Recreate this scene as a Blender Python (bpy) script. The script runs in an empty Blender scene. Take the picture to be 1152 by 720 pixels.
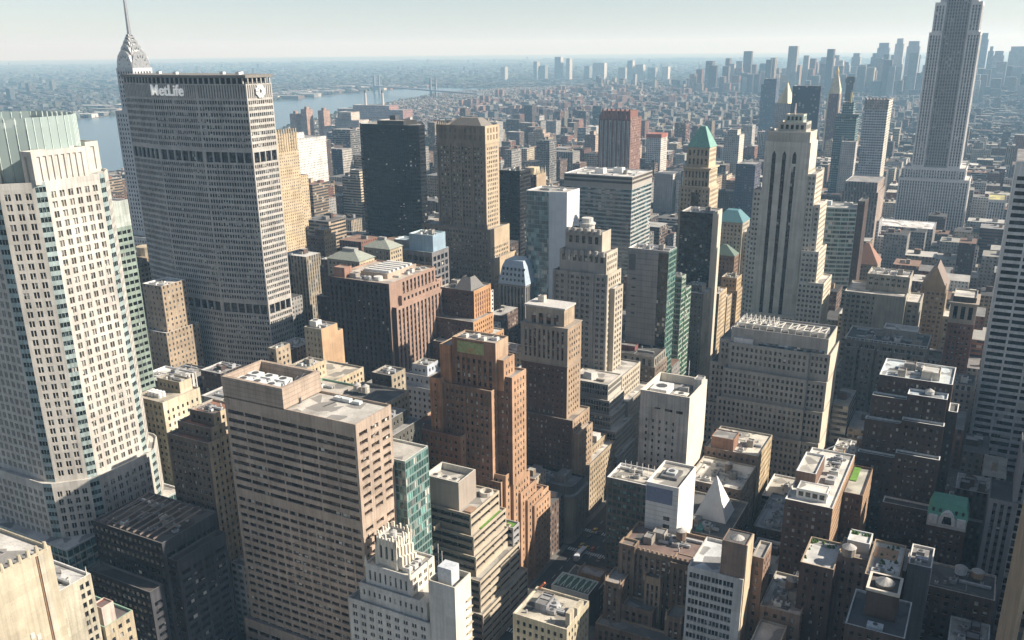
import bpy, math, random
import numpy as np
from mathutils import Vector
rad = math.radians
sc = bpy.context.scene
COL = sc.collection

# ------------------------------------------------------------------ camera, light, exposure
# world axes: +X runs west along the cross streets, +Y runs downtown along the avenues, metres
CAM_Z = 255.6
cam = bpy.data.cameras.new('camera')
cam_ob = bpy.data.objects.new('camera', cam); COL.objects.link(cam_ob); sc.camera = cam_ob
cam.sensor_fit = 'HORIZONTAL'; cam.sensor_width = 36.0
cam.lens = 36.0 * 1019.22 / 1152.0
cam.shift_y = (413.98 - 360.0) / 1152.0
cam.clip_start = 1.0; cam.clip_end = 90000.0
YAW, PITCH, ROLL = rad(28.26), rad(19.52), rad(-0.52)
_f = Vector((-math.sin(YAW) * math.cos(PITCH), math.cos(YAW) * math.cos(PITCH), -math.sin(PITCH)))
_r = Vector((math.cos(YAW), math.sin(YAW), 0)); _u = _r.cross(_f)
_r, _u = _r * math.cos(ROLL) + _u * math.sin(ROLL), _u * math.cos(ROLL) - _r * math.sin(ROLL)
from mathutils import Matrix
_m = Matrix((_r, _u, -_f)).transposed().to_4x4(); _m.translation = (0, 0, CAM_Z)
cam_ob.matrix_world = _m

SUN_EL, SUN_OFF = rad(36), rad(22)          # height of the sun; its bearing south of the cross streets
SUNV = Vector((math.cos(SUN_EL) * math.cos(SUN_OFF), math.cos(SUN_EL) * math.sin(SUN_OFF), math.sin(SUN_EL)))
w = bpy.data.worlds.new('World'); sc.world = w; w.use_nodes = True
wn = w.node_tree; bg = wn.nodes['Background']
sky = wn.nodes.new('ShaderNodeTexSky'); sky.sky_type = 'NISHITA'; sky.sun_disc = False
sky.sun_elevation = SUN_EL; sky.sun_rotation = math.atan2(SUNV.x, SUNV.y)
sky.air_density = 0.75; sky.dust_density = 0.3; sky.ozone_density = 0.7; sky.altitude = 50
hs = wn.nodes.new('ShaderNodeHueSaturation'); hs.inputs['Saturation'].default_value = 0.72; hs.inputs['Value'].default_value = 0.85   # milky summer sky
wn.links.new(sky.outputs[0], hs.inputs['Color']); wn.links.new(hs.outputs[0], bg.inputs[0]); bg.inputs[1].default_value = 0.078
sun = bpy.data.lights.new('sun', 'SUN'); sun.energy = 5.0; sun.angle = rad(0.53); sun.color = (1.0, 0.92, 0.80)
sun_ob = bpy.data.objects.new('sun', sun); COL.objects.link(sun_ob)
sun_ob.rotation_euler = SUNV.to_track_quat('Z', 'Y').to_euler(); sun_ob.location = (0, 0, 900)
HAZE = 1.0e-4                               # density of the summer haze, per metre
sc.view_settings.view_transform = 'Standard'; sc.view_settings.look = 'None'
sc.view_settings.exposure = 0.80; sc.view_settings.gamma = 1.0
sc.render.engine = 'CYCLES'
cy = sc.cycles
cy.use_denoising = True; cy.max_bounces = 5; cy.diffuse_bounces = 3; cy.glossy_bounces = 2
cy.transmission_bounces = 2; cy.volume_bounces = 3; cy.caustics_reflective = False; cy.caustics_refractive = False
cy.sample_clamp_indirect = 4.0

# ------------------------------------------------------------------ materials
MATS = {}
def _new(name):
    m = bpy.data.materials.new(name); m.use_nodes = True
    n = m.node_tree; n.nodes.clear()
    out = n.nodes.new('ShaderNodeOutputMaterial'); b = n.nodes.new('ShaderNodeBsdfPrincipled')
    n.links.new(b.outputs[0], out.inputs[0])
    return m, n, b
def _nd(n, t, **k):
    x = n.nodes.new(t)
    for a, v in k.items():
        if a.startswith('i'): x.inputs[int(a[1:])].default_value = v
        else: setattr(x, a, v)
    return x
def _math(n, op, a, b=None):
    x = n.nodes.new('ShaderNodeMath'); x.operation = op
    for i, v in enumerate((a, b)):
        if v is None: continue
        if isinstance(v, (int, float)): x.inputs[i].default_value = v
        else: n.links.new(v, x.inputs[i])
    return x.outputs[0]
def _mix(n, fac, a, b, mode='MIX'):
    x = n.nodes.new('ShaderNodeMix'); x.data_type = 'RGBA'; x.blend_type = mode
    for s, v in ((0, fac), (6, a), (7, b)):
        if isinstance(v, (int, float)): x.inputs[s].default_value = v
        elif isinstance(v, tuple): x.inputs[s].default_value = (*v[:3], 1)
        else: n.links.new(v, x.inputs[s])
    return x.outputs[2]
def _ramp(n, src, lo, hi, a=0.0, b=1.0):
    x = n.nodes.new('ShaderNodeMapRange'); n.links.new(src, x.inputs[0])
    x.inputs[1].default_value = lo; x.inputs[2].default_value = hi; x.inputs[3].default_value = a; x.inputs[4].default_value = b
    return x.outputs[0]
def _noise(n, vec, scale, detail=4, rough=.6):
    x = n.nodes.new('ShaderNodeTexNoise'); x.inputs['Scale'].default_value = scale
    x.inputs['Detail'].default_value = detail; x.inputs['Roughness'].default_value = rough
    n.links.new(vec, x.inputs['Vector']); return x.outputs['Fac']
def _pos(n): return n.nodes.new('ShaderNodeNewGeometry').outputs['Position']
def _scalev(n, v, s):
    x = n.nodes.new('ShaderNodeVectorMath'); x.operation = 'MULTIPLY'; n.links.new(v, x.inputs[0]); x.inputs[1].default_value = s
    return x.outputs[0]
def _weather(n, base, amt=.35):
    amt *= 1.35
    """mottling and rain streaks that belong to the stone"""
    p = _pos(n)
    a = _ramp(n, _noise(n, p, .06), .3, .7, 1 - amt * .6, 1 + amt * .35)
    st = _ramp(n, _noise(n, _scalev(n, p, (.9, .9, .035)), 1.0, 3), .42, .75, 1.0, 1 - amt)
    g = _ramp(n, _noise(n, p, 1.7, 2), .25, .75, 1 - amt * .3, 1 + amt * .25)
    pv = n.nodes.new('ShaderNodeVectorMath'); pv.operation = 'DIVIDE'; n.links.new(p, pv.inputs[0]); pv.inputs[1].default_value = (5.3, 5.3, 3.7)
    pf = n.nodes.new('ShaderNodeVectorMath'); pf.operation = 'FLOOR'; n.links.new(pv.outputs[0], pf.inputs[0])
    pw = n.nodes.new('ShaderNodeTexWhiteNoise'); n.links.new(pf.outputs[0], pw.inputs[0])
    f = _math(n, 'MULTIPLY', _math(n, 'MULTIPLY', _math(n, 'MULTIPLY', a, st), g), _ramp(n, pw.outputs['Value'], 0, 1, 1 - amt * .35, 1 + amt * .2))
    cmb = n.nodes.new('ShaderNodeCombineColor')
    for i in range(3): n.links.new(f, cmb.inputs[i])
    return _mix(n, 1.0, base, cmb.outputs[0], 'MULTIPLY')
def wall(c, amt=.3, rough=.88, joint=0.0):
    k = ('w', c, amt, rough, joint)
    if k not in MATS:
        m, n, b = _new('facade_stone')
        base = c
        if joint:       # horizontal courses / panel joints
            z = n.nodes.new('ShaderNodeSeparateXYZ'); n.links.new(_pos(n), z.inputs[0])
            fr = _math(n, 'FRACT', _math(n, 'DIVIDE', z.outputs[2], joint))
            base = _mix(n, _math(n, 'LESS_THAN', fr, .14), tuple(c), tuple(x * .72 for x in c))
        n.links.new(_weather(n, base, amt), b.inputs['Base Color'])
        b.inputs['Roughness'].default_value = rough; b.inputs['Specular IOR Level'].default_value = .25
        MATS[k] = m
    return MATS[k]
def glass(c=(.022, .026, .03), blinds=.22, rough=.1, spec=.5, cell=(1.7, 1.7, 1.95)):
    k = ('g', c, blinds, rough, spec, cell)
    if k not in MATS:
        m, n, b = _new('window_glass')
        v = n.nodes.new('ShaderNodeVectorMath'); v.operation = 'DIVIDE'; n.links.new(_pos(n), v.inputs[0]); v.inputs[1].default_value = cell
        fl = n.nodes.new('ShaderNodeVectorMath'); fl.operation = 'FLOOR'; n.links.new(v.outputs[0], fl.inputs[0])
        wnz = n.nodes.new('ShaderNodeTexWhiteNoise'); n.links.new(fl.outputs[0], wnz.inputs[0])
        r = _math(n, 'ADD', wnz.outputs['Value'], _ramp(n, _noise(n, fl.outputs[0], .09, 2), .3, .7, -.22, .12))
        bu = n.nodes.new('ShaderNodeBump'); bu.inputs['Strength'].default_value = .35; bu.inputs['Distance'].default_value = .5; n.links.new(_noise(n, _pos(n), .35, 3), bu.inputs['Height']); n.links.new(bu.outputs[0], b.inputs['Normal'])
        lo = _mix(n, _math(n, 'POWER', _ramp(n, r, 0, 1 - blinds), 4.0), tuple(x * .5 for x in c), tuple(min(1, x * 3.2 + .03) for x in c))
        hi = _mix(n, _ramp(n, r, 1 - blinds, 1), (.10, .10, .095), (.58, .56, .51))
        n.links.new(_mix(n, _math(n, 'GREATER_THAN', r, 1 - blinds), lo, hi), b.inputs['Base Color'])
        b.inputs['Roughness'].default_value = rough; b.inputs['Specular IOR Level'].default_value = spec
        MATS[k] = m
    return MATS[k]
def plain(c, rough=.7, metal=0.0, amt=.25):
    k = ('p', c, rough, metal, amt)
    if k not in MATS:
        m, n, b = _new('surface')
        f = _ramp(n, _noise(n, _pos(n), .8, 4), .25, .75, 1 - amt, 1 + amt)
        cmb = n.nodes.new('ShaderNodeCombineColor')
        for i in range(3): n.links.new(f, cmb.inputs[i])
        n.links.new(_mix(n, 1.0, tuple(c), cmb.outputs[0], 'MULTIPLY'), b.inputs['Base Color'])
        b.inputs['Roughness'].default_value = rough; b.inputs['Metallic'].default_value = metal
        MATS[k] = m
    return MATS[k]
def roofm(c, patch=.7):
    k = ('r', c, patch)
    if k not in MATS:
        m, n, b = _new('roof_membrane'); p = _pos(n)
        big = _ramp(n, _noise(n, p, .09, 5), .35, .68)
        pt = n.nodes.new('ShaderNodeTexVoronoi'); pt.inputs['Scale'].default_value = .16; n.links.new(p, pt.inputs['Vector'])
        sp = n.nodes.new('ShaderNodeSeparateColor'); n.links.new(pt.outputs['Color'], sp.inputs[0])
        a = _mix(n, big, tuple(x * (1 - patch * .55) for x in c), tuple(min(.8, x * (1 + patch * .25)) for x in c))
        a = _mix(n, _ramp(n, sp.outputs[0], .72, .76, 0, patch), a, (.13, .125, .12))
        a = _mix(n, _ramp(n, _noise(n, p, 1.3, 3), .55, .7, 0, patch * .6), a, (.09, .085, .08))
        n.links.new(a, b.inputs['Base Color']); b.inputs['Roughness'].default_value = .9
        MATS[k] = m
    return MATS[k]
def uvwall(ww=.5, wh=.55, gl=(.03, .034, .04), strip=0.0, blinds=.2, spec=.45):
    """windows cut into bays and floors; wall colour comes from the mesh attribute 'tint'"""
    k = ('u', ww, wh, gl, strip, blinds, spec)
    if k not in MATS:
        m, n, b = _new('windowed_facade')
        uv = n.nodes.new('ShaderNodeUVMap'); uv.uv_map = 'UVMap'
        s = n.nodes.new('ShaderNodeSeparateXYZ'); n.links.new(uv.outputs[0], s.inputs[0])
        at = n.nodes.new('ShaderNodeAttribute'); at.attribute_name = 'tint'
        def inside(x, wd): return _math(n, 'LESS_THAN', _math(n, 'ABSOLUTE', _math(n, 'SUBTRACT', _math(n, 'FRACT', x), .5)), wd / 2)
        mu, mv = inside(s.outputs[0], ww), inside(s.outputs[1], wh)
        mask = _math(n, 'MULTIPLY', mu, mv)
        fl = n.nodes.new('ShaderNodeVectorMath'); fl.operation = 'FLOOR'; n.links.new(uv.outputs[0], fl.inputs[0])
        wz = n.nodes.new('ShaderNodeTexWhiteNoise'); n.links.new(fl.outputs[0], wz.inputs[0]); r = wz.outputs['Value']
        gcol = _mix(n, _ramp(n, r, 1 - blinds, 1), tuple(gl), (.42, .4, .36))
        wcol = _weather(n, at.outputs['Color'], .28)
        if strip:
            wcol = _mix(n, _math(n, 'MULTIPLY', mu, strip), wcol, (.06, .06, .06))
        n.links.new(_mix(n, mask, wcol, gcol), b.inputs['Base Color'])
        n.links.new(_ramp(n, mask, 0, 1, .9, .16), b.inputs['Roughness'])
        b.inputs['Specular IOR Level'].default_value = spec
        MATS[k] = m
    return MATS[k]
def tinted(rough=.9):
    k = ('t', rough)
    if k not in MATS:
        m, n, b = _new('tinted_surface')
        at = n.nodes.new('ShaderNodeAttribute'); at.attribute_name = 'tint'; p = _pos(n)
        f = _ramp(n, _noise(n, p, .12, 5), .3, .7, .62, 1.12)
        g = _ramp(n, _noise(n, p, 1.1, 3), .45, .7, 1.0, .7)
        f = _math(n, 'MULTIPLY', f, g)
        cmb = n.nodes.new('ShaderNodeCombineColor')
        for i in range(3): n.links.new(f, cmb.inputs[i])
        n.links.new(_mix(n, 1.0, at.outputs['Color'], cmb.outputs[0], 'MULTIPLY'), b.inputs['Base Color'])
        b.inputs['Roughness'].default_value = rough
        MATS[k] = m
    return MATS[k]

# ------------------------------------------------------------------ mesh helpers (everything is arrays of quads)
def mk(name, Q, mats, parent=None, org=(0, 0, 0), mi=None, uv=None, tint=None):
    """Q: (k,4,3) quads in world metres; org: where the object's origin sits"""
    Q = np.asarray(Q, dtype=np.float64).reshape(-1, 4, 3); k = len(Q)
    me = bpy.data.meshes.new(name)
    me.vertices.add(4 * k); me.vertices.foreach_set('co', (Q.reshape(-1, 3) - np.array(org)).astype(np.float32).ravel())
    me.loops.add(4 * k); me.loops.foreach_set('vertex_index', np.arange(4 * k, dtype=np.int32))
    me.polygons.add(k); me.polygons.foreach_set('loop_start', np.arange(0, 4 * k, 4, dtype=np.int32))
    try: me.polygons.foreach_set('loop_total', np.full(k, 4, dtype=np.int32))
    except Exception: pass
    for m in (mats if isinstance(mats, (list, tuple)) else [mats]): me.materials.append(m)
    if mi is not None: me.polygons.foreach_set('material_index', np.asarray(mi, dtype=np.int32))
    if uv is not None:
        l = me.uv_layers.new(name='UVMap'); l.data.foreach_set('uv', np.asarray(uv, dtype=np.float32).reshape(-1))
    if tint is not None:
        a = me.attributes.new('tint', 'FLOAT_COLOR', 'CORNER')
        t = np.ones((k, 4, 4), dtype=np.float32); t[..., :3] = np.asarray(tint, dtype=np.float32).reshape(-1, 1, 3)
        a.data.foreach_set('color', t.ravel())
    me.update(calc_edges=True); me.validate()
    o = bpy.data.objects.new(name, me); COL.objects.link(o)
    if parent is not None:
        o.parent = parent; o.location = Vector(org) - parent.location
    else: o.location = org
    return o
def tag(o, label=None, cat=None, group=None, kind=None):
    if label: o['label'] = label
    if cat: o['category'] = cat
    if group: o['group'] = group
    if kind: o['kind'] = kind
    return o
def empty(name, loc):
    o = bpy.data.objects.new(name, None); o.location = loc; o.empty_display_size = 5; COL.objects.link(o); return o

def rect(E, W, N, S): return [(E, N), (W, N), (W, S), (E, S)]       # counter-clockwise seen from above
def inset(poly, d):
    P = np.array(poly, float); n = len(P); out = []
    for i in range(n):
        a, b, c = P[i - 1], P[i], P[(i + 1) % n]
        d1 = (b - a) / np.linalg.norm(b - a); d2 = (c - b) / np.linalg.norm(c - b)
        n1 = np.array([-d1[1], d1[0]]); n2 = np.array([-d2[1], d2[0]])
        bis = n1 + n2; q = bis.dot(bis)
        out.append(tuple(b + bis * (2 * d / q) if q > 1e-6 else b + n1 * d))
    return out
def sides(p0, z0, p1=None, z1=None):
    """quads between two rings with the same number of points"""
    p1 = p0 if p1 is None else p1; n = len(p0); Q = []
    for i in range(n):
        j = (i + 1) % n
        Q.append([(*p0[i], z0), (*p0[j], z0), (*p1[j], z1), (*p1[i], z1)])
    return Q
def cap(p, z):
    n = len(p); Q = []; i = 1
    while i < n - 1:
        if i + 2 < n: Q.append([(*p[0], z), (*p[i], z), (*p[i + 1], z), (*p[i + 2], z)]); i += 2
        else:
            a, b, c = p[0], p[i], p[i + 1]; m = ((b[0] + c[0]) / 2, (b[1] + c[1]) / 2)
            Q.append([(*a, z), (*b, z), (*m, z), (*c, z)]); i += 1
    return Q
def boxq(E, W, N, S, z0, z1): p = rect(E, W, N, S); return sides(p, z0, p, z1) + cap(p, z1)
def ring(cx, cy, r, n=12, a0=0.0): return [(cx + r * math.cos(a0 + 2 * math.pi * i / n), cy + r * math.sin(a0 + 2 * math.pi * i / n)) for i in range(n)]
def cyl(cx, cy, r, z0, z1, n=12, r1=None): a = ring(cx, cy, r, n); b = ring(cx, cy, r if r1 is None else r1, n); return sides(a, z0, b, z1) + cap(b, z1)
def bar(a, b, r):
    """square bar from a to b"""
    a, b = Vector(a), Vector(b); d = (b - a).normalized()
    s = d.cross(Vector((0, 0, 1))); s = s.normalized() if s.length > 1e-4 else Vector((1, 0, 0)); t = d.cross(s)
    c = [s * r + t * r, -s * r + t * r, -s * r - t * r, s * r - t * r]; Q = []
    for i in range(4):
        j = (i + 1) % 4; Q.append([tuple(a + c[i]), tuple(a + c[j]), tuple(b + c[j]), tuple(b + c[i])])
    Q.append([tuple(b + x) for x in c]); Q.append([tuple(a + x) for x in c[::-1]])
    return Q

# ------------------------------------------------------------------ facades
class St:
    """one facade pattern: kind punch | strip | blank | uv"""
    def __init__(s, kind='punch', bay=3.2, fl=3.7, ww=.5, wh=.55, d=.45, ml=.8, mr=.8, mt=1.6, mb=0.0, grp=1, skip=None,
                 wall=None, trim=None, glass=None, uvm=None, tint=(.4, .36, .3)):
        s.__dict__.update(locals()); del s.__dict__['s']
    def but(s, **k):
        d = {a: v for a, v in s.__dict__.items()}; d.update(k); return St(**d)
def facade(p0, p1, z0, z1, st):
    """returns wall quads, material index, pane quads for one flat face; outward side is right of p0->p1"""
    p0 = np.array(p0, float); p1 = np.array(p1, float); L = np.linalg.norm(p1 - p0); u = (p1 - p0) / L; n = np.array([u[1], -u[0]])
    def R(a, b, v0, v1, d0=0.0, d1=None):
        a, b, v0, v1 = np.broadcast_arrays(*[np.asarray(x, float) for x in (a, b, v0, v1)])
        a, b, v0, v1 = a.ravel(), b.ravel(), v0.ravel(), v1.ravel(); k = len(a); Q = np.empty((k, 4, 3))
        d1 = d0 if d1 is None else d1
        for c, (uu, vv, dd) in enumerate(((a, v0, d0), (b, v0, d1), (b, v1, d1), (a, v1, d0))):
            Q[:, c, 0] = p0[0] + u[0] * uu - n[0] * dd; Q[:, c, 1] = p0[1] + u[1] * uu - n[1] * dd; Q[:, c, 2] = vv
        return Q
    none = np.empty((0, 4, 3))
    nf = int((z1 - z0 - st.mt - st.mb) / st.fl + 1e-6)
    if st.kind == 'blank' or nf < 1 or L - st.ml - st.mr < st.bay * .6:
        return R(0, L, z0, z1), np.zeros(1, int), none
    nb = max(1, round((L - st.ml - st.mr) / st.bay)); b = (L - st.ml - st.mr) / nb
    c = st.ml + b * (np.arange(nb) + .5); h = st.ww * b / 2
    if st.grp == 1: ua, ub = c - h, c + h
    else:
        g = st.grp; wd = 2 * h / g; gap = wd * .16
        ua = (c[:, None] - h + wd * np.arange(g) + gap / 2).ravel(); ub = ua + wd - gap
    zt = z1 - st.mt
    fv1 = zt - st.fl * np.arange(nf) - st.fl * (1 - st.wh) * .5; fv0 = fv1 - st.wh * st.fl
    if st.skip:
        keep = [i for i in range(nf) if i not in st.skip]; fv0, fv1 = fv0[keep], fv1[keep]
    pa = np.concatenate([[0], ub]); pb = np.concatenate([ua, [L]])
    W, M = [], []
    def add(q, m=0): W.append(q); M.append(np.full(len(q), m))
    U0, V0 = np.meshgrid(ua, fv0); U1, V1 = np.meshgrid(ub, fv1)
    if st.kind == 'punch':
        sp0 = np.concatenate([fv1, [z0]]); sp1 = np.concatenate([[z1], fv0])
        # order: rows run from the top down
        add(R(0, L, sp0, sp1))
        A, B0 = np.meshgrid(pa, fv0); A1, B1 = np.meshgrid(pb, fv1); add(R(A, A1, B0, B1))
        add(R(U0, U0, V0, V1, 0, st.d)); add(R(U1, U1, V0, V1, st.d, 0))
        k = U0.size
        for vv in (V0, V1):
            q = R(U0, U1, vv, vv); q[:, 2:, 0] -= n[0] * st.d; q[:, 2:, 1] -= n[1] * st.d; add(q, 1 if vv is V0 else 0)
        P = R(U0, U1, V0, V1, st.d)
    else:
        zb = fv0[-1]; zt2 = fv1[0]
        add(R(0, L, zt2, z1)); add(R(0, L, z0, zb)); add(R(pa, pb, zb, zt2))
        add(R(ua, ua, zb, zt2, 0, st.d)); add(R(ub, ub, zb, zt2, st.d, 0))
        q = R(ua, ub, zt2, zt2); q[:, 2:, 0] -= n[0] * st.d; q[:, 2:, 1] -= n[1] * st.d; add(q)
        q = R(ua, ub, zb, zb); q[:, 2:, 0] -= n[0] * st.d; q[:, 2:, 1] -= n[1] * st.d; add(q)
        if len(fv0) > 1:
            A, B0 = np.meshgrid(ua, fv1[1:]); A1, B1 = np.meshgrid(ub, fv0[:-1]); add(R(A, A1, B0, B1, st.d * .7), 1)
        P = R(U0, U1, V0, V1, st.d)
    return np.concatenate(W), np.concatenate(M), P
def uvfaces(poly, z0, z1, bay, fl, off=0.0):
    Q = sides(poly, z0, poly, z1); UV = []
    for q in Q:
        L = math.dist(q[0][:2], q[1][:2]); nb = max(1, round(L / bay)); nf = (z1 - z0) / fl; b = off - int(nf) - 1
        UV.append([(off, b + int(nf) + .85 - nf), (off + nb, b + int(nf) + .85 - nf), (off + nb, b + int(nf) + .85), (off, b + int(nf) + .85)])
        off += nb + 7
    return Q, UV

FEET = []
class Bld:
    """one building: an Empty on the pavement, its walls, windows, roofs and roof plant as children"""
    def __init__(s, name, label, at, cat='building', group=None, panes=0, seed=1):
        s.o = empty(name, (at[0], at[1], 0)); tag(s.o, label, cat, group)
        s.panes = panes; s.P = []; s.W = {}; s.R = {}; s.rng = random.Random(seed); s.foot = []
    def part(s, name, Q, mats, org=None, label=None, **k):
        Q = np.asarray(Q, float); org = org or tuple(np.append(Q.reshape(-1, 3)[:, :2].mean(0), Q.reshape(-1, 3)[:, 2].min()))
        o = mk(name, Q, mats, s.o, org, **k)
        if label: o['label'] = label
        return o
    def sub(s, par, name, Q, mats, **k):
        Q = np.asarray(Q, float); org = tuple(Q.reshape(-1, 3).mean(0))
        o = mk(name, Q, mats, None, org, **k); o.parent = par; o.location = Vector(org) - par.location - s.o.location
        return o
    def tier(s, poly, z0, z1, st, roof=(.3, .29, .28), par=1.0, name='wall', faces=None, cope=None, thick=.45):
        """faces: {edge index: style} to override; edge 0 = north, 1 = west, 2 = south, 3 = east on a rect"""
        if len(poly) == 4 and not isinstance(poly[0], tuple): poly = rect(*poly)
        s.foot.append((poly, z0, z1)); FEET.append((s.o.name, poly, z0, z1))
        n = len(poly); Qs, Ms, UVs, Ts, mats = [], [], [], [], []
        def slot(m):
            m = m or mats[0]
            if m not in mats: mats.append(m)
            return mats.index(m)
        for i in range(n):
            e = (faces or {}).get(i, st); a, b = poly[i], poly[(i + 1) % n]
            if e.kind == 'uv':
                Q, UV = uvfaces([a, b], z0, z1, e.bay, e.fl, s.rng.randint(0, 900))
                Qs.append(np.array(Q[:1])); Ms.append([slot(e.uvm)]); UVs.append(np.array(UV[:1])); Ts.append([e.tint]); continue
            q, m, p = facade(a, b, z0, z1, e); k0 = slot(e.wall); k1 = slot(e.trim or e.wall)
            Qs.append(q); Ms.append(np.where(m == 0, k0, k1)); UVs.append(np.zeros((len(q), 4, 2))); Ts.append(np.full((len(q), 3), .4))
            if len(p): s.P.append((p, e, np.array([(b[1] - a[1]), -(b[0] - a[0])])))
        ctr = (sum(p[0] for p in poly) / n, sum(p[1] for p in poly) / n, z0); uvk = {}
        if any(m.name.startswith('windowed') for m in mats): uvk = dict(uv=np.concatenate(UVs), tint=np.concatenate(Ts))
        s.part(name, np.concatenate(Qs), mats, ctr, mi=np.concatenate(Ms), **uvk)
        if par is not None:
            r = inset(poly, thick); wm = cope or (st.trim if st.kind != 'uv' and st.trim else None) or plain(tuple(min(.6, x * 1.25 + .04) for x in roof), .85)
            zz = z1 - par; c = cap(r, zz); q = c + sides(r[::-1], zz, r[::-1], z1) + sides(poly, z1, r, z1)
            s.part('roof', q, [roofm(roof), wm], ctr, mi=[0] * len(c) + [1] * (len(q) - len(c)))
    def unit(s, x, y, z, w=2.5, d=2.0, h=1.6, c=(.5, .5, .48)):
        q = boxq(x - w / 2, x + w / 2, y - d / 2, y + d / 2, z, z + h)
        o = s.part('ventilation_unit', q, plain(c, .55, .0))
        f = cyl(x, y, min(w, d) * .32, z + h, z + h + .25, 8)
        s.sub(o, 'fan', f, plain((.08, .08, .08), .6))
    def bulkhead(s, E, W, N, S, z0, z1, m, roof=(.3, .3, .3)):
        p = rect(E, W, N, S); q = sides(p, z0, p, z1); c = cap(inset(p, .25), z1 - .5) + sides(inset(p, .25)[::-1], z1 - .5, inset(p, .25)[::-1], z1) + sides(p, z1, inset(p, .25), z1)
        s.part('stair_bulkhead', q + c, [m, roofm(roof)], mi=[0] * 4 + [1] + [0] * (len(c) - 1))
    def tank(s, x, y, z, r=1.9, h=3.6, legs=2.2, c=(.2, .14, .1)):
        q = cyl(x, y, r, z + legs, z + legs + h, 12); t = sides(ring(x, y, r * 1.08, 12), z + legs + h, ring(x, y, .15, 12), z + legs + h + r * .62)
        g = []
        for dx, dy in ((1, 1), (1, -1), (-1, 1), (-1, -1)): g += bar((x + dx * r * .6, y + dy * r * .6, z), (x + dx * r * .6, y + dy * r * .6, z + legs), .14)
        o = s.part('water_tank', q, plain(c, .85)); s.sub(o, 'conical_lid', t, plain((.36, .35, .33), .8)); s.sub(o, 'tank_stand', g, plain((.1, .1, .1), .7))
    def clutter(s, E, W, N, S, z, n=5, tank=0, wallm=None):
        g = s.rng; m = wallm or wall((.36, .33, .29))
        if W - E < 5 or S - N < 5: n = min(n, 2)
        if W - E > 8 and S - N > 8:
            q = []; x0, y0 = g.uniform(E + 1.5, W - 1.5), g.uniform(N + 1.5, S - 1.5)
            for i in range(3):
                x1, y1 = g.uniform(E + 1.2, W - 1.2), g.uniform(N + 1.2, S - 1.2); q += bar((x0, y0, z + .35), (x1, y0, z + .35), .13) + bar((x1, y0, z + .35), (x1, y1, z + .35), .13); x0, y0 = x1, y1
            s.part('roof_pipe', q, plain((.27, .26, .25), .6))
            for i in range(3):
                x0, y0 = g.uniform(E + 1.5, W - 1.5), g.uniform(N + 1.5, S - 1.5); s.part('vent_pipe', cyl(x0, y0, g.uniform(.2, .5), z, z + g.uniform(.8, 1.8), 6), plain((.4, .39, .37), .6))
            for i in range(2):
                x0, y0 = g.uniform(E + 2, W - 4), g.uniform(N + 2, S - 4); s.part('tar_patch', [[(x0 - 2, y0 - 1, z + .03), (x0 + g.uniform(0, 3), y0 - 1.6, z + .03), (x0 + g.uniform(1, 4), y0 + g.uniform(1, 3), z + .03), (x0 - 1.4, y0 + g.uniform(.6, 2.6), z + .03)]], plain((.09, .088, .085), .95))
        for i in range(int(n * 1.7)):
            t = g.random(); x, y = g.uniform(E + 2, W - 2), g.uniform(N + 2, S - 2)
            if t < .2 and W - E > 9 and S - N > 9:
                a, b, h = g.uniform(3, 6), g.uniform(3, 5), g.uniform(2.6, 4.2)
                x, y = min(x, W - a / 2 - .8), min(y, S - b / 2 - .8); x, y = max(x, E + a / 2 + .8), max(y, N + b / 2 + .8)
                s.bulkhead(x - a / 2, x + a / 2, y - b / 2, y + b / 2, z, z + h, m)
            elif t < .4:
                l = g.uniform(4, min(12, max(4.5, W - E - 3))); x = max(E + l / 2 + .6, min(x, W - l / 2 - .6))
                s.part('duct', boxq(x - l / 2, x + l / 2, y - .5, y + .5, z + .3, z + 1.3), plain((.46, .47, .48), .45, .3))
            else:
                k = g.choice([.45, .55, .7, .9, 1.2, 1.5]); s.unit(x, y, z, 2.4 * k, 2 * k, 1.5 * k, g.choice([(.55, .55, .53), (.4, .41, .42), (.62, .6, .55), (.28, .28, .28)]))
        for i in range(tank):
            s.tank(g.uniform(E + 3, W - 3), g.uniform(N + 3, S - 3), z)
    def done(s):
        ox, oy = s.o.location.x, s.o.location.y
        # windows: the hundred that show largest each an object of its own, the rest of them one part
        cand = []; byg = {}
        for gi, (p, e, nrm) in enumerate(s.P):
            mid = p.mean(axis=(0, 1)); see = nrm @ (np.array([0., 0.]) - mid[:2]) > 0
            byg.setdefault(id(e.glass), [e.glass, []])
            ctr = p.mean(axis=1)
            wid = np.linalg.norm(p[:, 1] - p[:, 0], axis=1) * np.linalg.norm(p[:, 3] - p[:, 0], axis=1)
            dd = np.linalg.norm(ctr - np.array([0, 0, CAM_Z]), axis=1); nn = nrm / np.linalg.norm(nrm)
            fac = np.abs((ctr[:, :2] @ nn)) / dd
            sc_ = wid * fac / dd ** 2 if see else np.zeros(len(p))
            for k in range(len(p)): cand.append((sc_[k], gi, k))
        pick = set()
        if s.panes and cand:
            cand.sort(reverse=True); few = len(cand) <= s.panes
            pick = {(g, k) for (v, g, k) in cand[:s.panes] if v > 0 or few}
        shared = {}
        for gi, (p, e, nrm) in enumerate(s.P):
            rest = [k for k in range(len(p)) if (gi, k) not in pick]
            if rest: byg[id(e.glass)][1].append(p[rest])
            for k in range(len(p)):
                if (gi, k) not in pick: continue
                c = p[k].mean(0); loc = p[k] - c; key = (id(e.glass), tuple(np.round(loc.ravel(), 3)))
                if key not in shared:
                    o = mk('window', p[k][None], e.glass, s.o, tuple(c)); shared[key] = o.data
                else:
                    o = bpy.data.objects.new('window', shared[key]); COL.objects.link(o); o.parent = s.o; o.location = Vector(c) - s.o.location
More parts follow.
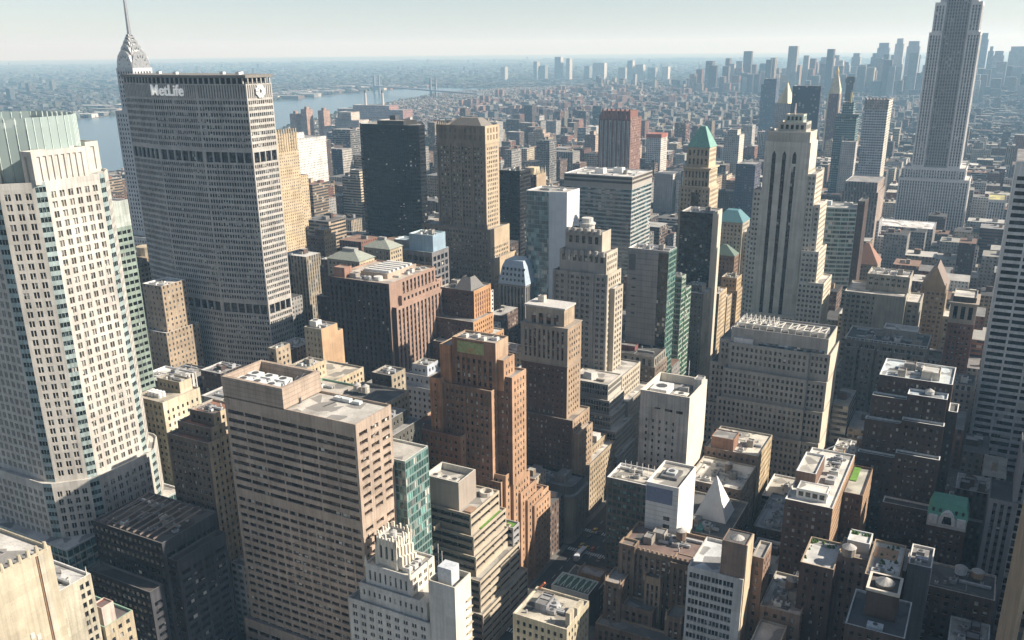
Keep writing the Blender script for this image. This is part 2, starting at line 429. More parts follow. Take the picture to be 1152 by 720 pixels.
        for gid, (g, L) in byg.items():
            if L: tag(s.part('windows' if pick else 'glazing', np.concatenate(L), g, (ox, oy, 0)), kind='stuff')
        return s.o

# ------------------------------------------------------------------ ground, river, blocks
def street(k): return 640 + (42 - k) * 79                            # centre line of a cross street
AVES = [(117, 15), (-163, 15), (-318, 11), (-470, 20), (-605, 12), (-740, 15), (-930, 15), (-1140, 15)]   # centre, half width, going east
gm, gn, gb = _new('city_ground'); p_ = _pos(gn)
gbig = _ramp(gn, _noise(gn, p_, .0012, 6, .65), .35, .65)
gsm = _ramp(gn, _noise(gn, p_, .02, 5, .7), .35, .7)
gcol = _mix(gn, gsm, (.045, .048, .05), (.17, .165, .155)); gcol = _mix(gn, _ramp(gn, gbig, .45, .8, 0, .8), gcol, (.045, .07, .035))
gn.links.new(gcol, gb.inputs['Base Color']); gb.inputs['Roughness'].default_value = .95
R0 = 31000.0
disc = ring(0, 0, R0, 64)
tag(mk('ground', cap(disc, 0.0), gm), kind='structure')
wm_, wn_, wb_ = _new('river_water')
wb_.inputs['Base Color'].default_value = (.07, .12, .15, 1); wb_.inputs['Roughness'].default_value = .22
bmp = wn_.nodes.new('ShaderNodeBump'); bmp.inputs['Strength'].default_value = .1; bmp.inputs['Distance'].default_value = 3
wn_.links.new(_noise(wn_, _pos(wn_), .03, 5), bmp.inputs['Height']); wn_.links.new(bmp.outputs[0], wb_.inputs['Normal'])
def strip_quads(A, B, z): return [[(*A[i], z), (*A[i + 1], z), (*B[i + 1], z), (*B[i], z)] for i in range(len(A) - 1)]
near_sh = [(-2300, -3000), (-1950, 200), (-1790, 900), (-1760, 1410), (-1900, 1900), (-2270, 2560), (-2560, 3230), (-2830, 4090), (-3010, 4700), (-2960, 5000), (-2950, 5350)]
far_sh = [(-3300, -3000), (-2950, 200), (-2900, 1000), (-3080, 1700), (-3220, 2440), (-3350, 3000), (-3350, 3600), (-3480, 4400), (-3600, 5000), (-3560, 5300), (-3250, 5560)]
tag(mk('river', strip_quads(near_sh, far_sh, .6), wm_), kind='structure')
tag(mk('bay_water', [[(-1700, 7600, .6), (-1200, 7100, .6), (-1250, 8700, .6), (-1600, 9000, .6)], [(-1250, 8200, .6), (2500, 9500, .6), (5000, 16000, .6), (-2000, 12500, .6)],
    [(-2000, 12500, .6), (5000, 16000, .6), (7000, 29500, .6), (-1500, 30000, .6)]], wm_), kind='structure')
# kerbed blocks between the streets, the carriageway is the sheet under them
road, rn, rb = _new('asphalt'); rp = _pos(rn)
rn.links.new(_mix(rn, _ramp(rn, _noise(rn, rp, .25, 5), .35, .7), (.03, .031, .033), (.06, .059, .058)), rb.inputs['Base Color']); rb.inputs['Roughness'].default_value = .9
tag(mk('road', [[(-1200, -60, .05), (400, -60, .05), (400, 1500, .05), (-1200, 1500, .05)]], road), kind='structure')
pq = []; xs = [(AVES[i + 1][0] + AVES[i + 1][1], AVES[i][0] - AVES[i][1]) for i in range(len(AVES) - 1)] + [(AVES[0][0] + AVES[0][1], 390)]
for k in range(50, 32, -1):
    hw = 15 if k in (42, 34) else 9; h2 = 15 if k - 1 in (42, 34) else 9
    for (e, w_) in xs: pq += boxq(e, w_, street(k) + hw, street(k - 1) - h2, .02, .17)
tag(mk('pavement', pq, plain((.15, .147, .14), .9)), kind='structure')
mq = []
for (x, hw) in AVES[:3]:
    for ln in ((-hw / 2 - 1.5, hw / 2 + 1.5, 0) if hw > 12 else (-3.2, 3.2)):
        for y in range(100, 1300, 9): mq.append([(x + ln - .09, y, .06), (x + ln + .09, y, .06), (x + ln + .09, y + 4, .06), (x + ln - .09, y + 4, .06)])
for k in range(49, 34, -1):
    y = street(k)
    for (x, hw) in AVES[:3]:
        for s_ in (-1, 1):
            for q in range(int(hw * 2 // 1.3)):
                xx = x - hw + 1 + q * 1.3; yy = y + s_ * 11
                mq.append([(xx, yy - 1.5, .06), (xx + .6, yy - 1.5, .06), (xx + .6, yy + 1.5, .06), (xx, yy + 1.5, .06)])
tag(mk('road_markings', mq, plain((.7, .7, .68), .8)), kind='structure')

# ------------------------------------------------------------------ palettes
G1 = glass(); G2 = glass((.03, .036, .042), .12); GD = glass((.012, .013, .015), .05, .08)
GT = glass((.05, .11, .11), .1, .06, .7); GB = glass((.06, .10, .13), .12, .06, .7)
LIME, GREY, CREAM = wall((.43, .395, .335)), wall((.30, .285, .265)), wall((.58, .52, .42))
BROWN, ORANGE, WHITE = wall((.155, .108, .088)), wall((.34, .175, .10)), wall((.63, .61, .57))
TAN, DBRICK = wall((.47, .37, .255)), wall((.12, .072, .058))
RL, RM, RD, RT, RB = (.55, .53, .49), (.3, .29, .28), (.1, .1, .1), (.42, .35, .27), (.22, .12, .09)  # west walls below often repeat the stone lighter, sunlight put into the colour

# ================================================================== the towers that carry the picture
def bank_tower():
    b = Bld('octagonal_office_tower', 'pale octagonal granite tower with a pale green glass crown, at the left edge', (-372, 245), panes=100)
    gr = wall((.56, .53, .48), .2); gr2 = wall((.58, .55, .50), .2)
    st = St('punch', 3.7, 4.05, .62, .60, .5, .9, .9, 3.5, grp=2, wall=gr, trim=gr2, glass=G1)
    gst = St('punch', 1.5, 4.05, .9, .52, .35, 0, 0, 1, wall=wall((.36, .44, .43)), glass=glass((.02, .032, .034), .06))
    st.wh = .66; sw_ = st.but(glass=glass((.13, .12, .10), .5))  # west panes coloured lighter for sun reflected in them, with more drawn blinds
    W, E, N, S = -340, -404, 222, 277
    def octo(i, c):  # i inset, c cut
        w, e, n, s = W - i, E + i, N + i, S - i
        return [(e + c, n), (w - c, n), (w, n + c), (w, s - c), (w - c, s), (e + c, s), (e, s - c), (e, n + c)]
    def bays(i, c, g=2.2):   # octagon whose eight corners are cut by narrow glass bays
        o = octo(i, c); out = []
        for k in range(8):
            a, m, d = o[k - 1], o[k], o[(k + 1) % 8]
            la, ld = math.dist(a, m), math.dist(m, d)
            out.append((m[0] + (a[0] - m[0]) * g / la, m[1] + (a[1] - m[1]) * g / la)); out.append((m[0] + (d[0] - m[0]) * g / ld, m[1] + (d[1] - m[1]) * g / ld))
        return out
    gl = {i: gst for i in range(0, 16, 2)}
    b.tier(bays(-3.2, 14), 48, 76, st, RL, faces={**gl, 5: sw_}, cope=gr2)
    b.tier(bays(0, 12.5), 75, 206, st, RL, faces={**gl, 5: sw_}, cope=gr2)
    # tall plain tops of the four main faces stand above the corner bays
    top = St('punch', 2.9, 12, .55, .82, .5, 1.5, 1.5, 1.0, wall=gr2, trim=gr2, glass=gr)
    for (E1, W1, N1, S1) in ((W - 7, W - .4, 233, 258), (E + .4, E + 7, 233, 258), (-386, -356, N + .4, N + 7), (-386, -356, S - 7, S - .4)):
        b.tier((E1, W1, N1, S1), 205, 218, top, RL, cope=gr2, name='crown_wall')
    # glass crown: sixteen sided drum of fins
    cg, cn, cb = _new('crown_glass'); cb.inputs['Base Color'].default_value = (.33, .40, .38, 1); cb.inputs['Roughness'].default_value = .18; cb.inputs['Alpha'].default_value = .9
    dr = bays(6.5, 12.5, 3)
    drum = []
    for k in range(16):
        a, c = dr[k], dr[(k + 1) % 16]; n_ = max(1, round(math.dist(a, c) / 3.4))
        for q in range(n_):
            t0, t1 = q / n_ + .03, (q + 1) / n_ - .03
            drum.append([(a[0] + (c[0] - a[0]) * t, a[1] + (c[1] - a[1]) * t, z) for t, z in ((t0, 204), (t1, 204), (t1, 230.5), (t0, 230.5))])
    b.part('glass_crown', drum, cg)
    fins = []
    for k in range(16):
        a, c = dr[k], dr[(k + 1) % 16]; n_ = max(1, round(math.dist(a, c) / 3.4))
        for q in range(n_): fins += bar((a[0] + (c[0] - a[0]) * q / n_, a[1] + (c[1] - a[1]) * q / n_, 204), (a[0] + (c[0] - a[0]) * q / n_, a[1] + (c[1] - a[1]) * q / n_, 230.4), .16)
    b.part('crown_fin', fins, plain((.45, .52, .49), .5))
    core = inset(dr, 5); b.part('crown_core', sides(core, 204, core, 226) + cap(core, 226), wall((.30, .38, .35)))
    # stepped base with its glass prow at the street corner
    pst = St('punch', 3.0, 4.2, .92, .78, .15, .2, .2, .4, wall=wall((.50, .56, .52)), glass=GT)
    b.tier((-404, -336.5, 213.2, 279), 36, 50, pst, RL)
    bst = st.but(bay=4.2, mt=2.2); b.tier((-407, -333, 210, 281), 0, 37, bst, RM, cope=gr2)
    for x, y in ((-392, 236), (-380, 252), (-366, 240)): b.unit(x, y, 226, 6, 5, 2)
    b.done()
bank_tower()

def slab_tower():
    b = Bld('slab_skyscraper', 'huge grey ribbed office slab with faceted sides and lettering at its top', (-495, 469), panes=100)
    c1 = wall((.47, .445, .41), .22); c2 = wall((.52, .50, .46), .22)
    st = St('punch', 1.95, 3.92, .72, .60, .5, .6, .6, 22, wall=c1, trim=c2, glass=G1)
    mech = St('punch', 6.2, 9, .88, .9, 1.2, 1, 1, .4, wall=c1, glass=GD)
    top = St('strip', 1.95, 12, .42, .92, .7, .6, .6, .4, wall=c1, trim=GD, glass=plain((.09, .085, .08)))
    P = [(-516, 449), (-474, 449), (-438, 457), (-438, 481), (-474, 489), (-516, 489), (-552, 481), (-552, 457)]
    zs = [0, 80, 88, 184, 192, 225, 234.5]
    s2 = st.but(mt=.2, mb=.1)
    for z0, z1, s_ in ((0, 80, s2), (80, 88, mech.but(fl=7.6)), (88, 184, s2), (184, 192, mech.but(fl=7.6)), (192, 225, s2), (225, 234.5, top.but(fl=9))): b.tier(P if s_ is not mech else inset(P, 1), z0, z1, s_, par=None)
    Q = inset(P, 2.4); b.part('loggia', sides(Q, 234.5, Q, 238.2), plain((.05, .048, .045), .8))
    Q2 = inset(P, -.9); b.part('roof_slab', sides(Q2, 238.2, Q2, 240.0) + cap(Q2, 240.0) + cap(inset(P, -.9)[::-1], 238.2), [plain((.20, .185, .165), .8)])
    cols = []
    for i in range(8):
        a, c = P[i], P[(i + 1) % 8]; n_ = max(1, round(math.dist(a, c) / 4.0))
        for q in range(n_): x, y = a[0] + (c[0] - a[0]) * (q + .5) / n_, a[1] + (c[1] - a[1]) * (q + .5) / n_; cols += boxq(x - .4, x + .4, y - .4, y + .4, 234.5, 238.2)
    b.part('loggia_column', cols, c1)
    for x, y in ((-530, 470), (-505, 462), (-470, 470), (-452, 466), (-458, 474)): b.unit(x, y, 240, 3, 2.5, 1.6, (.6, .6, .58))
    o = b.done()
    wt = plain((.86, .86, .84), .5, 0, .05); lit, ln, lb = _new('sign_face_added_glow'); lb.inputs['Base Color'].default_value = (.86, .86, .84, 1); lb.inputs['Emission Color'].default_value = (1, 1, .97, 1); lb.inputs['Emission Strength'].default_value = .12  # faint glow added to brighten the letters; the sign is unlit by day
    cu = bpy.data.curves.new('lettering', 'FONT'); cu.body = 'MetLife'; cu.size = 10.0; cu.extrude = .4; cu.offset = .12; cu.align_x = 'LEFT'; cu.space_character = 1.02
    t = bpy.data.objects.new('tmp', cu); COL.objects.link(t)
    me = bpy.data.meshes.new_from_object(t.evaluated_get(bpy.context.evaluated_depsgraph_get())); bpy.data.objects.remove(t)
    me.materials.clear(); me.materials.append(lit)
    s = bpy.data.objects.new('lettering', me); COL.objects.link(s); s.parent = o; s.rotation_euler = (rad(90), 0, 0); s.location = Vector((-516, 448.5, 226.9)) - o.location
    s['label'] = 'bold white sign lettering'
    # eight petalled white emblem on the west end
    em = []
    for k in range(8):
        a = k * math.pi / 4 + math.pi / 8; cy_, cz = 469 + 2.75 * math.cos(a), 229.6 + 2.75 * math.sin(a)
        r_ = [(cy_ + 1.5 * math.cos(j * math.pi / 4 + a), cz + 1.5 * math.sin(j * math.pi / 4 + a)) for j in range(8)]
        for j in range(8): p, q = r_[j], r_[(j + 1) % 8]; em.append([(-437.0, *p), (-437.0, *q), (-437.9, *q), (-437.9, *p)])
        for j in (0, 2, 4): p = [r_[0], r_[j + 1], r_[j + 2], r_[(j + 3) % 8]]; em.append([(-437.0, *x) for x in p])
    b.part('emblem', em, wt)
slab_tower()

def art_deco_spire():
    b = Bld('art_deco_skyscraper', 'tall slim tower with a tapering arched steel spire behind the ribbed slab', (-690, 585), panes=0)
    wb = wall((.60, .60, .60), .2)
    st = St('punch', 3.4, 3.9, .5, .55, .4, 1, 1, 2, wall=wb, trim=wb, glass=G2); cx, cy_ = -690, 585
    def sq(h): return (cx - h, cx + h, cy_ - h, cy_ + h)
    b.tier(sq(24), 0, 95, st, RM); b.tier(sq(14.5), 94, 205, st, RL); b.tier(sq(10.4), 204, 241, st, RL, par=None)
    steel = plain((.42, .42, .42), .4, .7, .3); q = []; tri = []
    h, z = 9.8, 240.0
    for k in range(5):
        nh = h * .71; rise = h * 1.6; n_ = 8
        pts = [(h * math.cos(math.pi * j / n_), z + rise * math.sin(math.pi * j / n_)) for j in range(n_ + 1)]
        dpt = h
        for (a, c) in zip(pts, pts[1:]):
            q.append([(cx + a[0], cy_ - dpt, a[1]), (cx + c[0], cy_ - dpt, c[1]), (cx + c[0], cy_ + dpt, c[1]), (cx + a[0], cy_ + dpt, a[1])])
            q.append([(cx - dpt, cy_ + a[0], a[1]), (cx - dpt, cy_ + c[0], c[1]), (cx + dpt, cy_ + c[0], c[1]), (cx + dpt, cy_ + a[0], a[1])])
            for sgn in (-1, 1):
                q.append([(cx + a[0], cy_ + sgn * dpt, a[1]), (cx + c[0], cy_ + sgn * dpt, c[1]), (cx + c[0], cy_ + sgn * dpt, z - 1), (cx + a[0], cy_ + sgn * dpt, z - 1)])
                q.append([(cx + sgn * dpt, cy_ + a[0], a[1]), (cx + sgn * dpt, cy_ + c[0], c[1]), (cx + sgn * dpt, cy_ + c[0], z - 1), (cx + sgn * dpt, cy_ + a[0], z - 1)])
        for j in range(1, n_):   # triangular windows round each arch
            x0, z0_ = pts[j]; rr = .82; x1, z1_ = x0 * .62, z + (z0_ - z) * .62
            for sgn in (-1, 1):
                tri.append([(cx + x0 * rr, cy_ + sgn * (dpt + .12), z + (z0_ - z) * rr), (cx + x1 - .5, cy_ + sgn * (dpt + .12), z1_), (cx + x1 + .5, cy_ + sgn * (dpt + .12), z1_), (cx + x0 * rr, cy_ + sgn * (dpt + .12), z + (z0_ - z) * rr + .05)])
                tri.append([(cx + sgn * (dpt + .12), cy_ + x0 * rr, z + (z0_ - z) * rr), (cx + sgn * (dpt + .12), cy_ + x1 - .5, z1_), (cx + sgn * (dpt + .12), cy_ + x1 + .5, z1_), (cx + sgn * (dpt + .12), cy_ + x0 * rr, z + (z0_ - z) * rr + .05)])
        z += rise * .62; h = nh
    b.part('arched_crown', q, steel); b.part('triangular_window', tri, GD)
    r0 = ring(cx, cy_, h * 1.05, 8); r1 = ring(cx, cy_, 1.2, 8); r2 = ring(cx, cy_, .12, 8)
    b.part('spire', sides(r0, z - 3, r1, 296) + sides(r1, 296, r2, 322), steel)
    b.done()
art_deco_spire()

def landmark_shaft():
    b = Bld('stepped_limestone_skyscraper', 'tallest grey limestone skyscraper with vertical window strips, cut off by the top edge', (-78, 1310), panes=0)
    c = wall((.66, .64, .62), .15)
    st = St('strip', 3.15, 3.75, .56, .56, .6, 1.2, 1.2, 3, wall=c, trim=plain((.27, .27, .29), .5), glass=glass((.04, .04, .045), .15))
    dk = st.but(ww=.62, wall=wall((.40, .38, .37), .2), trim=plain((.2, .19, .21), .5))
    cx = -78
    b.tier((-145, -12, 1285, 1345), 0, 24, st, RM)
    b.tier((-119, -36, 1287, 1343), 23, 92, st, RL); b.tier((cx - 36, cx + 36, 1289, 1341), 91, 106, st, RL)
    b.tier((cx - 28.5, cx - 13.5, 1290, 1340), 105, 268, st, RL); b.tier((cx + 13.5, cx + 28.5, 1290, 1340), 105, 268, st, RL)
    b.tier((cx - 13.4, cx + 13.4, 1293.5, 1338), 105, 309, dk, RL, name='centre_wall')
    b.tier((cx - 26, cx - 13.5, 1291, 1339), 267, 302, st, RL); b.tier((cx + 13.5, cx + 26, 1291, 1339), 267, 302, st, RL)
    b.tier((cx - 21, cx + 21, 1296, 1334), 301, 318, st, RL); b.tier((cx - 13, cx + 13, 1301, 1329), 317, 326, st, RL)
    b.tier((-12, 8, 1290, 1340), 0, 70, st, (.5, .46, .2))
    b.part('mast_tower', cyl(cx, 1315, 5.5, 325, 368, 12) + cyl(cx, 1315, 4, 368, 381, 12, 2) + cyl(cx, 1315, 1.2, 381, 430, 8, .3), plain((.5, .5, .5), .4, .4))
    b.done()
landmark_shaft()

def pink_granite():
    b = Bld('pink_granite_office', 'pinkish granite tower with long dark ribbon windows and a bare white roof', (-234, 260), panes=100)
    g = wall((.43, .335, .265), .25, .8, 1.9); g2 = wall((.46, .365, .29), .25)
    brz = glass((.030, .020, .016), .10, .12)
    st = St('punch', 6.6, 3.78, .90, .46, .55, .9, .9, 4.6, wall=g2, trim=g2, glass=brz, grp=1)
    sw = St('punch', 7.4, 3.78, .70, .50, .8, .7, .7, 3.2, wall=g2, trim=g2, glass=brz)
    b.tier((-267.9, -201.1, 249.1, 271.9), 0, 78, st.but(bay=4.75, ww=.84, mt=.6), None, None, faces={1: sw.but(mt=.6), 3: sw})
    b.tier((-268, -201, 249, 272), 78, 122, st.but(bay=9.4, ww=.95), (.50, .475, .43), 1.0, faces={1: sw, 3: sw}, cope=g2)
    # raised screen round the plant on the east half
    E, W, N, S = -268, -236, 249.0, 272
    p = rect(E, W, N, S); r = inset(p, 1.6)
    b.part('plant_screen', sides(p, 121.6, p, 130.5) + sides(p, 130.5, r, 130.5) + sides(r[::-1], 125.5, r[::-1], 130.5), wall((.44, .35, .28), .25, .8, 1.9))
    b.part('roof', cap(r, 125.5), roofm((.34, .35, .35)))
    rg = random.Random(4)
    for i in range(3):
        for j in range(2): b.unit(-262 + i * 7.5, 255 + j * 7, 125.5, 5.6, 4.6, 3.2, (.66, .67, .66))
    for i in range(4): b.part('duct', boxq(-262 + i * 5, -258.6 + i * 5, 257.8, 259.2, 126, 128.3), plain((.6, .61, .62), .4, .3))
    b.part('pipe_rack', sum([bar((-244, y, 125.5), (-241, y + 2, 130), .15) for y in (254, 258, 262, 266)], []), plain((.35, .4, .43), .5))
    b.part('roof_door', boxq(-235.9, -235.7, 258, 259.1, 121.2, 123.4), plain((.05, .05, .05)))
    b.part('window_washing_crane', boxq(-226, -218, 267.2, 269.4, 121.2, 122.6) + bar((-222, 268, 122.5), (-219, 262.5, 126), .18) + boxq(-216.5, -213, 267.2, 269.4, 121.2, 122.4), plain((.55, .58, .58), .5))
    b.tier((-270, -199, 246.8, 274), 0, 16, st.but(fl=5, mt=3), RM)
    b.done()
pink_granite()

def green_glass_sliver():
    b = Bld('green_glass_tower', 'narrow green glass tower wedged behind the pink granite tower', (-211, 281), panes=60)
    st = St('punch', 1.8, 3.6, .86, .8, .18, .1, .1, .8, wall=wall((.20, .27, .255), .1), glass=glass((.07, .15, .135), .14, .05, .7, (1.8, 1.8, 3.6)))
    b.tier((-226, -196, 272.4, 289.5), 0, 98, st, (.48, .45, .40)); b.done()
green_glass_sliver()

def terraced():
    b = Bld('terraced_office_block', 'dark banded block stepping down in terraces with roof lawns and a tan roof box', (-196, 312), panes=80)
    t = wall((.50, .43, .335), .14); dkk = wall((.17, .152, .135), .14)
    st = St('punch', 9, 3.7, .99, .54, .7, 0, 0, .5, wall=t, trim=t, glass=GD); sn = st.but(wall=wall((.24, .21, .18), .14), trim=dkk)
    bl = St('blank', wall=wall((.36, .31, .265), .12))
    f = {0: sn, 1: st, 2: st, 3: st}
    b.tier((-208, -190, 303, 318), 60, 76, bl, (.4, .38, .34), 3.0, name='roof_box', thick=.6)
    for x in (-205, -200, -195): b.unit(x, 308, 73, 3.4, 3.4, 1.6, (.5, .48, .44))
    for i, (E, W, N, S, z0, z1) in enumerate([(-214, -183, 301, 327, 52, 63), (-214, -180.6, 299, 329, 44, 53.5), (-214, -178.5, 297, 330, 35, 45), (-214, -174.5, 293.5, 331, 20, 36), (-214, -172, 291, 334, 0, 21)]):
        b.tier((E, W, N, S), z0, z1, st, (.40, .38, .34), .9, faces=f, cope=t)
    b.tier((-214, -176, 327.2, 333.5), 21, 45, st.but(wall=wall((.36, .36, .36), .1), trim=None), RM)
    gr = plain((.10, .22, .035), .95, 0, .5)
    b.part('roof_lawn', boxq(-182.9, -181.3, 308, 326.5, 52.7, 52.95), gr); b.part('roof_lawn', boxq(-181.5, -177.5, 329, 332.5, 44.15, 44.4), gr)
    b.part('roof_planter', boxq(-187.5, -184.2, 303, 308, 62.1, 63.0), plain((.3, .2, .14)))
    tq = []
    rg_, r2 = ring(-187, 322, 3.2, 14), ring(-187, 322, 2.6, 14); tq = sides(rg_, 62.1, rg_, 64.2) + sides(rg_, 64.2, r2, 64.2) + sides(r2[::-1], 62.1, r2[::-1], 64.2)
    b.part('cooling_drum', tq, plain((.55, .5, .44)))
    b.part('terrace_divider', sum([boxq(-199.6, -199, 292 + i * 2, 304, z - .4, z + 1.6) for i, z in enumerate((36, 45, 53.5))], []), t)
    b.done()
terraced()

def orange_brick():
    b = Bld('orange_brick_tower', 'orange brick setback tower with a green and gold panel near its top', (-202, 352), panes=100)
    og = wall((.42, .215, .12), .4); ob = wall((.24, .14, .098), .4); ol = wall((.45, .33, .235), .25)
    st = St('punch', 2.6, 3.6, .44, .52, .35, 1.4, 1.4, 1.6, wall=ob, trim=ol, glass=glass((.03, .03, .03), .38)); so = st.but(wall=og)
    sw = st.but(wall=wall((.46, .29, .185), .25), bay=2.8, ww=.40)
    f = {1: sw, 3: so}
    b.tier((-213, -190, 338, 350), 107, 130, St('strip', 3.0, 3.6, .5, .6, .5, 1.5, 1.5, 8.5, wall=wall((.30, .17, .11)), trim=ob, glass=G1), RM, faces={1: St('blank', wall=wall((.5, .36, .25))), 3: so}, cope=ol)
    for x, y in ((-209, 343), (-204, 345), (-199, 342), (-194, 345)): b.unit(x, y, 129, 3, 2.4, 1.5, (.6, .57, .52))
    pn = plain((.27, .30, .13), .6, 0, .35); b.part('faience_panel', boxq(-210, -196, 337.72, 337.95, 123.2, 128.6), pn, label='green and gold glazed panel with a half sun')
    sun_q = []
    for k in range(10):
        a0, a1 = math.pi * k / 10, math.pi * (k + 1) / 10
        for r0, r1 in ((1.5, 2.3), (.0, .8)): sun_q.append([(-203 + r0 * math.cos(a0), 337.66, 123.6 + r0 * math.sin(a0)), (-203 + r1 * math.cos(a0), 337.66, 123.6 + r1 * math.sin(a0)), (-203 + r1 * math.cos(a1), 337.66, 123.6 + r1 * math.sin(a1)), (-203 + r0 * math.cos(a1), 337.66, 123.6 + r0 * math.sin(a1))])
    b.part('half_sun', sun_q, plain((.42, .22, .09), .5))
    b.tier((-219, -213, 336.5, 350), 100, 126, so.but(skip=range(0, 5)), RM, cope=ol); b.tier((-190, -186.5, 339, 349.5), 107, 122, so, RM, cope=ol, faces={1: sw})
    b.tier((-217, -190.5, 334.5, 352), 60, 108, st, RB, faces=f, cope=ol)
    b.tier((-190.6, -182.8, 340, 354), 60, 114, st, RM, faces=f, cope=ol)
    b.tier((-223, -217.1, 333, 352), 60, 110, so.but(ww=.3), RB, faces=f, cope=ol)
    b.tier((-235, -205, 330, 352), 0, 84, so.but(wall=wall((.25, .125, .08))), RB, faces=f, cope=ol)
    b.tier((-205, -186, 334, 356), 0, 63, st, RM, faces=f, cope=ol)
    z = 61
    for i, (w_, n, s_, z1) in enumerate([(-184.5, 336, 352, 66), (-183, 341, 358, 60), (-181.8, 346, 363, 53), (-180.6, 351, 368, 47), (-179.4, 356, 374, 42)]):
        b.tier((-192 + i * .3, w_, n, s_), 0, z1, sw, RB, cope=ol)
    b.tier((-205, -181, 356, 375), 0, 44, so, RB, faces=f, cope=ol)
    b.clutter(-233, -207, 334, 350, 83, 4); b.done()
orange_brick()

def brown_deco():
    b = Bld('brown_brick_tower', 'slim brown brick tower with a pale stone top and sunlit west side', (-204, 428), panes=100)
    br = wall((.135, .083, .065), .3); sp = wall((.37, .32, .265), .25); wl = wall((.40, .295, .205), .25)  # wl: west brick lightened, sunlight put into its colour
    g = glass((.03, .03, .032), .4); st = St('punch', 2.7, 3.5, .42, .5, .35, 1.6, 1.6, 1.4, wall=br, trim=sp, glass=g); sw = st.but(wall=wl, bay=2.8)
    b.tier((-217, -194, 420, 433), 112, 124, St('strip', 4.2, 3.6, .6, .6, .5, 2.5, 2.5, 2.6, wall=sp, trim=wall((.2, .1, .075)), glass=g), (.46, .44, .42), faces={1: St('blank', wall=wall((.5, .39, .28)))}, cope=sp)
    b.part('roof_slab', boxq(-217.6, -193.4, 419.4, 433.6, 124.02, 124.9), plain((.5, .48, .45), .8)); b.unit(-211, 428, 124.9, 3.6, 3.4, 3.4, (.5, .46, .4))
    up = St('strip', 2.7, 3.5, .45, .62, .5, 1.6, 1.6, 1.4, wall=sp, trim=br, glass=g)
    b.tier((-219, -191, 418, 436), 93, 114.5, up, RM, faces={1: sw}, cope=sp)
    b.tier((-218.9, -191.1, 418.1, 435.9), 55, 93, st, None, None, faces={1: sw})
    b.tier((-221, -186, 415, 438), 0, 64, st, RT, faces={1: sw}, cope=sp); b.tier((-186, -183, 417, 436), 0, 56, sw, RT, cope=sp)
    b.part('cornice', sum([boxq(-219.4, -190.6, 417.6, 436.4, z, z + .5) for z in (93, 114.3)], []), sp); b.done()
brown_deco()

def white_setback():
    b = Bld('pale_setback_tower', 'pale grey stone tower with scalloped setbacks and a drum on top', (-220, 513), panes=100)
    c = wall((.33, .31, .285), .22); cl = wall((.52, .46, .37), .2)  # cl: lighter, warmer copy of c, sun painted into the west face
    st = St('punch', 3.5, 3.6, .62, .55, .45, 1.2, 1.2, 1.4, grp=2, wall=c, trim=c, glass=glass((.03, .03, .033), .35)); sw = st.but(wall=cl, ml=.9, mr=.9)
    f = {1: sw}
    b.tier((-240, -203, 502, 524), 0, 124, st, RM, faces=f); b.tier((-236.5, -205, 504, 522), 123, 137, st.but(fl=6.5, wh=.6, grp=1), RM, faces=f)
    b.tier((-233.5, -209, 506, 520), 136, 149, St('strip', 4, 6, .55, .75, .7, 1.5, 1.5, 2.4, wall=c, trim=GD, glass=GD), RM, faces={1: St('blank', wall=cl)})
    ar = []
    for x0, w_, y, z in ((-233.5, 24.5, 505.8, 147.5), (-236.5, 31.5, 503.8, 134.5)):
        n_ = int(w_ / 4)
        for i in range(n_): ar += cyl(x0 + (i + .5) * w_ / n_, y, 1.55, z, z + 3.2, 10, 1.1)
    b.part('scalloped_parapet', ar, c)
    b.part('drum', cyl(-222, 513, 4.6, 148, 152, 14) + cyl(-222, 513, 5.2, 152, 153, 14) + cyl(-222, 513, 3.6, 153, 156, 14), plain((.52, .5, .46), .8))
    b.tier((-203.2, -199.8, 506, 520), 0, 115, sw, RL); 
    pil = []
    for x in (-240, -231, -222, -213.5, -204.6): pil += boxq(x, x + 1.4, 501.4, 502.2, 20, 124.3)
    b.part('pilaster', pil, c)
    b.tier((-240, -190, 498, 530), 0, 62, st, RL, faces=f); b.tier((-222, -184, 495, 533), 0, 47, st, RL, faces=f); b.done()
white_setback()

def stepped_glass():
    b = Bld('stepped_glass_block', 'low modern block of four stacked glass boxes with a sunlit gridded side', (-198, 487), panes=60)
    w1 = wall((.24, .235, .23), .1); w2 = wall((.50, .47, .41), .1)
    st = St('punch', 1.7, 3.3, .74, .76, .3, .2, .2, .9, wall=w1, trim=w1, glass=GD); sw = st.but(wall=w2, trim=w2, glass=G2)
    for (W, N, z0, z1) in ((-190, 475, 54, 64), (-188, 473, 45.5, 54.6), (-186, 471, 37, 46), (-181.5, 467.5, 22, 37.6), (-179.5, 466.5, 0, 22.5)):
        b.tier((-216, W, N, 497), z0, z1, st, (.50, .47, .42), .7, faces={1: sw}, cope=w2)
    b.part('curved_hood', sides([(-210, 482), (-203, 480), (-200, 484), (-203, 490), (-210, 490)], 63.3, [(-209, 483), (-204, 482), (-202, 485), (-204, 488), (-209, 488)], 67) + cap([(-209, 483), (-204, 482), (-202, 485), (-204, 488), (-209, 488)], 67), plain((.5, .48, .44)))
    b.part('ventilation_unit', boxq(-200, -195, 480, 482, 63.3, 64.6), plain((.2, .18, .16))); b.done()
stepped_glass()

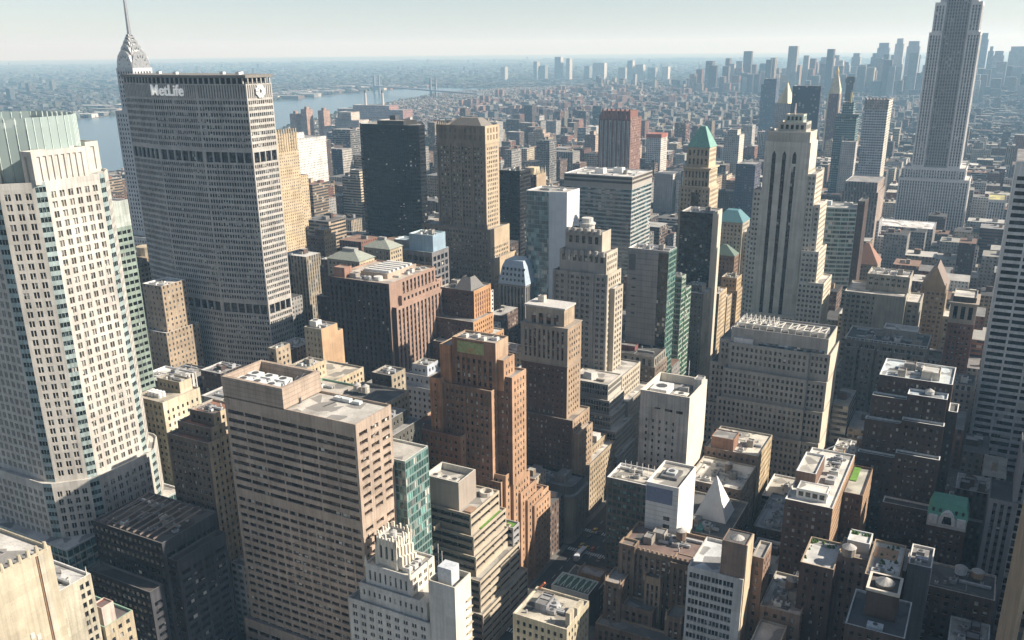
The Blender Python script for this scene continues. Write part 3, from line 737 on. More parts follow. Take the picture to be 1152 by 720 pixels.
def round_corner():
    b = Bld('corner_block', 'dark stone block with a heavy cornice and rounded corner facing the avenue', (-195, 404), panes=60)
    c = wall((.30, .27, .215), .3); st = St('strip', 2.9, 3.6, .5, .6, .45, 1, 1, 2.0, wall=c, trim=wall((.2, .18, .15)), glass=glass((.03, .03, .03), .3))
    cr = [(-181 + 4.5 * math.sin(a), 399.5 - 4.5 * math.cos(a)) for a in [math.pi / 2 * i / 4 for i in range(5)]]
    P = [(-216, 395)] + cr + [(-176.5, 413), (-216, 413)]
    b.tier(P, 0, 28.5, st, (.20, .205, .21)); 
    Q = inset(P, -1.3); b.part('cornice', sides(Q, 28.6, Q, 29.6) + cap(Q, 29.6) + sides(P, 28.2, Q, 28.6), plain((.22, .225, .225), .8))
    r = inset(P, .5); at = St('strip', 2.9, 3.8, .5, .7, .4, 1, 1, .7, wall=wall((.16, .165, .17)), trim=GD, glass=G1); b.tier(r, 29.55, 34, at, (.22, .22, .225), name='attic_wall')
    b.clutter(-214, -185, 398, 411, 33.2, 7); b.bulkhead(-190, -184, 401, 411, 33, 37, wall((.25, .24, .22))); b.done()
round_corner()

def tan_wing():
    b = Bld('tan_corner_wing', 'tan stone block with lit west side and notched corner beside the avenue', (-189, 447), panes=60)
    c = wall((.42, .34, .24), .3); st = St('punch', 2.6, 3.5, .42, .55, .4, 1, 1, 1.3, wall=c, trim=c, glass=G1)
    b.tier((-200, -181, 428, 466), 0, 33, st, RL); b.tier((-197, -186, 440, 465), 32, 37, st, RL); b.bulkhead(-195, -188, 430, 436, 32.4, 36, c)
    b.part('stair_bulkhead', boxq(-193, -187, 452, 458, 36.2, 40), WHITE); b.done()
tan_wing()

def simple(name, label, tiers, st, f=None, roof=RM, panes=0, n=8, tank=0, cope=None, seed=3, extra=None, cat='building'):  # f: face overrides; the west one is often lighter, sun put into its colour
    t = tiers[0]; b = Bld(name, label, ((t[0] + t[1]) / 2, (t[2] + t[3]) / 2), cat, panes=panes, seed=seed)
    for t in tiers:
        s_ = t[6] if len(t) > 6 else st
        b.tier(tuple(t[:4]), t[4], t[5], s_, roof, faces=f if len(t) < 7 else None, cope=cope)
    t = max(tiers, key=lambda q: q[5]); b.clutter(t[0] + 1, t[1] - 1, t[2] + 1, t[3] - 1, t[5] - 1, n, tank)
    if extra: extra(b)
    b.done(); return b
P_ = St('punch', 3.0, 3.6, .45, .52, .4, 1, 1, 1.4, wall=LIME, trim=LIME, glass=G1)
BL = St('blank', wall=LIME)

# --- centre, along and behind Fifth Avenue
def striped():
    b = Bld('striped_setback_skyscraper', 'pale stone skyscraper with three long black vertical stripes up its face', (-132, 668), panes=100)
    c = wall((.60, .565, .50), .2); cl = wall((.66, .59, .47), .2)
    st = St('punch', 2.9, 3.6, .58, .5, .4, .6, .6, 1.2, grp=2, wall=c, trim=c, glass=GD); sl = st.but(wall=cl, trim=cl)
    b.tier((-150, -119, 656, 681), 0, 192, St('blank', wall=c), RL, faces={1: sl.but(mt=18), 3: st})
    b.part('window_stripe', sum([boxq(x - 1.25, x + 1.25, 655.82, 656.1, 12, 183) for x in (-143.2, -136.2, -129.2)], []), GD)
    pt = []
    for x in (-143.2, -136.2, -129.2): pt.append([(x - 1.25, 655.82, 183), (x + 1.25, 655.82, 183), (x + .3, 655.82, 185.5), (x - .3, 655.82, 185.5)])
    b.part('stripe_point', pt, GD)
    ft = St('strip', 1.15, 6.5, .5, .94, .5, .5, .5, .8, wall=c, trim=c, glass=c)
    b.tier((-149, -120, 656.6, 680), 191.5, 199, ft, RL, faces={1: St('blank', wall=cl)})
    b.tier((-143, -124, 660, 677), 198, 205, St('punch', 3.2, 5, .6, .6, .6, 1, 1, .8, wall=wall((.5, .48, .42)), trim=cl, glass=GD), RL); b.tier((-139, -127, 663, 674), 204, 210, St('punch', 3, 4.4, .6, .6, .5, .6, .6, .5, wall=wall((.44, .5, .45)), trim=cl, glass=GD), RL)
    b.part('mast', cyl(-134, 668, .7, 209, 217, 8, .4), plain((.6, .5, .48)))
    b.tier((-156, -150, 657, 682), 0, 158, st, RL); b.tier((-158.5, -150.4, 658, 684), 0, 130, st, RL)
    b.tier((-119.2, -113.5, 657, 683), 0, 171, st, RL, faces={1: sl}); b.tier((-119.4, -109, 658, 685), 0, 150, st, RL, faces={1: sl})
    b.tier((-118, -100, 652, 684), 0, 96, st, RL, faces={1: sl}); b.tier((-118, -106, 654, 684), 95, 118, st, RL, faces={1: sl}); b.tier((-150, -118, 651, 685), 0, 70, st, RL)
    b.done()
striped()

def green_peak():
    b = Bld('green_roofed_tower', 'tan stone tower topped by a green copper pyramid roof', (-208, 700), panes=60)
    c = wall((.40, .335, .25), .22); cl = wall((.56, .46, .33), .16)  # cl paints the sunlit west side as a paler stone
    st = St('punch', 2.9, 3.6, .42, .55, .4, .8, .8, 1.0, wall=c, trim=c, glass=G1); f = {1: st.but(wall=cl, trim=cl)}
    b.tier((-221, -197, 690, 714), 0, 152, st, RL, faces=f); b.tier((-219, -198.5, 691.5, 713), 151, 166, st.but(fl=7, ww=.5, wh=.7), RL, faces=f)
    b.part('cornice', sum([boxq(-219 - d, -198.5 + d, 691.5 - d, 713 + d, z, z + .9) for d, z in ((1.2, 166.0), (.7, 151.8))], []), cl)
    b.tier((-217.5, -200, 693, 711.5), 166.8, 182, st.but(fl=6.5, ww=.5, wh=.65, bay=3.3), RL, faces=f, par=None)
    cu = plain((.17, .33, .27), .6, 0, .3)
    b.part('pyramid_roof', sides(rect(-218, -199.5, 692.5, 712), 181.8, rect(-210.6, -206.4, 700.4, 704.2), 197) + cap(rect(-210.6, -206.4, 700.4, 704.2), 197), cu)
    b.part('arched_window', boxq(-211.5, -205.5, 689.75, 690.1, 128, 148) + [], GD)
    b.tier((-224, -195, 688, 716), 0, 96, st, RL, faces=f); b.done()
green_peak()

def granite_bulk():     # 204 m Grand Central neighbour
    b = Bld('gothic_office_slab', 'tall brown stone slab with gothic tracery near its hipped top', (-398, 668), panes=80)
    c = wall((.245, .20, .155), .3); cl = wall((.50, .40, .28), .18)  # west faces take cl, the same stone coloured as sunlit
    st = St('punch', 2.9, 3.7, .54, .58, .4, 2.4, 2.4, 15, wall=c, trim=c, glass=glass((.03, .03, .03), .4)); f = {1: st.but(wall=cl, trim=cl)}
    b.tier((-421, -375, 655, 678), 0, 194, st, RM, faces=f)
    at = St('punch', 4.6, 5.6, .5, .7, .5, 2, 2, 1.2, grp=2, wall=c, trim=c, glass=GD); b.tier((-421.4, -374.6, 654.6, 678.4), 181, 195.5, at, RM, faces={1: at.but(wall=cl)})
    rf = plain((.18, .165, .145), .8); p = rect(-412, -379, 657, 677); q = rect(-404, -386, 663, 671)
    b.part('hipped_roof', sides(p, 194.4, q, 201) + cap(q, 201), rf)
    b.part('roof_arcade', sum([bar((x, 655.2, 195.5), (x, 655.2, 198), .3) for x in range(-420, -408, 2)], []) + boxq(-421, -408, 654.9, 656, 198, 198.6), c)
    pr = []
    for x in (-421.6, -409.5, -398.6, -387.6, -376.0): pr += boxq(x, x + 1.6, 654.1, 654.9, 0, 181)
    b.part('pier', pr, c)
    b.tier((-438, -370, 652, 686), 0, 112, st.but(mt=2), RM, faces=f); b.tier((-446, -366, 650, 690), 0, 88, st.but(mt=2), RM, faces=f)
    b.done()
granite_bulk()

def black_tower():
    b = Bld('black_glass_tower', 'black glass tower with cut corners and flush dark sides', (-548, 785), panes=0)
    g = glass((.006, .006, .007), .004, .12, .3); st = St('punch', 2.2, 3.8, .84, .62, .2, .4, .4, 3.2, wall=wall((.012, .0115, .0115), .1, .6), glass=g)
    P = [(-578, 760), (-522, 760), (-513, 766), (-513, 776), (-530, 800), (-570, 800), (-587, 782), (-587, 768)]
    b.tier(P, 0, 184, st, (.28, .27, .25), 1.6)
    b.tier((-566, -534, 770, 794), 182, 187, St('blank', wall=wall((.05, .048, .045))), (.3, .28, .26)); b.unit(-552, 780, 187, 7, 6, 4.5, (.08, .08, .08)); b.unit(-540, 790, 187, 4, 4, 2)
    b.done()
black_tower()

simple('black_slab', 'plain black slab standing at the west flank of the gothic office slab', [(-414, -392, 748, 770, 0, 148)], St('punch', 2.2, 3.7, .8, .6, .2, .3, .3, 1.5, wall=wall((.03, .028, .028)), glass=GD), roof=RD)
def crown_tower():
    b = Bld('spiky_crown_tower', 'dark brown brick tower with a pale spiky gothic crown', (-424, 836), panes=0)
    c = wall((.19, .125, .095), .3); cl = wall((.42, .32, .22), .2); st = P_.but(wall=c, trim=c, ww=.4); f = {1: st.but(wall=cl)}  # cl: the brick recoloured lighter for sunlight on the west
    b.tier((-437, -410, 824, 850), 0, 118, st, RM, faces=f); b.tier((-434, -414, 826, 848), 117, 134, St('strip', 3, 4, .45, .7, .5, 1, 1, 1.5, wall=c, trim=c, glass=GD), RM, faces={1: St('blank', wall=cl)})
    sp = []
    for i in range(6):
        for (x, y) in ((-433.5 + i * 3.8, 826.6), (-433.5 + i * 3.8, 847), (-433.5, 827 + i * 4), (-414.6, 827 + i * 4)): sp += cyl(x, y, .95, 132, 139 + (i % 2) * 2, 6, .15)
    sp += boxq(-429, -419, 831, 843, 133, 140)
    b.part('crown', sp, plain((.55, .46, .32), .8)); b.tier((-441, -404, 821, 853), 0, 78, st, RM, faces=f); b.done()
crown_tower()

gw = wall((.40, .41, .40), .1)
simple('glass_banded_block', 'big flat-roofed block with alternating glass and white bands and white roof plant', [(-369, -300, 795, 848, 0, 131, St('punch', 8.6, 3.9, .985, .6, .3, .2, .2, .4, wall=gw, glass=glass((.045, .085, .09), .22, .06, .7, (2.8, 2.8, 3.9)))),
    (-369.2, -299.8, 794.8, 848.2, 131, 142, St('punch', 60, 3.7, .995, .62, .6, .1, .1, .2, wall=wall((.40, .37, .33), .1), glass=wall((.10, .085, .075))))], P_, roof=(.62, .61, .58), n=8,
    extra=lambda b: [b.unit(x, y, 141, 9, 8, 5, (.64, .64, .62)) for x, y in ((-340, 815), (-325, 825))])
def glass_wedge():
    b = Bld('glass_and_white_tower', 'teal glass tower whose right side is one blank white wall', (-315, 659), panes=40)
    st = St('punch', 2.4, 3.7, .93, .86, .15, .1, .1, .6, wall=wall((.22, .30, .31), .08), glass=glass((.09, .15, .155), .2, .05, .8, (2.4, 2.4, 3.7)))
    bl = St('blank', wall=wall((.60, .64, .67), .1)); sw = St('punch', 5, 3.7, .16, .4, .3, 9, 3, 6, wall=wall((.74, .73, .72), .1), glass=wall((.45, .36, .38)))
    b.tier([(-333, 646), (-313, 646), (-313, 646.4), (-299, 650), (-299, 674), (-333, 674)], 0, 148, st, (.45, .43, .4), faces={1: bl, 2: bl, 3: sw})
    b.unit(-322, 660, 147, 8, 6, 1.4, (.25, .25, .25)); b.unit(-310, 664, 147, 5, 6, 1.2); b.done()
glass_wedge()
simple('black_striped_tower', 'black glass tower with white bands on one side, before the green roofed tower', [(-208, -183.5, 655, 680, 0, 139)], St('punch', 2.0, 3.7, .9, .8, .12, .2, .2, .6, wall=wall((.025, .024, .024), .1), glass=GD),
    {1: St('punch', 60, 3.7, .995, .5, .4, .1, .1, .3, wall=wall((.60, .54, .45), .1), glass=GD)}, roof=(.35, .33, .3), panes=40)
simple('blank_grey_tower', 'grey tower with a blank concrete face and one green glass side', [(-213, -184.5, 561, 577, 0, 129)], St('blank', wall=wall((.30, .295, .285), .22, .88, 3.7)), {1: St('punch', 2.4, 3.7, .9, .74, .2, .2, .2, .8, wall=wall((.16, .24, .19), .1), glass=GT), 3: P_}, roof=RL, n=7,
    extra=lambda b: [b.part('dark_glass_strip', boxq(-191.5, -184.6, 560.7, 561.2, 20, 127.5), GD), b.part('dark_panel', boxq(-212, -207.4, 560.75, 561.1, 114, 125), plain((.09, .09, .1)))] + [b.part('slot_window', boxq(-209.5, -206.8, 560.8, 561.1, z, z + .9), GD) for z in range(84, 112, 6)])
simple('green_glass_block', 'bright green glass building stepping down beside the blank grey tower', [(-203, -185.5, 606, 618, 0, 93), (-197, -186, 597, 606, 0, 104)], St('punch', 3.2, 3.8, .94, .74, .2, .2, .2, .8, wall=wall((.36, .42, .36), .2), glass=glass((.04, .11, .07), .12, .06, .7)), roof=(.3, .33, .26), panes=40)
simple('dark_hip_block', 'low dark roofed block with pale columned top storey below the blank grey tower', [(-224, -182, 536, 560.5, 0, 57), (-223, -183, 537, 560, 56, 63.5, St('strip', 4.4, 6, .5, .75, .5, 1, 1, 1, wall=wall((.40, .37, .32)), trim=G1, glass=G1))], P_.but(wall=wall((.25, .2, .16)), bay=3.2), roof=(.06, .058, .056), panes=40, n=2,
    extra=lambda b: b.bulkhead(-212, -200, 546, 552, 62.6, 66, wall((.25, .1, .09))))
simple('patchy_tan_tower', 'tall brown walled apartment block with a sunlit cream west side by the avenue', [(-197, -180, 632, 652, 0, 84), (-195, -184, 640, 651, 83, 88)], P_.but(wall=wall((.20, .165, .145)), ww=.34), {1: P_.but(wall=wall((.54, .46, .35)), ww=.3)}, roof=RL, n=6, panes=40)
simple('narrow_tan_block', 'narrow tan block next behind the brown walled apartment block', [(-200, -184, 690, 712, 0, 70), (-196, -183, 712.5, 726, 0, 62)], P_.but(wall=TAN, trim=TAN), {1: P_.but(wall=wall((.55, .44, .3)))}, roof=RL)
def teal_roofs():
    b = Bld('teal_gabled_tower', 'tan tower with a teal hipped roof and pale west wing behind the black striped tower', (-205, 780))
    c = wall((.42, .38, .31), .2); st = P_.but(wall=c, trim=c); b.tier((-214, -190, 772, 796), 0, 112, st, RL, par=None); tl = plain((.09, .2, .225), .5)
    b.part('hipped_roof', sides(rect(-214.5, -189.5, 771.5, 796.5), 112, rect(-207, -197, 780, 789), 121) + cap(rect(-207, -197, 780, 789), 121), tl)
    b.tier((-190, -183, 776, 800), 0, 104, P_.but(wall=wall((.55, .5, .42))), RL); b.tier((-212, -191, 757, 771), 0, 86, P_.but(wall=wall((.22, .15, .11))), RM, par=None)
    b.part('gabled_roof', sides(rect(-212.3, -190.7, 756.7, 771.3), 86, rect(-203, -200, 763, 766), 94) + cap(rect(-203, -200, 763, 766), 94), plain((.12, .17, .14), .6)); b.done()
teal_roofs()
simple('ochre_tower', 'ochre brick block on the avenue between the teal roofs and the avenue corner', [(-198, -181, 735, 756, 0, 62), (-196, -183, 738, 754, 61, 72)], P_.but(wall=wall((.36, .25, .15))), {1: P_.but(wall=wall((.52, .39, .24)))}, roof=RT)
simple('cream_avenue_block', 'cream flat-roofed block stepping down to the avenue below the teal roofs', [(-196, -181, 808, 834, 0, 66), (-194, -178.6, 732, 734.6, 0, 30)], P_.but(wall=wall((.46, .38, .27))), {1: P_.but(wall=wall((.58, .48, .34)))}, roof=RL)

# --- west side of Fifth Avenue
def ribbed_office():
    b = Bld('wide_stone_office_block', 'wide grey stone office block with steel framework on its roof and a bright end wall', (-98, 520), panes=100)
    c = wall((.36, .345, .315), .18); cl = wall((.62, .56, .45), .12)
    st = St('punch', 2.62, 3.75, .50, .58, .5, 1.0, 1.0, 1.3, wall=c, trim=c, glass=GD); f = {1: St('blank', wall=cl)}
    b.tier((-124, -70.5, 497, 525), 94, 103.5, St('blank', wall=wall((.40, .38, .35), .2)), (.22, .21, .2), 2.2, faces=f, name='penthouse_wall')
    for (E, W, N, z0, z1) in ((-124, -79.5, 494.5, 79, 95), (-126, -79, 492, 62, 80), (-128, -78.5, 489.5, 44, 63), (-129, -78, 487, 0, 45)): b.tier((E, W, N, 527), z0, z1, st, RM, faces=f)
    for (N, z0, z1) in ((496, 79, 95), (493.5, 62, 79.6), (491, 44, 62.6), (488.5, 0, 44.6)): b.tier((-79.9, -68.5, N, 526.5), z0, z1, st, RM, faces=f)
    for (E, W, N, z1) in ((-136, -124, 500, 80), (-142, -128, 496, 56), (-147, -129, 492, 38)): b.tier((E, W, N, 528), 0, z1, st, RD, faces=f)
    b.tier((-131, -124.2, 499, 524), 79, 95, st, RM)
    fr = []; rg = random.Random(8)
    for i in range(13):
        x = -121 + i * 4; fr += bar((x, 500, 102), (x, 500, 105.5), .2); fr += bar((x, 512, 102), (x, 512, 105.5), .2); fr += bar((x, 500, 105.5), (x, 512, 105.5), .2)
        if i % 3: fr += bar((x, 500, 105.5), (x + 4, 512, 105.5), .16)
    fr += bar((-121, 500, 105.5), (-73, 500, 105.5), .25) + bar((-121, 512, 105.5), (-73, 512, 105.5), .25)
    for i in range(8): x = -120 + i * 2.6; fr += bar((x, 505, 105.5), (x + 1.2, 509, 109), .2) + bar((x + 1.2, 509, 109), (x + 2.6, 505, 105.5), .2)
    b.part('roof_framework', fr, plain((.64, .62, .56), .6))
    for i in range(6): b.unit(-116 + i * 8, 507, 101.4, 4, 5, 3, (.5, .48, .44))
    b.part('roof_cabin', boxq(-122, -111, 495.6, 497.2, 94.2, 97.8), plain((.58, .58, .57))); b.part('glass_strip', boxq(-108, -72, 496.75, 496.95, 94.6, 96.6), GB); b.done()
ribbed_office()
def white_box():
    b = Bld('blank_white_block', 'plain white block with a sunken roof full of plant and a glaring blank west wall', (-133, 427), panes=40)
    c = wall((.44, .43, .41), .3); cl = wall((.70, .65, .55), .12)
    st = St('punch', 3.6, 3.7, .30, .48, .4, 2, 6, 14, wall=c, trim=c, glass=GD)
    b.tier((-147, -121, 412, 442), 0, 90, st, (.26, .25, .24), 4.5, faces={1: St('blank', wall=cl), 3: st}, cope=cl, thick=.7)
    b.unit(-140, 425, 85.5, 9, 12, 3.4, (.62, .63, .62)); b.unit(-128, 420, 85.5, 7, 4.5, 3, (.66, .63, .57)); b.unit(-130, 432, 85.5, 5, 4, 2.4, (.3, .3, .3)); b.bulkhead(-126, -121.8, 434, 441, 85.5, 92, WHITE)
    b.part('louvre_slot', boxq(-133.5, -129.6, 411.85, 412.1, 80.6, 81.8) + boxq(-127.6, -124.2, 411.85, 412.1, 80.4, 81.8) + boxq(-139, -136, 411.85, 412.1, 81, 81.8), GD)
    b.part('flagpole', cyl(-131, 441.2, .16, 90, 99, 6), plain((.7, .7, .7))); b.done()
white_box()
def white_slab():
    b = Bld('white_panel_tower', 'slim white panelled tower with a blue band at its top and few dark windows', (-108, 347), panes=40)
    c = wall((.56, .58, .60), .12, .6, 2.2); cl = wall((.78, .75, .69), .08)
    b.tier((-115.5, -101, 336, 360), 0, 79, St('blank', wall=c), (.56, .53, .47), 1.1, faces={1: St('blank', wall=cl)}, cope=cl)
    b.part('blue_band', boxq(-115.3, -103.6, 335.85, 336.1, 70.2, 77.2), plain((.10, .135, .23), .3))
    for i in range(11): b.part('window', boxq(-107.2, -104.4, 335.9, 336.1, 62.5 - i * 3.75, 64.3 - i * 3.75), GD)
    for i in range(6): b.part('window', boxq(-113.8, -111.2, 335.9, 336.1, 47.5 - i * 3.75, 49.3 - i * 3.75), GD)
    b.part('louvred_well', boxq(-112, -104.6, 344, 353, 77.9, 79.2), plain((.14, .14, .14))); b.unit(-108.3, 348.5, 79.2, 4.2, 4.4, 1, (.5, .52, .52)); b.done()
white_slab()
simple('flat_terrace_block', 'low sunlit flat roof with little masts joined to the white panelled tower', [(-148, -117, 372, 390, 0, 58)], St('punch', 2.6, 3.7, .7, .6, .3, .5, .5, 1.2, wall=wall((.13, .13, .125)), trim=None, glass=GT), roof=(.62, .58, .5), panes=30, n=5,  # wall colour darkened to stand in for the shadow on it
    extra=lambda b: b.part('mast', sum([cyl(-144 + i * 3, 386, .12, 57, 62, 5) for i in range(6)], []), plain((.8, .8, .78))))
def pyramid_block():
    b = Bld('white_pyramid_block', 'low block with a white pyramid roof light standing on it', (-100, 384), panes=0)
    b.tier((-114, -86, 364, 404), 0, 44, P_.but(wall=wall((.2, .14, .11))), RD)
    p = rect(-106, -90.5, 379, 395); q = rect(-98.5, -98.1, 386.8, 387.2); b.part('pyramid', sides(p, 43.2, q, 63) + cap(q, 63), wall((.78, .78, .76), .06))
    b.clutter(-112, -88, 365, 378, 43.2, 6); b.part('ventilation_unit', boxq(-110, -104, 366, 372, 43.2, 46), plain((.66, .62, .54))); b.part('duct', boxq(-101, -98, 366, 374, 43.2, 44.6), plain((.08, .22, .2))); b.done()
pyramid_block()
simple('tan_loft_near', 'tan loft block with a crowded plant roof and water tank behind the white pyramid', [(-119, -91, 407, 438, 0, 48)], P_.but(wall=wall((.28, .2, .15))), {1: P_.but(wall=wall((.44, .34, .23)), bay=3.6, ww=.6)}, roof=RL, n=9, tank=1, panes=40)
simple('tan_loft_far', 'tan loft block with a brick roof house, behind the other tan loft block', [(-120, -91, 441, 473, 0, 52)], P_.but(wall=wall((.25, .17, .13))), {1: P_.but(wall=wall((.52, .41, .26)))}, roof=(.6, .57, .5), n=6, panes=30, extra=lambda b: b.bulkhead(-117, -105, 443, 454, 51, 58, wall((.33, .19, .13))))

def gothic_brick():
    b = Bld('gothic_brick_block', 'dark brown gothic brick block with buttressed setbacks and crenellated roof edge', (-103, 315), panes=100)
    c = wall((.205, .145, .11), .35); cs = wall((.36, .27, .19), .25); st = St('strip', 2.5, 3.5, .52, .56, .45, 1.2, 1.2, 1.5, wall=c, trim=wall((.14, .1, .08)), glass=glass((.03, .03, .03), .3))
    b.tier((-119, -87, 315, 338), 0, 58, st, (.2, .14, .12), 1.4, cope=cs); b.tier((-118.5, -111.5, 313.4, 319), 0, 60, st, (.25, .18, .14), cope=cs); b.tier((-96, -87, 313.6, 322), 0, 57, st, RM, cope=cs)
    b.tier((-106, -99, 311.5, 317), 0, 49, St('strip', 1.9, 3.6, .5, .7, .4, .6, .6, 3, wall=cs, trim=c, glass=G2), RM, cope=cs)
    b.tier((-121, -113.5, 304, 316), 0, 46.5, st, RM, cope=cs); b.tier((-113.5, -100, 306, 314), 0, 36, st, RM, cope=cs); b.tier((-94, -87, 304, 314), 0, 38, st, RM, cope=cs); b.tier((-122, -86, 298, 306), 0, 29, st, RM, cope=cs)
    cr = []
    for i in range(16): cr += boxq(-118.8 + i * 2.0, -117.8 + i * 2.0, 314.9, 315.5, 58, 59.1)
    for (x, y, z) in ((-106, 311.6, 49), (-99.4, 311.6, 49), (-120.6, 304.4, 46.5), (-114, 304.4, 46.5), (-93.6, 304.4, 38), (-87.4, 304.4, 38)): cr += cyl(x, y, .7, z - 2, z + 2.6, 6, .08)
    b.part('pinnacle', cr, cs); b.tank(-97, 330, 57, 2.2, 4, 2); b.clutter(-117, -88, 322, 336, 56.6, 9); b.done()
gothic_brick()
def banded_white():
    b = Bld('white_banded_office', 'white banded office block with puddled white roof and tall brick lift tower', (-74, 305), panes=60)
    c = wall((.50, .51, .51), .22); cl = wall((.72, .66, .56), .15); st = St('punch', 4.6, 3.8, .94, .60, .4, .6, 3.2, 1.6, grp=3, wall=c, trim=c, glass=glass((.035, .045, .052), .14))
    b.tier((-83, -62, 293.5, 318), 0, 70, st, (.62, .64, .64), 1.3, faces={1: St('blank', wall=cl)}, cope=WHITE)
    b.bulkhead(-71, -62.1, 294.3, 304, 68.6, 84, wall((.27, .19, .15), .3), (.1, .1, .1)); b.tank(-66.5, 299, 80.4, 2.4, 2.6, .6, (.5, .5, .47))
    b.part('lift_tower_side', boxq(-62.05, -61.6, 294.4, 303.9, 0, 84), wall((.62, .5, .36), .25)); b.tier((-62, -57.5, 305, 318), 0, 74, P_.but(wall=wall((.3, .2, .15))), RM); b.done()  # lighter sheet on the lift tower's west side carries sunlight in its colour
banded_white()
simple('cluttered_low_roof', 'low building with a cluttered pale roof and round tanks, beside the white banded office', [(-57, -42, 303, 330, 0, 55), (-56, -46, 284, 302, 0, 50)], P_.but(wall=wall((.26, .19, .15))), {1: P_.but(wall=wall((.5, .35, .22)))}, roof=(.48, .46, .43), n=9, tank=2, panes=30)
def loft_white_roof():
    b = Bld('white_roofed_brick_block', 'brown brick block with a long white roof, glazed penthouse and a patch of roof grass', (-50, 384), panes=100)
    c = wall((.14, .088, .068), .3); cl = wall((.46, .31, .20), .2); st = St('punch', 2.6, 3.6, .46, .5, .35, .8, .8, 1.6, wall=c, trim=c, glass=glass((.03, .03, .03), .45)); f = {1: st.but(wall=cl)}
    rf = (.66, .64, .58)
    b.tier((-61, -41.5, 357, 416), 0, 74, st, rf, .9, faces=f, cope=plain((.6, .59, .56))); b.tier((-41.5, -33, 385, 416), 0, 69, st, (.5, .49, .42), faces=f)
    pw = St('punch', 3.2, 3.4, .72, .66, .3, .5, .5, .5, wall=wall((.70, .69, .66), .1), trim=None, glass=GD)
    b.tier((-57.5, -45, 362, 370), 73, 77.6, pw, rf, .3); b.tier((-60.4, -52, 374, 396), 73, 80, St('blank', wall=wall((.20, .13, .1))), (.6, .57, .5)); b.unit(-47, 384, 73.1, 4, 6, 2, (.4, .4, .4)); b.unit(-47, 392, 73.1, 4, 3.6, 2.4); b.clutter(-52, -43, 398, 412, 73.1, 4)
    b.part('roof_grass', boxq(-40.9, -38, 400, 415, 68.05, 68.4), plain((.12, .26, .04), .95, 0, .4)); b.part('roof_mast', bar((-58, 412, 73), (-44, 415, 82), .18), plain((.75, .75, .72))); b.done()
loft_white_roof()
simple('grey_low_roof', 'small low building with bluish roof plant left of the white roofed brick block', [(-82, -64, 400, 440, 0, 34)], P_.but(wall=DBRICK), roof=(.4, .42, .44), n=9)
def garden_roofs():
    b = Bld('roof_garden_block', 'dark brick block with planted roof terraces, pale roofs and a squat water tank', (-30, 322), panes=80)
    c = wall((.10, .068, .058), .3); cs = wall((.40, .31, .22), .2); st = P_.but(wall=c, trim=c, ww=.36, glass=glass((.02, .02, .02), .3)); rl = (.60, .60, .57)
    b.tier((-45, -33, 309, 330), 0, 74, st, rl, .9, cope=cs); b.tier((-33, -22, 316, 330), 0, 77, st.but(wall=wall((.2, .14, .12))), (.35, .3, .27), .9, cope=cs); b.tier((-22, -11, 303, 330), 0, 79, st, rl, .9, cope=cs)
    b.tier((-31, -23, 322, 331), 76, 80.5, St('blank', wall=wall((.55, .54, .5), .1)), rl, .8); b.tank(-29.5, 317.5, 76, 2.5, 3.2, .8, (.28, .24, .2))
    pl = plain((.05, .10, .025), .95, 0, .6); rg = random.Random(5); q = []
    for i in range(60):
        x, y, z = rg.choice([(rg.uniform(-44, -35), rg.uniform(326, 329.4), 73), (rg.uniform(-21, -12), rg.uniform(312, 329), 78), (rg.uniform(-31, -23), rg.uniform(329, 330), 79.6), (rg.uniform(-44.4, -43.6), rg.uniform(314, 329), 73)])
        r = rg.uniform(.3, .8); q += cyl(x, y, r, z, z + r * 1.6, 6, r * .3)
    b.part('roof_plants', q, pl); b.part('deck', boxq(-21, -13, 318, 326, 78.02, 78.3), plain((.36, .22, .13))); b.clutter(-21, -12, 304, 312, 78.1, 3); b.done()
garden_roofs()
def tank_house():
    b = Bld('tank_house_block', 'dark block whose square roof house holds a round wooden tank in a pale parapet', (-14, 286), panes=40)
    c = wall((.10, .075, .065), .3); st = P_.but(wall=c, trim=c, glass=glass((.02, .02, .02), .2))
    b.tier((-24, -5.5, 277, 300), 0, 74, st, (.10, .115, .13), .9, cope=plain((.5, .52, .52)))
    b.bulkhead(-19.5, -9.5, 286, 297, 73, 83.5, wall((.11, .08, .07)), (.12, .1, .09)); b.part('pale_parapet', sides(rect(-19.8, -9.2, 285.7, 297.3), 83, rect(-19.8, -9.2, 285.7, 297.3), 84) + sides(rect(-19.8, -9.2, 285.7, 297.3), 84, rect(-18.9, -10.1, 286.6, 296.4), 84), wall((.66, .6, .52), .1)); b.tank(-14.5, 291.5, 82, 3, 2.2, .2, (.42, .34, .24))
    b.unit(-15, 280, 73.1, 5, 2.4, 1.5, (.5, .55, .6)); b.done()
tank_house()
simple('grey_box_roof', 'grey rendered roof box with white parapet rising beside the planted terraces', [(-9.5, -1.5, 330, 346, 0, 72)], St('blank', wall=wall((.20, .205, .23), .2)), roof=(.3, .29, .28), n=3, cope=wall((.72, .7, .66), .1))
simple('pale_tank_roof', 'low dark block with pale blue roof tanks, left of the grey rendered roof box', [(-24, -10, 334, 352, 0, 66)], P_.but(wall=DBRICK), roof=RM, n=4, extra=lambda b: [b.tank(x, 340, 65, 1.7, 2.6, 1, (.5, .55, .6)) for x in (-20, -16)])
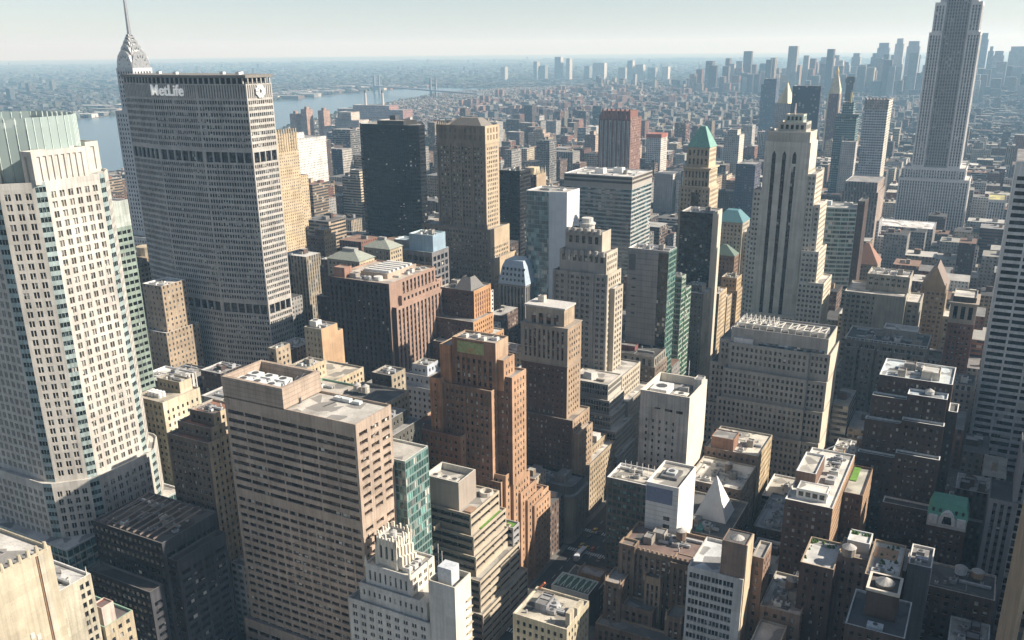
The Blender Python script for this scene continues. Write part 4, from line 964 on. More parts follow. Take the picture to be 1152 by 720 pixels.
def mansard():
    b = Bld('green_mansard_house', 'small ornate white fronted building with a bright green mansard roof', (1, 411), panes=20)
    b.tier((-7, 9, 405.3, 420), 0, 51.6, P_.but(wall=DBRICK), None, None); b.tier((-7, 9, 405, 420), 51.6, 57, St('punch', 3.6, 4.2, .5, .6, .4, 1, 1, .6, wall=wall((.62, .63, .62), .15), trim=None, glass=GD), None, None, faces={1: P_.but(wall=DBRICK), 3: P_.but(wall=DBRICK)})
    gr = plain((.10, .31, .215), .6, 0, .25); p = rect(-7.3, 9.3, 404.7, 420.3); q = rect(-6, 8, 408.5, 419); b.part('mansard_roof', sides(p, 57, q, 62) + cap(q, 62), gr)
    wq = plain((.7, .71, .7), .7); dm = []
    for x in (-5, -2.2, 4.2, 7): dm += cyl(x, 406.2, .55, 58.6, 60, 8)
    b.part('round_dormer', dm, GD)
    a = [(1 + 3.4 * math.cos(math.pi * i / 8), 54.5 + 5.4 * math.sin(math.pi * i / 8)) for i in range(9)]; fr = []
    for u_, v in zip(a, a[1:]): fr += [[(u_[0], 404.2, u_[1]), (v[0], 404.2, v[1]), (v[0], 404.2, 53.5), (u_[0], 404.2, 53.5)], [(u_[0], 404.2, u_[1]), (v[0], 404.2, v[1]), (v[0], 407, v[1]), (u_[0], 407, u_[1])]]
    b.part('arched_gable', fr, wq); b.part('arched_window', [[(1 - 2, 404.1, 54), (1 + 2, 404.1, 54), (1 + 1.4, 404.1, 57.6), (1 - 1.4, 404.1, 57.6)]], GD); b.part('side_bay', boxq(-6.4, -3, 403.9, 405, 53.5, 57.4) + boxq(5, 8.4, 403.9, 405, 53.5, 57.4), wq); b.done()
mansard()
def stepped_dark():
    b = Bld('stepped_dark_brick_block', 'very dark brick block stepping down in terraces with thin white parapets', (-20, 455), panes=100)
    c = wall((.078, .052, .046), .25); wp = plain((.68, .68, .66), .7); st = St('punch', 2.5, 3.55, .42, .46, .35, 1, 1, 1.5, wall=c, trim=c, glass=glass((.02, .02, .022), .42))
    b.tier((-38, -6, 443, 470), 0, 106, st, (.55, .60, .62), .9, cope=wp); b.tier((-24, -7, 434, 443), 0, 101.5, st, (.45, .52, .58), .9, cope=wp); b.tier((-39.5, -24, 438, 443.4), 0, 97, st, RD, .9, cope=wp)
    b.tier((-41, -24, 434, 438.2), 0, 86, st, RD, .9, cope=wp); b.tier((-24.6, -6.5, 429.5, 434.2), 0, 90, st, RD, .9, cope=wp); b.tier((-42, -24.4, 430, 434.2), 0, 70, st, RD, .9, cope=wp); b.tier((-25, -6, 425, 429.7), 0, 75, st, RD, .9, cope=wp); b.tier((-27, -6, 418, 425.2), 0, 52, st, RD, .9, cope=wp); b.tier((-6, -2, 440, 452), 0, 94, st, RD, .9, cope=wp)
    b.bulkhead(-20, -12, 448, 458, 105, 109, wall((.66, .6, .5)), (.6, .6, .56)); b.clutter(-36, -8, 445, 468, 105.1, 8); b.tank(-15, 440, 100.6, 2, 1.6, .3, (.5, .5, .5)); b.done()
stepped_dark()
def bookish():
    b = Bld('grey_wide_hotel_block', 'wide grey brown stone block with a railed dark roof behind the stepped dark brick block', (-48, 588), panes=80)
    c = wall((.255, .235, .205), .25); st = St('punch', 3.5, 3.7, .62, .54, .45, 1.2, 1.2, 1.6, grp=2, wall=c, trim=c, glass=glass((.025, .025, .027), .3)); lt = plain((.5, .48, .43), .8)
    for i in range(5): b.tier((-71 + i * 9.5, -63.2 + i * 9.5, 569, 573), 0, 78.5, st, RD, cope=lt)
    b.tier((-72, -24.5, 572, 604), 0, 82.5, st, (.08, .085, .09), 1.2, cope=lt); b.tier((-76, -68, 570, 604), 0, 61, st, RM, cope=lt)
    b.part('railing', sum([bar((-70.5 + i * 2.6, 571.6, 82.5), (-70.5 + i * 2.6, 571.6, 84), .12) for i in range(18)], []) + bar((-70.5, 571.6, 84), (-25, 571.6, 84), .15), plain((.6, .62, .6)))
    b.clutter(-69, -27, 575, 601, 81.3, 16); b.tier((-52, -32, 590, 603), 81, 87, St('blank', wall=wall((.36, .34, .3))), RL); b.done()
bookish()
simple('cornice_block', 'grey block with deep arcaded cornice and boxy roof plant, left of the white slab', [(-23, 4, 560, 582, 0, 64), (-22.5, 3.5, 560.6, 581, 63, 67.5, St('punch', 3, 4, .55, .7, .5, 1, 1, .5, wall=wall((.33, .3, .28)), trim=None, glass=GD))], P_.but(wall=wall((.24, .21, .2))), roof=(.14, .13, .13), n=6, panes=30, extra=lambda b: [b.unit(x, 568, 66.5, 4, 4, 3.4, c) for x, c in ((-20, (.6, .6, .57)), (-10, (.4, .6, .57)), (-2, (.6, .58, .53)))])
def arch_brick():
    b = Bld('arched_brick_tower', 'narrow red brick tower with three tall arches under a pale cornice', (-10, 668), panes=40)
    c = wall((.25, .13, .10), .25); l = wall((.42, .36, .3), .2); st = St('punch', 2.9, 3.7, .42, .5, .35, 1.4, 1.4, .8, wall=c, trim=l, glass=G1)
    b.tier((-18, -2, 655, 684), 0, 78, st, RM, faces={1: st.but(wall=wall((.2, .12, .1)))}, cope=l); b.tier((-18, -2, 655.2, 683.8), 78, 92, St('strip', 4.6, 11, .56, .8, .7, 1.2, 1.2, 1.2, wall=l, trim=l, glass=GD), RL, cope=l)
    b.part('cornice', boxq(-19, -1, 654, 685, 91.2, 92.4), l); b.tier((-17, -3, 657, 680), 92.3, 96, P_.but(wall=wall((.1, .09, .09))), RL); b.done()
arch_brick()
def gable_gothic():
    b = Bld('gothic_gabled_tower', 'brown gothic tower with steep gable and pointed dormers', (-32, 742), panes=0)
    c = wall((.32, .25, .175), .25); st = P_.but(wall=c, trim=c, bay=3.4, grp=2, ww=.6); b.tier((-42, -24, 728, 760), 0, 82, st, None, None); rf = plain((.21, .165, .14), .8)
    b.part('steep_roof', [[(-42.3, 727.7, 82), (-23.7, 727.7, 82), (-32.6, 729, 99), (-33.4, 729, 99)], [(-23.7, 727.7, 82), (-23.7, 760, 82), (-32.6, 758, 99), (-32.6, 729, 99)], [(-23.7, 760, 82), (-42.3, 760, 82), (-33.4, 758, 99), (-32.6, 758, 99)], [(-42.3, 760, 82), (-42.3, 727.7, 82), (-33.4, 729, 99), (-33.4, 758, 99)]], [c, rf], mi=[0, 1, 0, 1])
    b.part('dormer', sum([cyl(x, 727.4, 1.1, 80, 88, 5, .1) for x in (-41, -25)], []), c); b.tier((-24, -15, 730, 752), 0, 62, P_.but(wall=wall((.4, .35, .27))), RL); b.done()
gable_gothic()
simple('beige_blank_block', 'beige block with a big blank wall, behind the grey brown stone block', [(-86, -46, 655, 690, 0, 92), (-74, -46, 668, 691, 91, 103), (-45.9, -37, 660, 688, 0, 88)], P_.but(wall=wall((.36, .335, .28)), grp=2, bay=3.6, ww=.6), {1: BL}, roof=RL, n=6, panes=40, extra=lambda b: b.part('blank_wall_panel', boxq(-66, -46.4, 654.7, 655.1, 62, 91.5), wall((.40, .375, .32), .25)))
def red_pyramid():
    b = Bld('red_roofed_tower', 'small brown tower with a red tiled pyramid roof beyond the striped skyscraper', (-105, 915), panes=0)
    b.tier((-117, -92, 903, 930), 0, 58, P_.but(wall=wall((.27, .2, .15)), grp=2, ww=.6), {}, None, faces={1: P_.but(wall=wall((.45, .38, .3)))})
    q = rect(-106, -103, 915, 918); b.part('pyramid_roof', sides(rect(-117.5, -91.5, 902.5, 930.5), 58, q, 76) + cap(q, 76), plain((.27, .145, .10), .8, 0, .3)); b.done()
red_pyramid()
def bowed_glass():
    b = Bld('bowed_green_glass_tower', 'green glass tower with white floor bands and a bowed front, behind the striped skyscraper', (-128, 866), panes=0)
    w_ = wall((.46, .50, .47), .1); st = St('punch', 5.2, 3.9, .97, .64, .3, .1, .1, .6, wall=w_, trim=w_, glass=glass((.045, .09, .08), .16, .06, .7, (3, 3, 3.9)))
    n_ = 8; P = [(-158 + 48 * i / n_, 858 - 9 * math.sin(math.pi * (.12 + .88 * i / n_) * .9)) for i in range(n_ + 1)] + [(-110, 884), (-158, 884)]
    b.tier(P, 0, 118, st, (.55, .54, .5)); b.tier((-110, -104, 856, 880), 0, 124, St('punch', 3, 3.9, .35, .3, .3, 1, 1, 3, wall=wall((.10, .07, .06)), glass=GD), RD); b.unit(-140, 868, 117, 12, 6, 4, (.5, .52, .52)); b.unit(-120, 872, 117, 7, 5, 3); b.done()
bowed_glass()

def swooping():
    b = Bld('travertine_slab', 'white stone and black glass slab with a base that sweeps outward, at the right edge', (42, 610), panes=100)
    c = wall((.72, .71, .69), .2); E, W = 5.5, 82
    prof = [(0, 557), (12, 562.5), (24, 567), (38, 570.6), (54, 573), (72, 574.4), (92, 575), (190, 575)]
    def yn(z):
        for (a, p), (c_, q) in zip(prof, prof[1:]):
            if z <= c_: return p + (q - p) * (z - a) / (c_ - a)
        return prof[-1][1]
    q, gq = [], []; fl = 4.05; nfl = 46; ncol = 7; bw = (W - E) / ncol
    zs = [k * fl for k in range(nfl + 1)]
    def rec(x0, x1, z0, z1, d=0.0): return [(x0, yn(z0) + d, z0), (x1, yn(z0) + d, z0), (x1, yn(z1) + d, z1), (x0, yn(z1) + d, z1)]
    for z in zs[:-1]:
        q.append(rec(E, W, z, z + 1.75)); q.append([(E, yn(z + 1.75), z + 1.75), (W, yn(z + 1.75), z + 1.75), (W, yn(z + 1.75) + .6, z + 1.75), (E, yn(z + 1.75) + .6, z + 1.75)])
        for k in range(ncol + 1):
            a = E + k * bw - (.55 if k else 0); a2 = a + (1.5 if k in (0,) else 1.1); q.append(rec(a, a2, z + 1.75, z + fl))
            q.append([(a2, yn(z + 1.75), z + 1.75), (a2, yn(z + 1.75) + .6, z + 1.75), (a2, yn(z + fl) + .6, z + fl), (a2, yn(z + fl), z + fl)]); q.append([(a, yn(z + 1.75), z + 1.75), (a, yn(z + 1.75) + .6, z + 1.75), (a, yn(z + fl) + .6, z + fl), (a, yn(z + fl), z + fl)])
        for k in range(ncol): gq.append(rec(E + k * bw + .5, E + (k + 1) * bw - .5, z + 1.75, z + fl, .6))
    top = nfl * fl; q.append(rec(E, W, top, top + 8)); S = 645
    for z0, z1 in zip([p[0] for p in prof], [p[0] for p in prof][1:]):
        z1 = min(z1, top + 8) if z1 < 190 else top + 8
        q.append([(E, S, z0), (E, yn(z0), z0), (E, yn(z1), z1), (E, S, z1)]); q.append([(W, yn(z0), z0), (W, S, z0), (W, S, z1), (W, yn(z1), z1)])
    q.append([(W, S, 0), (E, S, 0), (E, S, top + 8), (W, S, top + 8)]); b.part('wall', q, c); b.part('roof', cap(rect(E, W, 575, S), top + 8), roofm(RM))
    gl_ = glass((.012, .012, .013), .06, .08, .45, (3.1, 3.1, 4.05))
    gq.sort(key=lambda p: -p[0][2] * 0 + (p[0][0] - 10) ** 2 * .25 + (p[0][2] - 120) ** 2)
    for g_ in gq[:100]: b.part('window', [g_], gl_)
    tag(b.part('windows', gq[100:], gl_), kind='stuff'); b.done()
swooping()
def ribbed_right():
    b = Bld('grey_ribbed_tower', 'dark tower with grey vertical ribs and white floor bands at the right edge', (40, 425), panes=80)
    c = wall((.30, .30, .31), .12); st = St('strip', 3.3, 3.8, .5, .5, .6, 1.2, 1.2, 1, wall=c, trim=plain((.12, .12, .13)), glass=GD)
    b.tier((16, 27, 412, 434), 0, 67, st, RD); b.tier((25, 30, 414, 440), 66, 90, st, RD); b.tier((27, 64, 415, 440), 0, 90, St('punch', 40, 3.8, .995, .78, .5, .2, .2, .4, wall=wall((.62, .61, .59), .1), glass=GD), RD); b.done()
ribbed_right()
simple('tan_ribbed_tower', 'tan stone tower with close vertical ribs cutting off the bottom right corner', [(18.3, 62, 214, 262, 0, 178)], St('strip', 1.9, 3.6, .5, .62, .5, .5, .5, 2, wall=wall((.42, .33, .24), .2), trim=wall((.2, .17, .15)), glass=G1), panes=60)
simple('brown_cornice_block', 'dark brown block with a pale ornate parapet, by the grey ribbed tower', [(-4, 22, 352, 372, 0, 52)], P_.but(wall=wall((.13, .095, .08)), bay=3.6), roof=RD, n=3, panes=40, cope=wall((.6, .54, .45)), extra=lambda b: [b.tank(x, 366, 51, 2.3, 2.6, 1.8, c) for x, c in ((9, (.45, .5, .55)), (15, (.36, .24, .16)))])

# --- east of Madison Avenue and the left edge
def brown_fins():
    b = Bld('brown_finned_block', 'bulky brown block with close vertical fins and a pale plant roof', (-363, 494), panes=100)
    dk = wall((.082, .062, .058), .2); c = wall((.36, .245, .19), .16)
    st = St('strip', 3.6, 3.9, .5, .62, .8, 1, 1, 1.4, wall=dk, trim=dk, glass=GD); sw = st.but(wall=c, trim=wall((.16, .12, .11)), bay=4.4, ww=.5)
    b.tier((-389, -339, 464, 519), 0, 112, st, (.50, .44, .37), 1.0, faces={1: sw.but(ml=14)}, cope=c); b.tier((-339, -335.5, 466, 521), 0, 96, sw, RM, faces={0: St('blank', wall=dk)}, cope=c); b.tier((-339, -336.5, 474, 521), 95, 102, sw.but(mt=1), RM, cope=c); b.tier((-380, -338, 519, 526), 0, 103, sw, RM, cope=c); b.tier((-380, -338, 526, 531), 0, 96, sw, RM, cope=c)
    b.bulkhead(-386, -377, 467, 475, 111, 118, wall((.34, .2, .15)), (.36, .25, .2)); b.bulkhead(-372, -350, 478, 512, 111, 114.5, wall((.5, .4, .32)), (.6, .58, .54))
    for i in range(6): b.part('roof_monitor', boxq(-371, -351, 481 + i * 5, 483.2 + i * 5, 114, 115.6), plain((.62, .61, .58)))
    b.part('cooling_drum', cyl(-354, 473, 3, 111, 113.6, 14) + cyl(-362, 472, 2.4, 111, 113, 14), plain((.56, .55, .52))); b.clutter(-388, -344, 466, 476, 111, 6); b.clutter(-350, -343, 482, 518, 111, 5); b.done()
brown_fins()
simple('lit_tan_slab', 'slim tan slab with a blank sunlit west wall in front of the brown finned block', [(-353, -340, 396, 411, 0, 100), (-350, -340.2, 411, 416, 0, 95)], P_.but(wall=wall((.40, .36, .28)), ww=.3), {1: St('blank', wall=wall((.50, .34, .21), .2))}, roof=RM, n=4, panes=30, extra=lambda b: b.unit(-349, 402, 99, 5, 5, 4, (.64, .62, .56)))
simple('tangled_roof_block', 'low tan block with a tangle of roof pipes, left of the lit tan slab', [(-385, -356, 372, 404, 0, 72), (-362, -356, 374, 386, 71, 92)], P_.but(wall=wall((.42, .34, .25))), roof=RD, n=12, panes=20, extra=lambda b: [b.part('pipe', bar((-360.5, 373.6, 40), (-360.5, 373.6, 88), .4), plain((.12, .1, .09))), b.bulkhead(-374, -364, 390, 400, 71, 84, wall((.2, .15, .12)))])
simple('cream_roof_house_block', 'cream block with stacked roof houses behind the plant screen of the pink tower', [(-332, -306, 352, 390, 0, 84), (-330, -318, 356, 372, 83, 92)], P_.but(wall=wall((.36, .26, .18))), {1: P_.but(wall=wall((.56, .46, .32)))}, roof=(.52, .47, .38), n=9, panes=30)
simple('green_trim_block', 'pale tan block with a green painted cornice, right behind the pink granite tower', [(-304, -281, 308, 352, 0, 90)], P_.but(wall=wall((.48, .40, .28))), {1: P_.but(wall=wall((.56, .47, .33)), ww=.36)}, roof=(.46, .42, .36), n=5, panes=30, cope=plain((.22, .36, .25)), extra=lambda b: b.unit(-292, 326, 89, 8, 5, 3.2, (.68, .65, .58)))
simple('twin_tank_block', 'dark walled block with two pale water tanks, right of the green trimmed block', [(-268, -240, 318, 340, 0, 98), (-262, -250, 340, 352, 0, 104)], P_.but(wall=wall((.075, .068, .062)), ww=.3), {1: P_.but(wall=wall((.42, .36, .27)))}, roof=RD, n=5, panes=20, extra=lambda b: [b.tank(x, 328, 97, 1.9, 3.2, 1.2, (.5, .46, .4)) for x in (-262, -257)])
simple('dark_wall_block', 'black walled block with a ragged sunlit patch on its side, next to the twin tanks', [(-241, -226, 306, 329, 0, 90), (-239, -231, 312, 325, 89, 95)], St('blank', wall=wall((.10, .095, .088), .3)), {1: P_.but(wall=wall((.13, .125, .11)), ww=.3)}, roof=RM, n=4)
simple('bluish_white_block', 'bluish white setback block in front of the brown finned block', [(-280, -256, 385, 405, 0, 80), (-277, -259, 388, 404, 79, 86), (-273, -263, 391, 402, 85, 91)], P_.but(wall=wall((.44, .48, .54), .15)), roof=RL, n=3, panes=60)
simple('shade_dark_glass_wedge', 'shade-darkened building with a ragged glazed roof, left of the pink granite tower', [(-322, -280, 218, 248, 0, 66), (-320, -283, 211, 218, 0, 46), (-280, -275, 220, 247, 0, 58)], St('punch', 3, 3.8, .8, .6, .3, .5, .5, 1.4, wall=wall((.022, .018, .018)), glass=GD), {1: St('punch', 6, 3.8, .8, .5, .3, 1, 1, 5, wall=wall((.075, .075, .085)), glass=GD)}, roof=(.08, .07, .065), n=10, panes=60,  # wall and roof colours darkened to stand in for shade
    extra=lambda b: b.part('glazed_roof', sum([bar((-318 + i * 4, 219, 66), (-312 + i * 4, 240, 71), .3) for i in range(9)], []), plain((.2, .16, .14))))
simple('red_terrace_block', 'stone block with a dark red terrace, left of the pink granite tower', [(-309, -284, 252, 274, 0, 96), (-306, -286, 256, 274, 95, 101), (-302, -287.5, 260, 274, 100, 106)], P_.but(wall=wall((.17, .13, .1))), {1: P_.but(wall=wall((.50, .41, .29)))}, roof=(.30, .15, .11), n=4, panes=40)
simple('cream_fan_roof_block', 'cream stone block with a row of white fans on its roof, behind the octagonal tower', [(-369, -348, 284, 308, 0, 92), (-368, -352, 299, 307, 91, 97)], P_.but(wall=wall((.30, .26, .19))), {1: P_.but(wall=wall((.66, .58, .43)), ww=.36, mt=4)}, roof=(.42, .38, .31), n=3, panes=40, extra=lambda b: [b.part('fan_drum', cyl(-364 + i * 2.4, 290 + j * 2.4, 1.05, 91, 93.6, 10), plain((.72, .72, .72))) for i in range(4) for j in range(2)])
simple('plaza_podium', 'low podium with rusty brown roofs at the foot of the ribbed slab', [(-450, -392, 390, 436, 0, 26), (-430, -405, 395, 412, 25, 33)], P_.but(wall=wall((.13, .11, .1))), roof=(.32, .21, .13), n=10)
def party_walls():
    b = Bld('cream_party_wall_block', 'cream rendered building with a scalloped parapet in the bottom left corner', (-268, 138), panes=20)
    c = wall((.50, .44, .33), .2); st = St('blank', wall=c); b.tier((-290, -255, 118, 156.5), 0, 104, st, RL, 1.2, cope=c)
    sc_ = []
    for i in range(12): sc_ += cyl(-255.6, 122 + i * 3, .9, 103.5, 106.2, 8, .5)
    b.part('scalloped_parapet', sc_, c); b.part('stone_quoins', boxq(-255.1, -254.6, 151.6, 153.6, 62, 103), wall((.55, .5, .4), .25)); b.part('drainpipe', boxq(-255.05, -254.75, 150.9, 151.3, 60, 103), plain((.24, .14, .08)))
    b.part('window', boxq(-255.1, -254.8, 144, 145.4, 76, 78), WHITE); b.part('window', boxq(-255.1, -254.8, 146, 147.4, 74.4, 76.4), WHITE); b.clutter(-288, -258, 120, 154, 102.8, 4); b.done()
party_walls()
simple('stained_wall_block', 'grey building with a rain stained blank wall, behind the cream corner building', [(-285, -258, 157, 170.5, 0, 85)], St('blank', wall=wall((.46, .42, .33), .3)), {1: St('punch', 2.0, 3.6, .62, .6, .4, 8.2, .8, 1.4, grp=1, wall=wall((.46, .42, .33), .3), trim=None, glass=GD)}, roof=(.5, .5, .49), n=3, panes=30, extra=lambda b: b.part('finial', sum([cyl(-259 , y, .35, 84, 88, 6, .05) for y in (163, 169.6)], []), plain((.6, .58, .5))))
simple('pink_bulkhead_house', 'small tan building with a pink and white roof house, bottom left', [(-280, -256.5, 171, 183, 0, 63)], P_.but(wall=wall((.45, .38, .27))), roof=(.12, .1, .1), n=2, panes=30, cope=plain((.25, .38, .3)), extra=lambda b: b.bulkhead(-263, -258, 172, 177, 62, 70, wall((.62, .5, .44)), (.3, .1, .08)))
def white_deco():
    b = Bld('white_deco_building', 'white art deco building with a carved crown and a tall blank lift shaft', (-180, 252), panes=100)
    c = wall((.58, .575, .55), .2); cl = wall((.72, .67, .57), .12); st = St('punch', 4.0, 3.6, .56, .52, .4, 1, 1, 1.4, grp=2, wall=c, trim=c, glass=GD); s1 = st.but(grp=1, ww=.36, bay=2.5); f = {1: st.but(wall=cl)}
    b.tier((-204.5, -166, 241, 248.6), 0, 50, st, RL, faces=f); b.tier((-200.6, -166, 248.6, 262), 0, 50, st, RL, faces=f); b.tier((-199.6, -168, 242.6, 262), 49, 57.5, s1.but(fl=4.6), RL, faces=f); b.tier((-197.4, -176, 244.2, 261), 56.5, 66, s1.but(fl=7, wh=.62), (.6, .56, .48), faces=f)
    b.tier((-193.5, -184, 247, 257), 65, 77, St('strip', 2.4, 8, .46, .72, .8, .8, .8, 1.8, wall=cl, trim=c, glass=GD), RL, faces=f)
    sp = []
    for i in range(7):
        for (x, y) in ((-193.5 + i * 1.58, 247), (-193.5 + i * 1.58, 257), (-184, 247 + i * 1.66), (-193.5, 247 + i * 1.66)): sp += boxq(x - .3, x + .3, y - .3, y + .3, 74, 78 + (i % 2) * 1.3)
    for i in range(5): sp += boxq(-183.9, -182.9, 247.3 + i * 2.2, 248.3 + i * 2.2, 65.5, 75 - .7 * i) + boxq(-182.9, -181.6, 247.3 + i * 2.2, 248.3 + i * 2.2, 65.5, 71 - .7 * i)
    for (x, y) in ((-193.5, 247), (-184, 247), (-184, 257), (-197, 244.4), (-176.4, 244.4)): sp += cyl(x, y, .8, 65, 80 if x != -197 and x != -176.4 else 69.5, 6, .12)
    b.part('carved_crown', sp, cl); b.clutter(-182, -177, 246, 258, 65.2, 4); b.tank(-188.7, 252, 76, 1.5, 2, .3, (.5, .5, .48))
    b.tier((-166, -154.5, 241.5, 253), 0, 69, St('blank', wall=c), (.35, .33, .3), 2.6, faces={1: St('blank', wall=cl)}, cope=plain((.5, .47, .4)), name='lift_shaft')
    b.part('plant_cabin', boxq(-164, -158, 245, 250.5, 66.4, 73.5), plain((.52, .55, .58), .5)); b.part('fire_escape', sum([boxq(-154.5, -153.4, 249, 252.6, 30 + i * 3.6, 30.25 + i * 3.6) for i in range(9)], []), plain((.4, .36, .28))); b.part('mast', cyl(-172, 258, .14, 57, 74, 5) + cyl(-170.6, 258.4, .14, 57, 71, 5), plain((.55, .55, .53))); b.done()
white_deco()
def low_cream():
    b = Bld('cream_corner_house', 'low cream building with chimney stacks and a roof deck, bottom centre by the avenue', (-130, 275), panes=60)
    c = wall((.52, .46, .33), .25); st = St('punch', 2.7, 3.6, .46, .56, .4, 1, 1, 1.8, wall=c, trim=c, glass=GD); b.tier((-142, -119, 263, 284), 0, 49, st, (.5, .46, .38), cope=wall((.66, .6, .48)))
    b.bulkhead(-136, -131, 270, 277, 48, 51.5, wall((.3, .3, .32))); b.part('chimney', boxq(-121, -119.2, 266, 270, 48, 54) + boxq(-121, -119.2, 273, 279, 48, 52), wall((.62, .55, .42))); b.clutter(-141, -122, 265, 282, 48.1, 6); b.part('orange_lift', bar((-140.5, 283, 49), (-137.5, 282, 53), .35), plain((.5, .13, .04))); b.done()
low_cream()
def green_skylight():
    b = Bld('skylit_low_building', 'low grey building with a green glazed lattice roof and blank pale wall', (-141, 322), panes=0)
    b.tier((-150, -132, 314, 326), 0, 30, St('blank', wall=wall((.42, .44, .45), .2)), (.08, .16, .13), .6, cope=plain((.5, .54, .52)), faces={1: St('blank', wall=wall((.1, .09, .09)))})
    la = []
    for i in range(6): la += bar((-149 + i * 2.9, 315, 30.2), (-147.6 + i * 2.9, 325, 30.6), .14) + bar((-149 + i * 2.9, 325, 30.2), (-147.4 + i * 2.9, 315, 30.6), .12)
    b.part('roof_lattice', la, plain((.5, .6, .54), .6)); b.tier((-150, -132, 326.2, 340), 0, 26, P_.but(wall=DBRICK), RD); b.bulkhead(-144, -133, 330, 337, 25, 29.5, wall((.34, .2, .1))); b.clutter(-149, -133, 327, 339, 25.2, 6); b.done()
green_skylight()
simple('columned_grey_block', 'grey stone block with tall columns between its upper windows, left of the hip roofed club', [(-520, -494, 588, 612, 0, 84)], St('strip', 3.2, 3.8, .5, .6, .5, 1, 1, 8, wall=wall((.21, .19, .18)), trim=wall((.14, .12, .12)), glass=GD), roof=RL, panes=0)
simple('black_side_slab', 'black glazed slab hard against the right side of the ribbed slab', [(-548, -527, 594, 620, 0, 86)], St('punch', 2.2, 3.7, .84, .7, .2, .3, .3, 1, wall=wall((.022, .022, .025)), glass=GD), roof=(.2, .25, .3))
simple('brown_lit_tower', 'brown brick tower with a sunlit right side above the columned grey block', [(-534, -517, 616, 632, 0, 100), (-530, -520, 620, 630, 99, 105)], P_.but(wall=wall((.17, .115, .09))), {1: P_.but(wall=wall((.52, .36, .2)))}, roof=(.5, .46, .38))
def clubs():
    for lab, (E, W, N, S, z), nm in (('grey stone club with a copper green hipped roof, behind the brown finned block', (-425, -396, 508, 526, 112), 'hip_roofed_club'), ('smaller tan stone block with a pale hipped roof, right of the hip roofed club', (-416, -392, 540, 556, 115), 'hip_roofed_block')):
        b = Bld(nm, lab, ((E + W) / 2, (N + S) / 2), panes=40); c = wall((.27, .25, .22), .2)
        b.tier((E, W, N, S), 0, z, P_.but(wall=c, trim=c, bay=3.3, ww=.42), None, None, faces={1: P_.but(wall=wall((.50, .42, .3)))})
        p = rect(E - .8, W + .8, N - .8, S + .8); q = rect(E + 8, W - 8, N + 6, S - 6); b.part('hipped_roof', sides(p, z, q, z + 5) + cap(q, z + 5), plain((.27, .29, .25), .8)); b.part('roof_plant', boxq(E + 9, W - 9, N + 6.6, S - 6.6, z + 5, z + 7), plain((.3, .3, .29))); b.done()
clubs()
simple('blue_roofed_block', 'grey block with a pale blue roof house below the gothic office slab', [(-418, -376, 572, 596, 0, 108), (-400, -378, 577, 595, 107, 120, St('blank', wall=wall((.30, .40, .48), .15))), (-418, -402, 582, 596, 107, 113)], St('punch', 6, 5.5, .7, .7, .5, 1, 1, 3, wall=wall((.22, .215, .22)), glass=GD), roof=(.36, .46, .52), panes=20)
def red_gable():
    b = Bld('red_brick_stepped_block', 'dark brick building with a steep grey gable and orange lit steps', (-318, 538), panes=40)
    c = wall((.12, .075, .06), .25); l = wall((.48, .28, .15), .2); st = P_.but(wall=c); f = {1: St('strip', 3, 3.6, .5, .6, .4, 1, 1, 2, wall=l, trim=l, glass=wall((.25, .12, .08)))}
    b.tier((-338, -310, 522, 546), 0, 97, st, RM, faces=f); b.tier((-336, -305, 512, 540), 0, 78, st, RM, faces={1: P_.but(wall=l)}); b.tier((-332, -301, 502, 548), 0, 64, st, (.5, .52, .5), faces={1: P_.but(wall=l)})
    b.part('steep_gable', [[(-326, 521.8, 96.8), (-312, 521.8, 96.8), (-316, 528, 105), (-322, 528, 105)], [(-312, 521.8, 96.8), (-312, 540, 96.8), (-316, 534, 105), (-316, 528, 105)], [(-312, 540, 96.8), (-326, 540, 96.8), (-322, 534, 105), (-316, 534, 105)], [(-326, 540, 96.8), (-326, 521.8, 96.8), (-322, 528, 105), (-322, 534, 105)]], plain((.16, .155, .15), .8)); b.clutter(-338, -328, 524, 544, 96, 3); b.done()
red_gable()
simple('glass_lean_roof_block', 'low block with a long sloping glazed roof behind the orange brick tower', [(-248, -212, 440, 470, 0, 66), (-240, -214, 446, 466, 65, 74)], St('punch', 2.4, 3.7, .8, .7, .2, .5, .5, 1, wall=wall((.16, .17, .17)), glass=GD), roof=(.25, .28, .29), n=8, panes=20)
def blue_mansard():
    b = Bld('blue_mansard_block', 'grey block with a tall pale blue mansard full of small windows', (-338, 640), panes=0)
    b.tier((-350, -326, 630, 655), 0, 74, St('strip', 3, 4, .5, .7, .5, 1, 1, 1, wall=wall((.27, .26, .25)), trim=GD, glass=GD), None, None); p = rect(-350.5, -325.5, 629.5, 655.5); q = rect(-346, -330, 634, 651)
    bl = plain((.36, .44, .52), .6); b.part('mansard_roof', sides(p, 74, rect(-348, -328, 632, 653), 88) + sides(rect(-348, -328, 632, 653), 88, q, 93) + cap(q, 93), bl)
    b.part('dormer', sum([boxq(-347 + i * 3.6, -345.6 + i * 3.6, 630.0 + j * .55, 632 + j * .55, 76.5 + j * 4.4, 78.6 + j * 4.4) for i in range(6) for j in range(3)], []), GD); b.done()
blue_mansard()

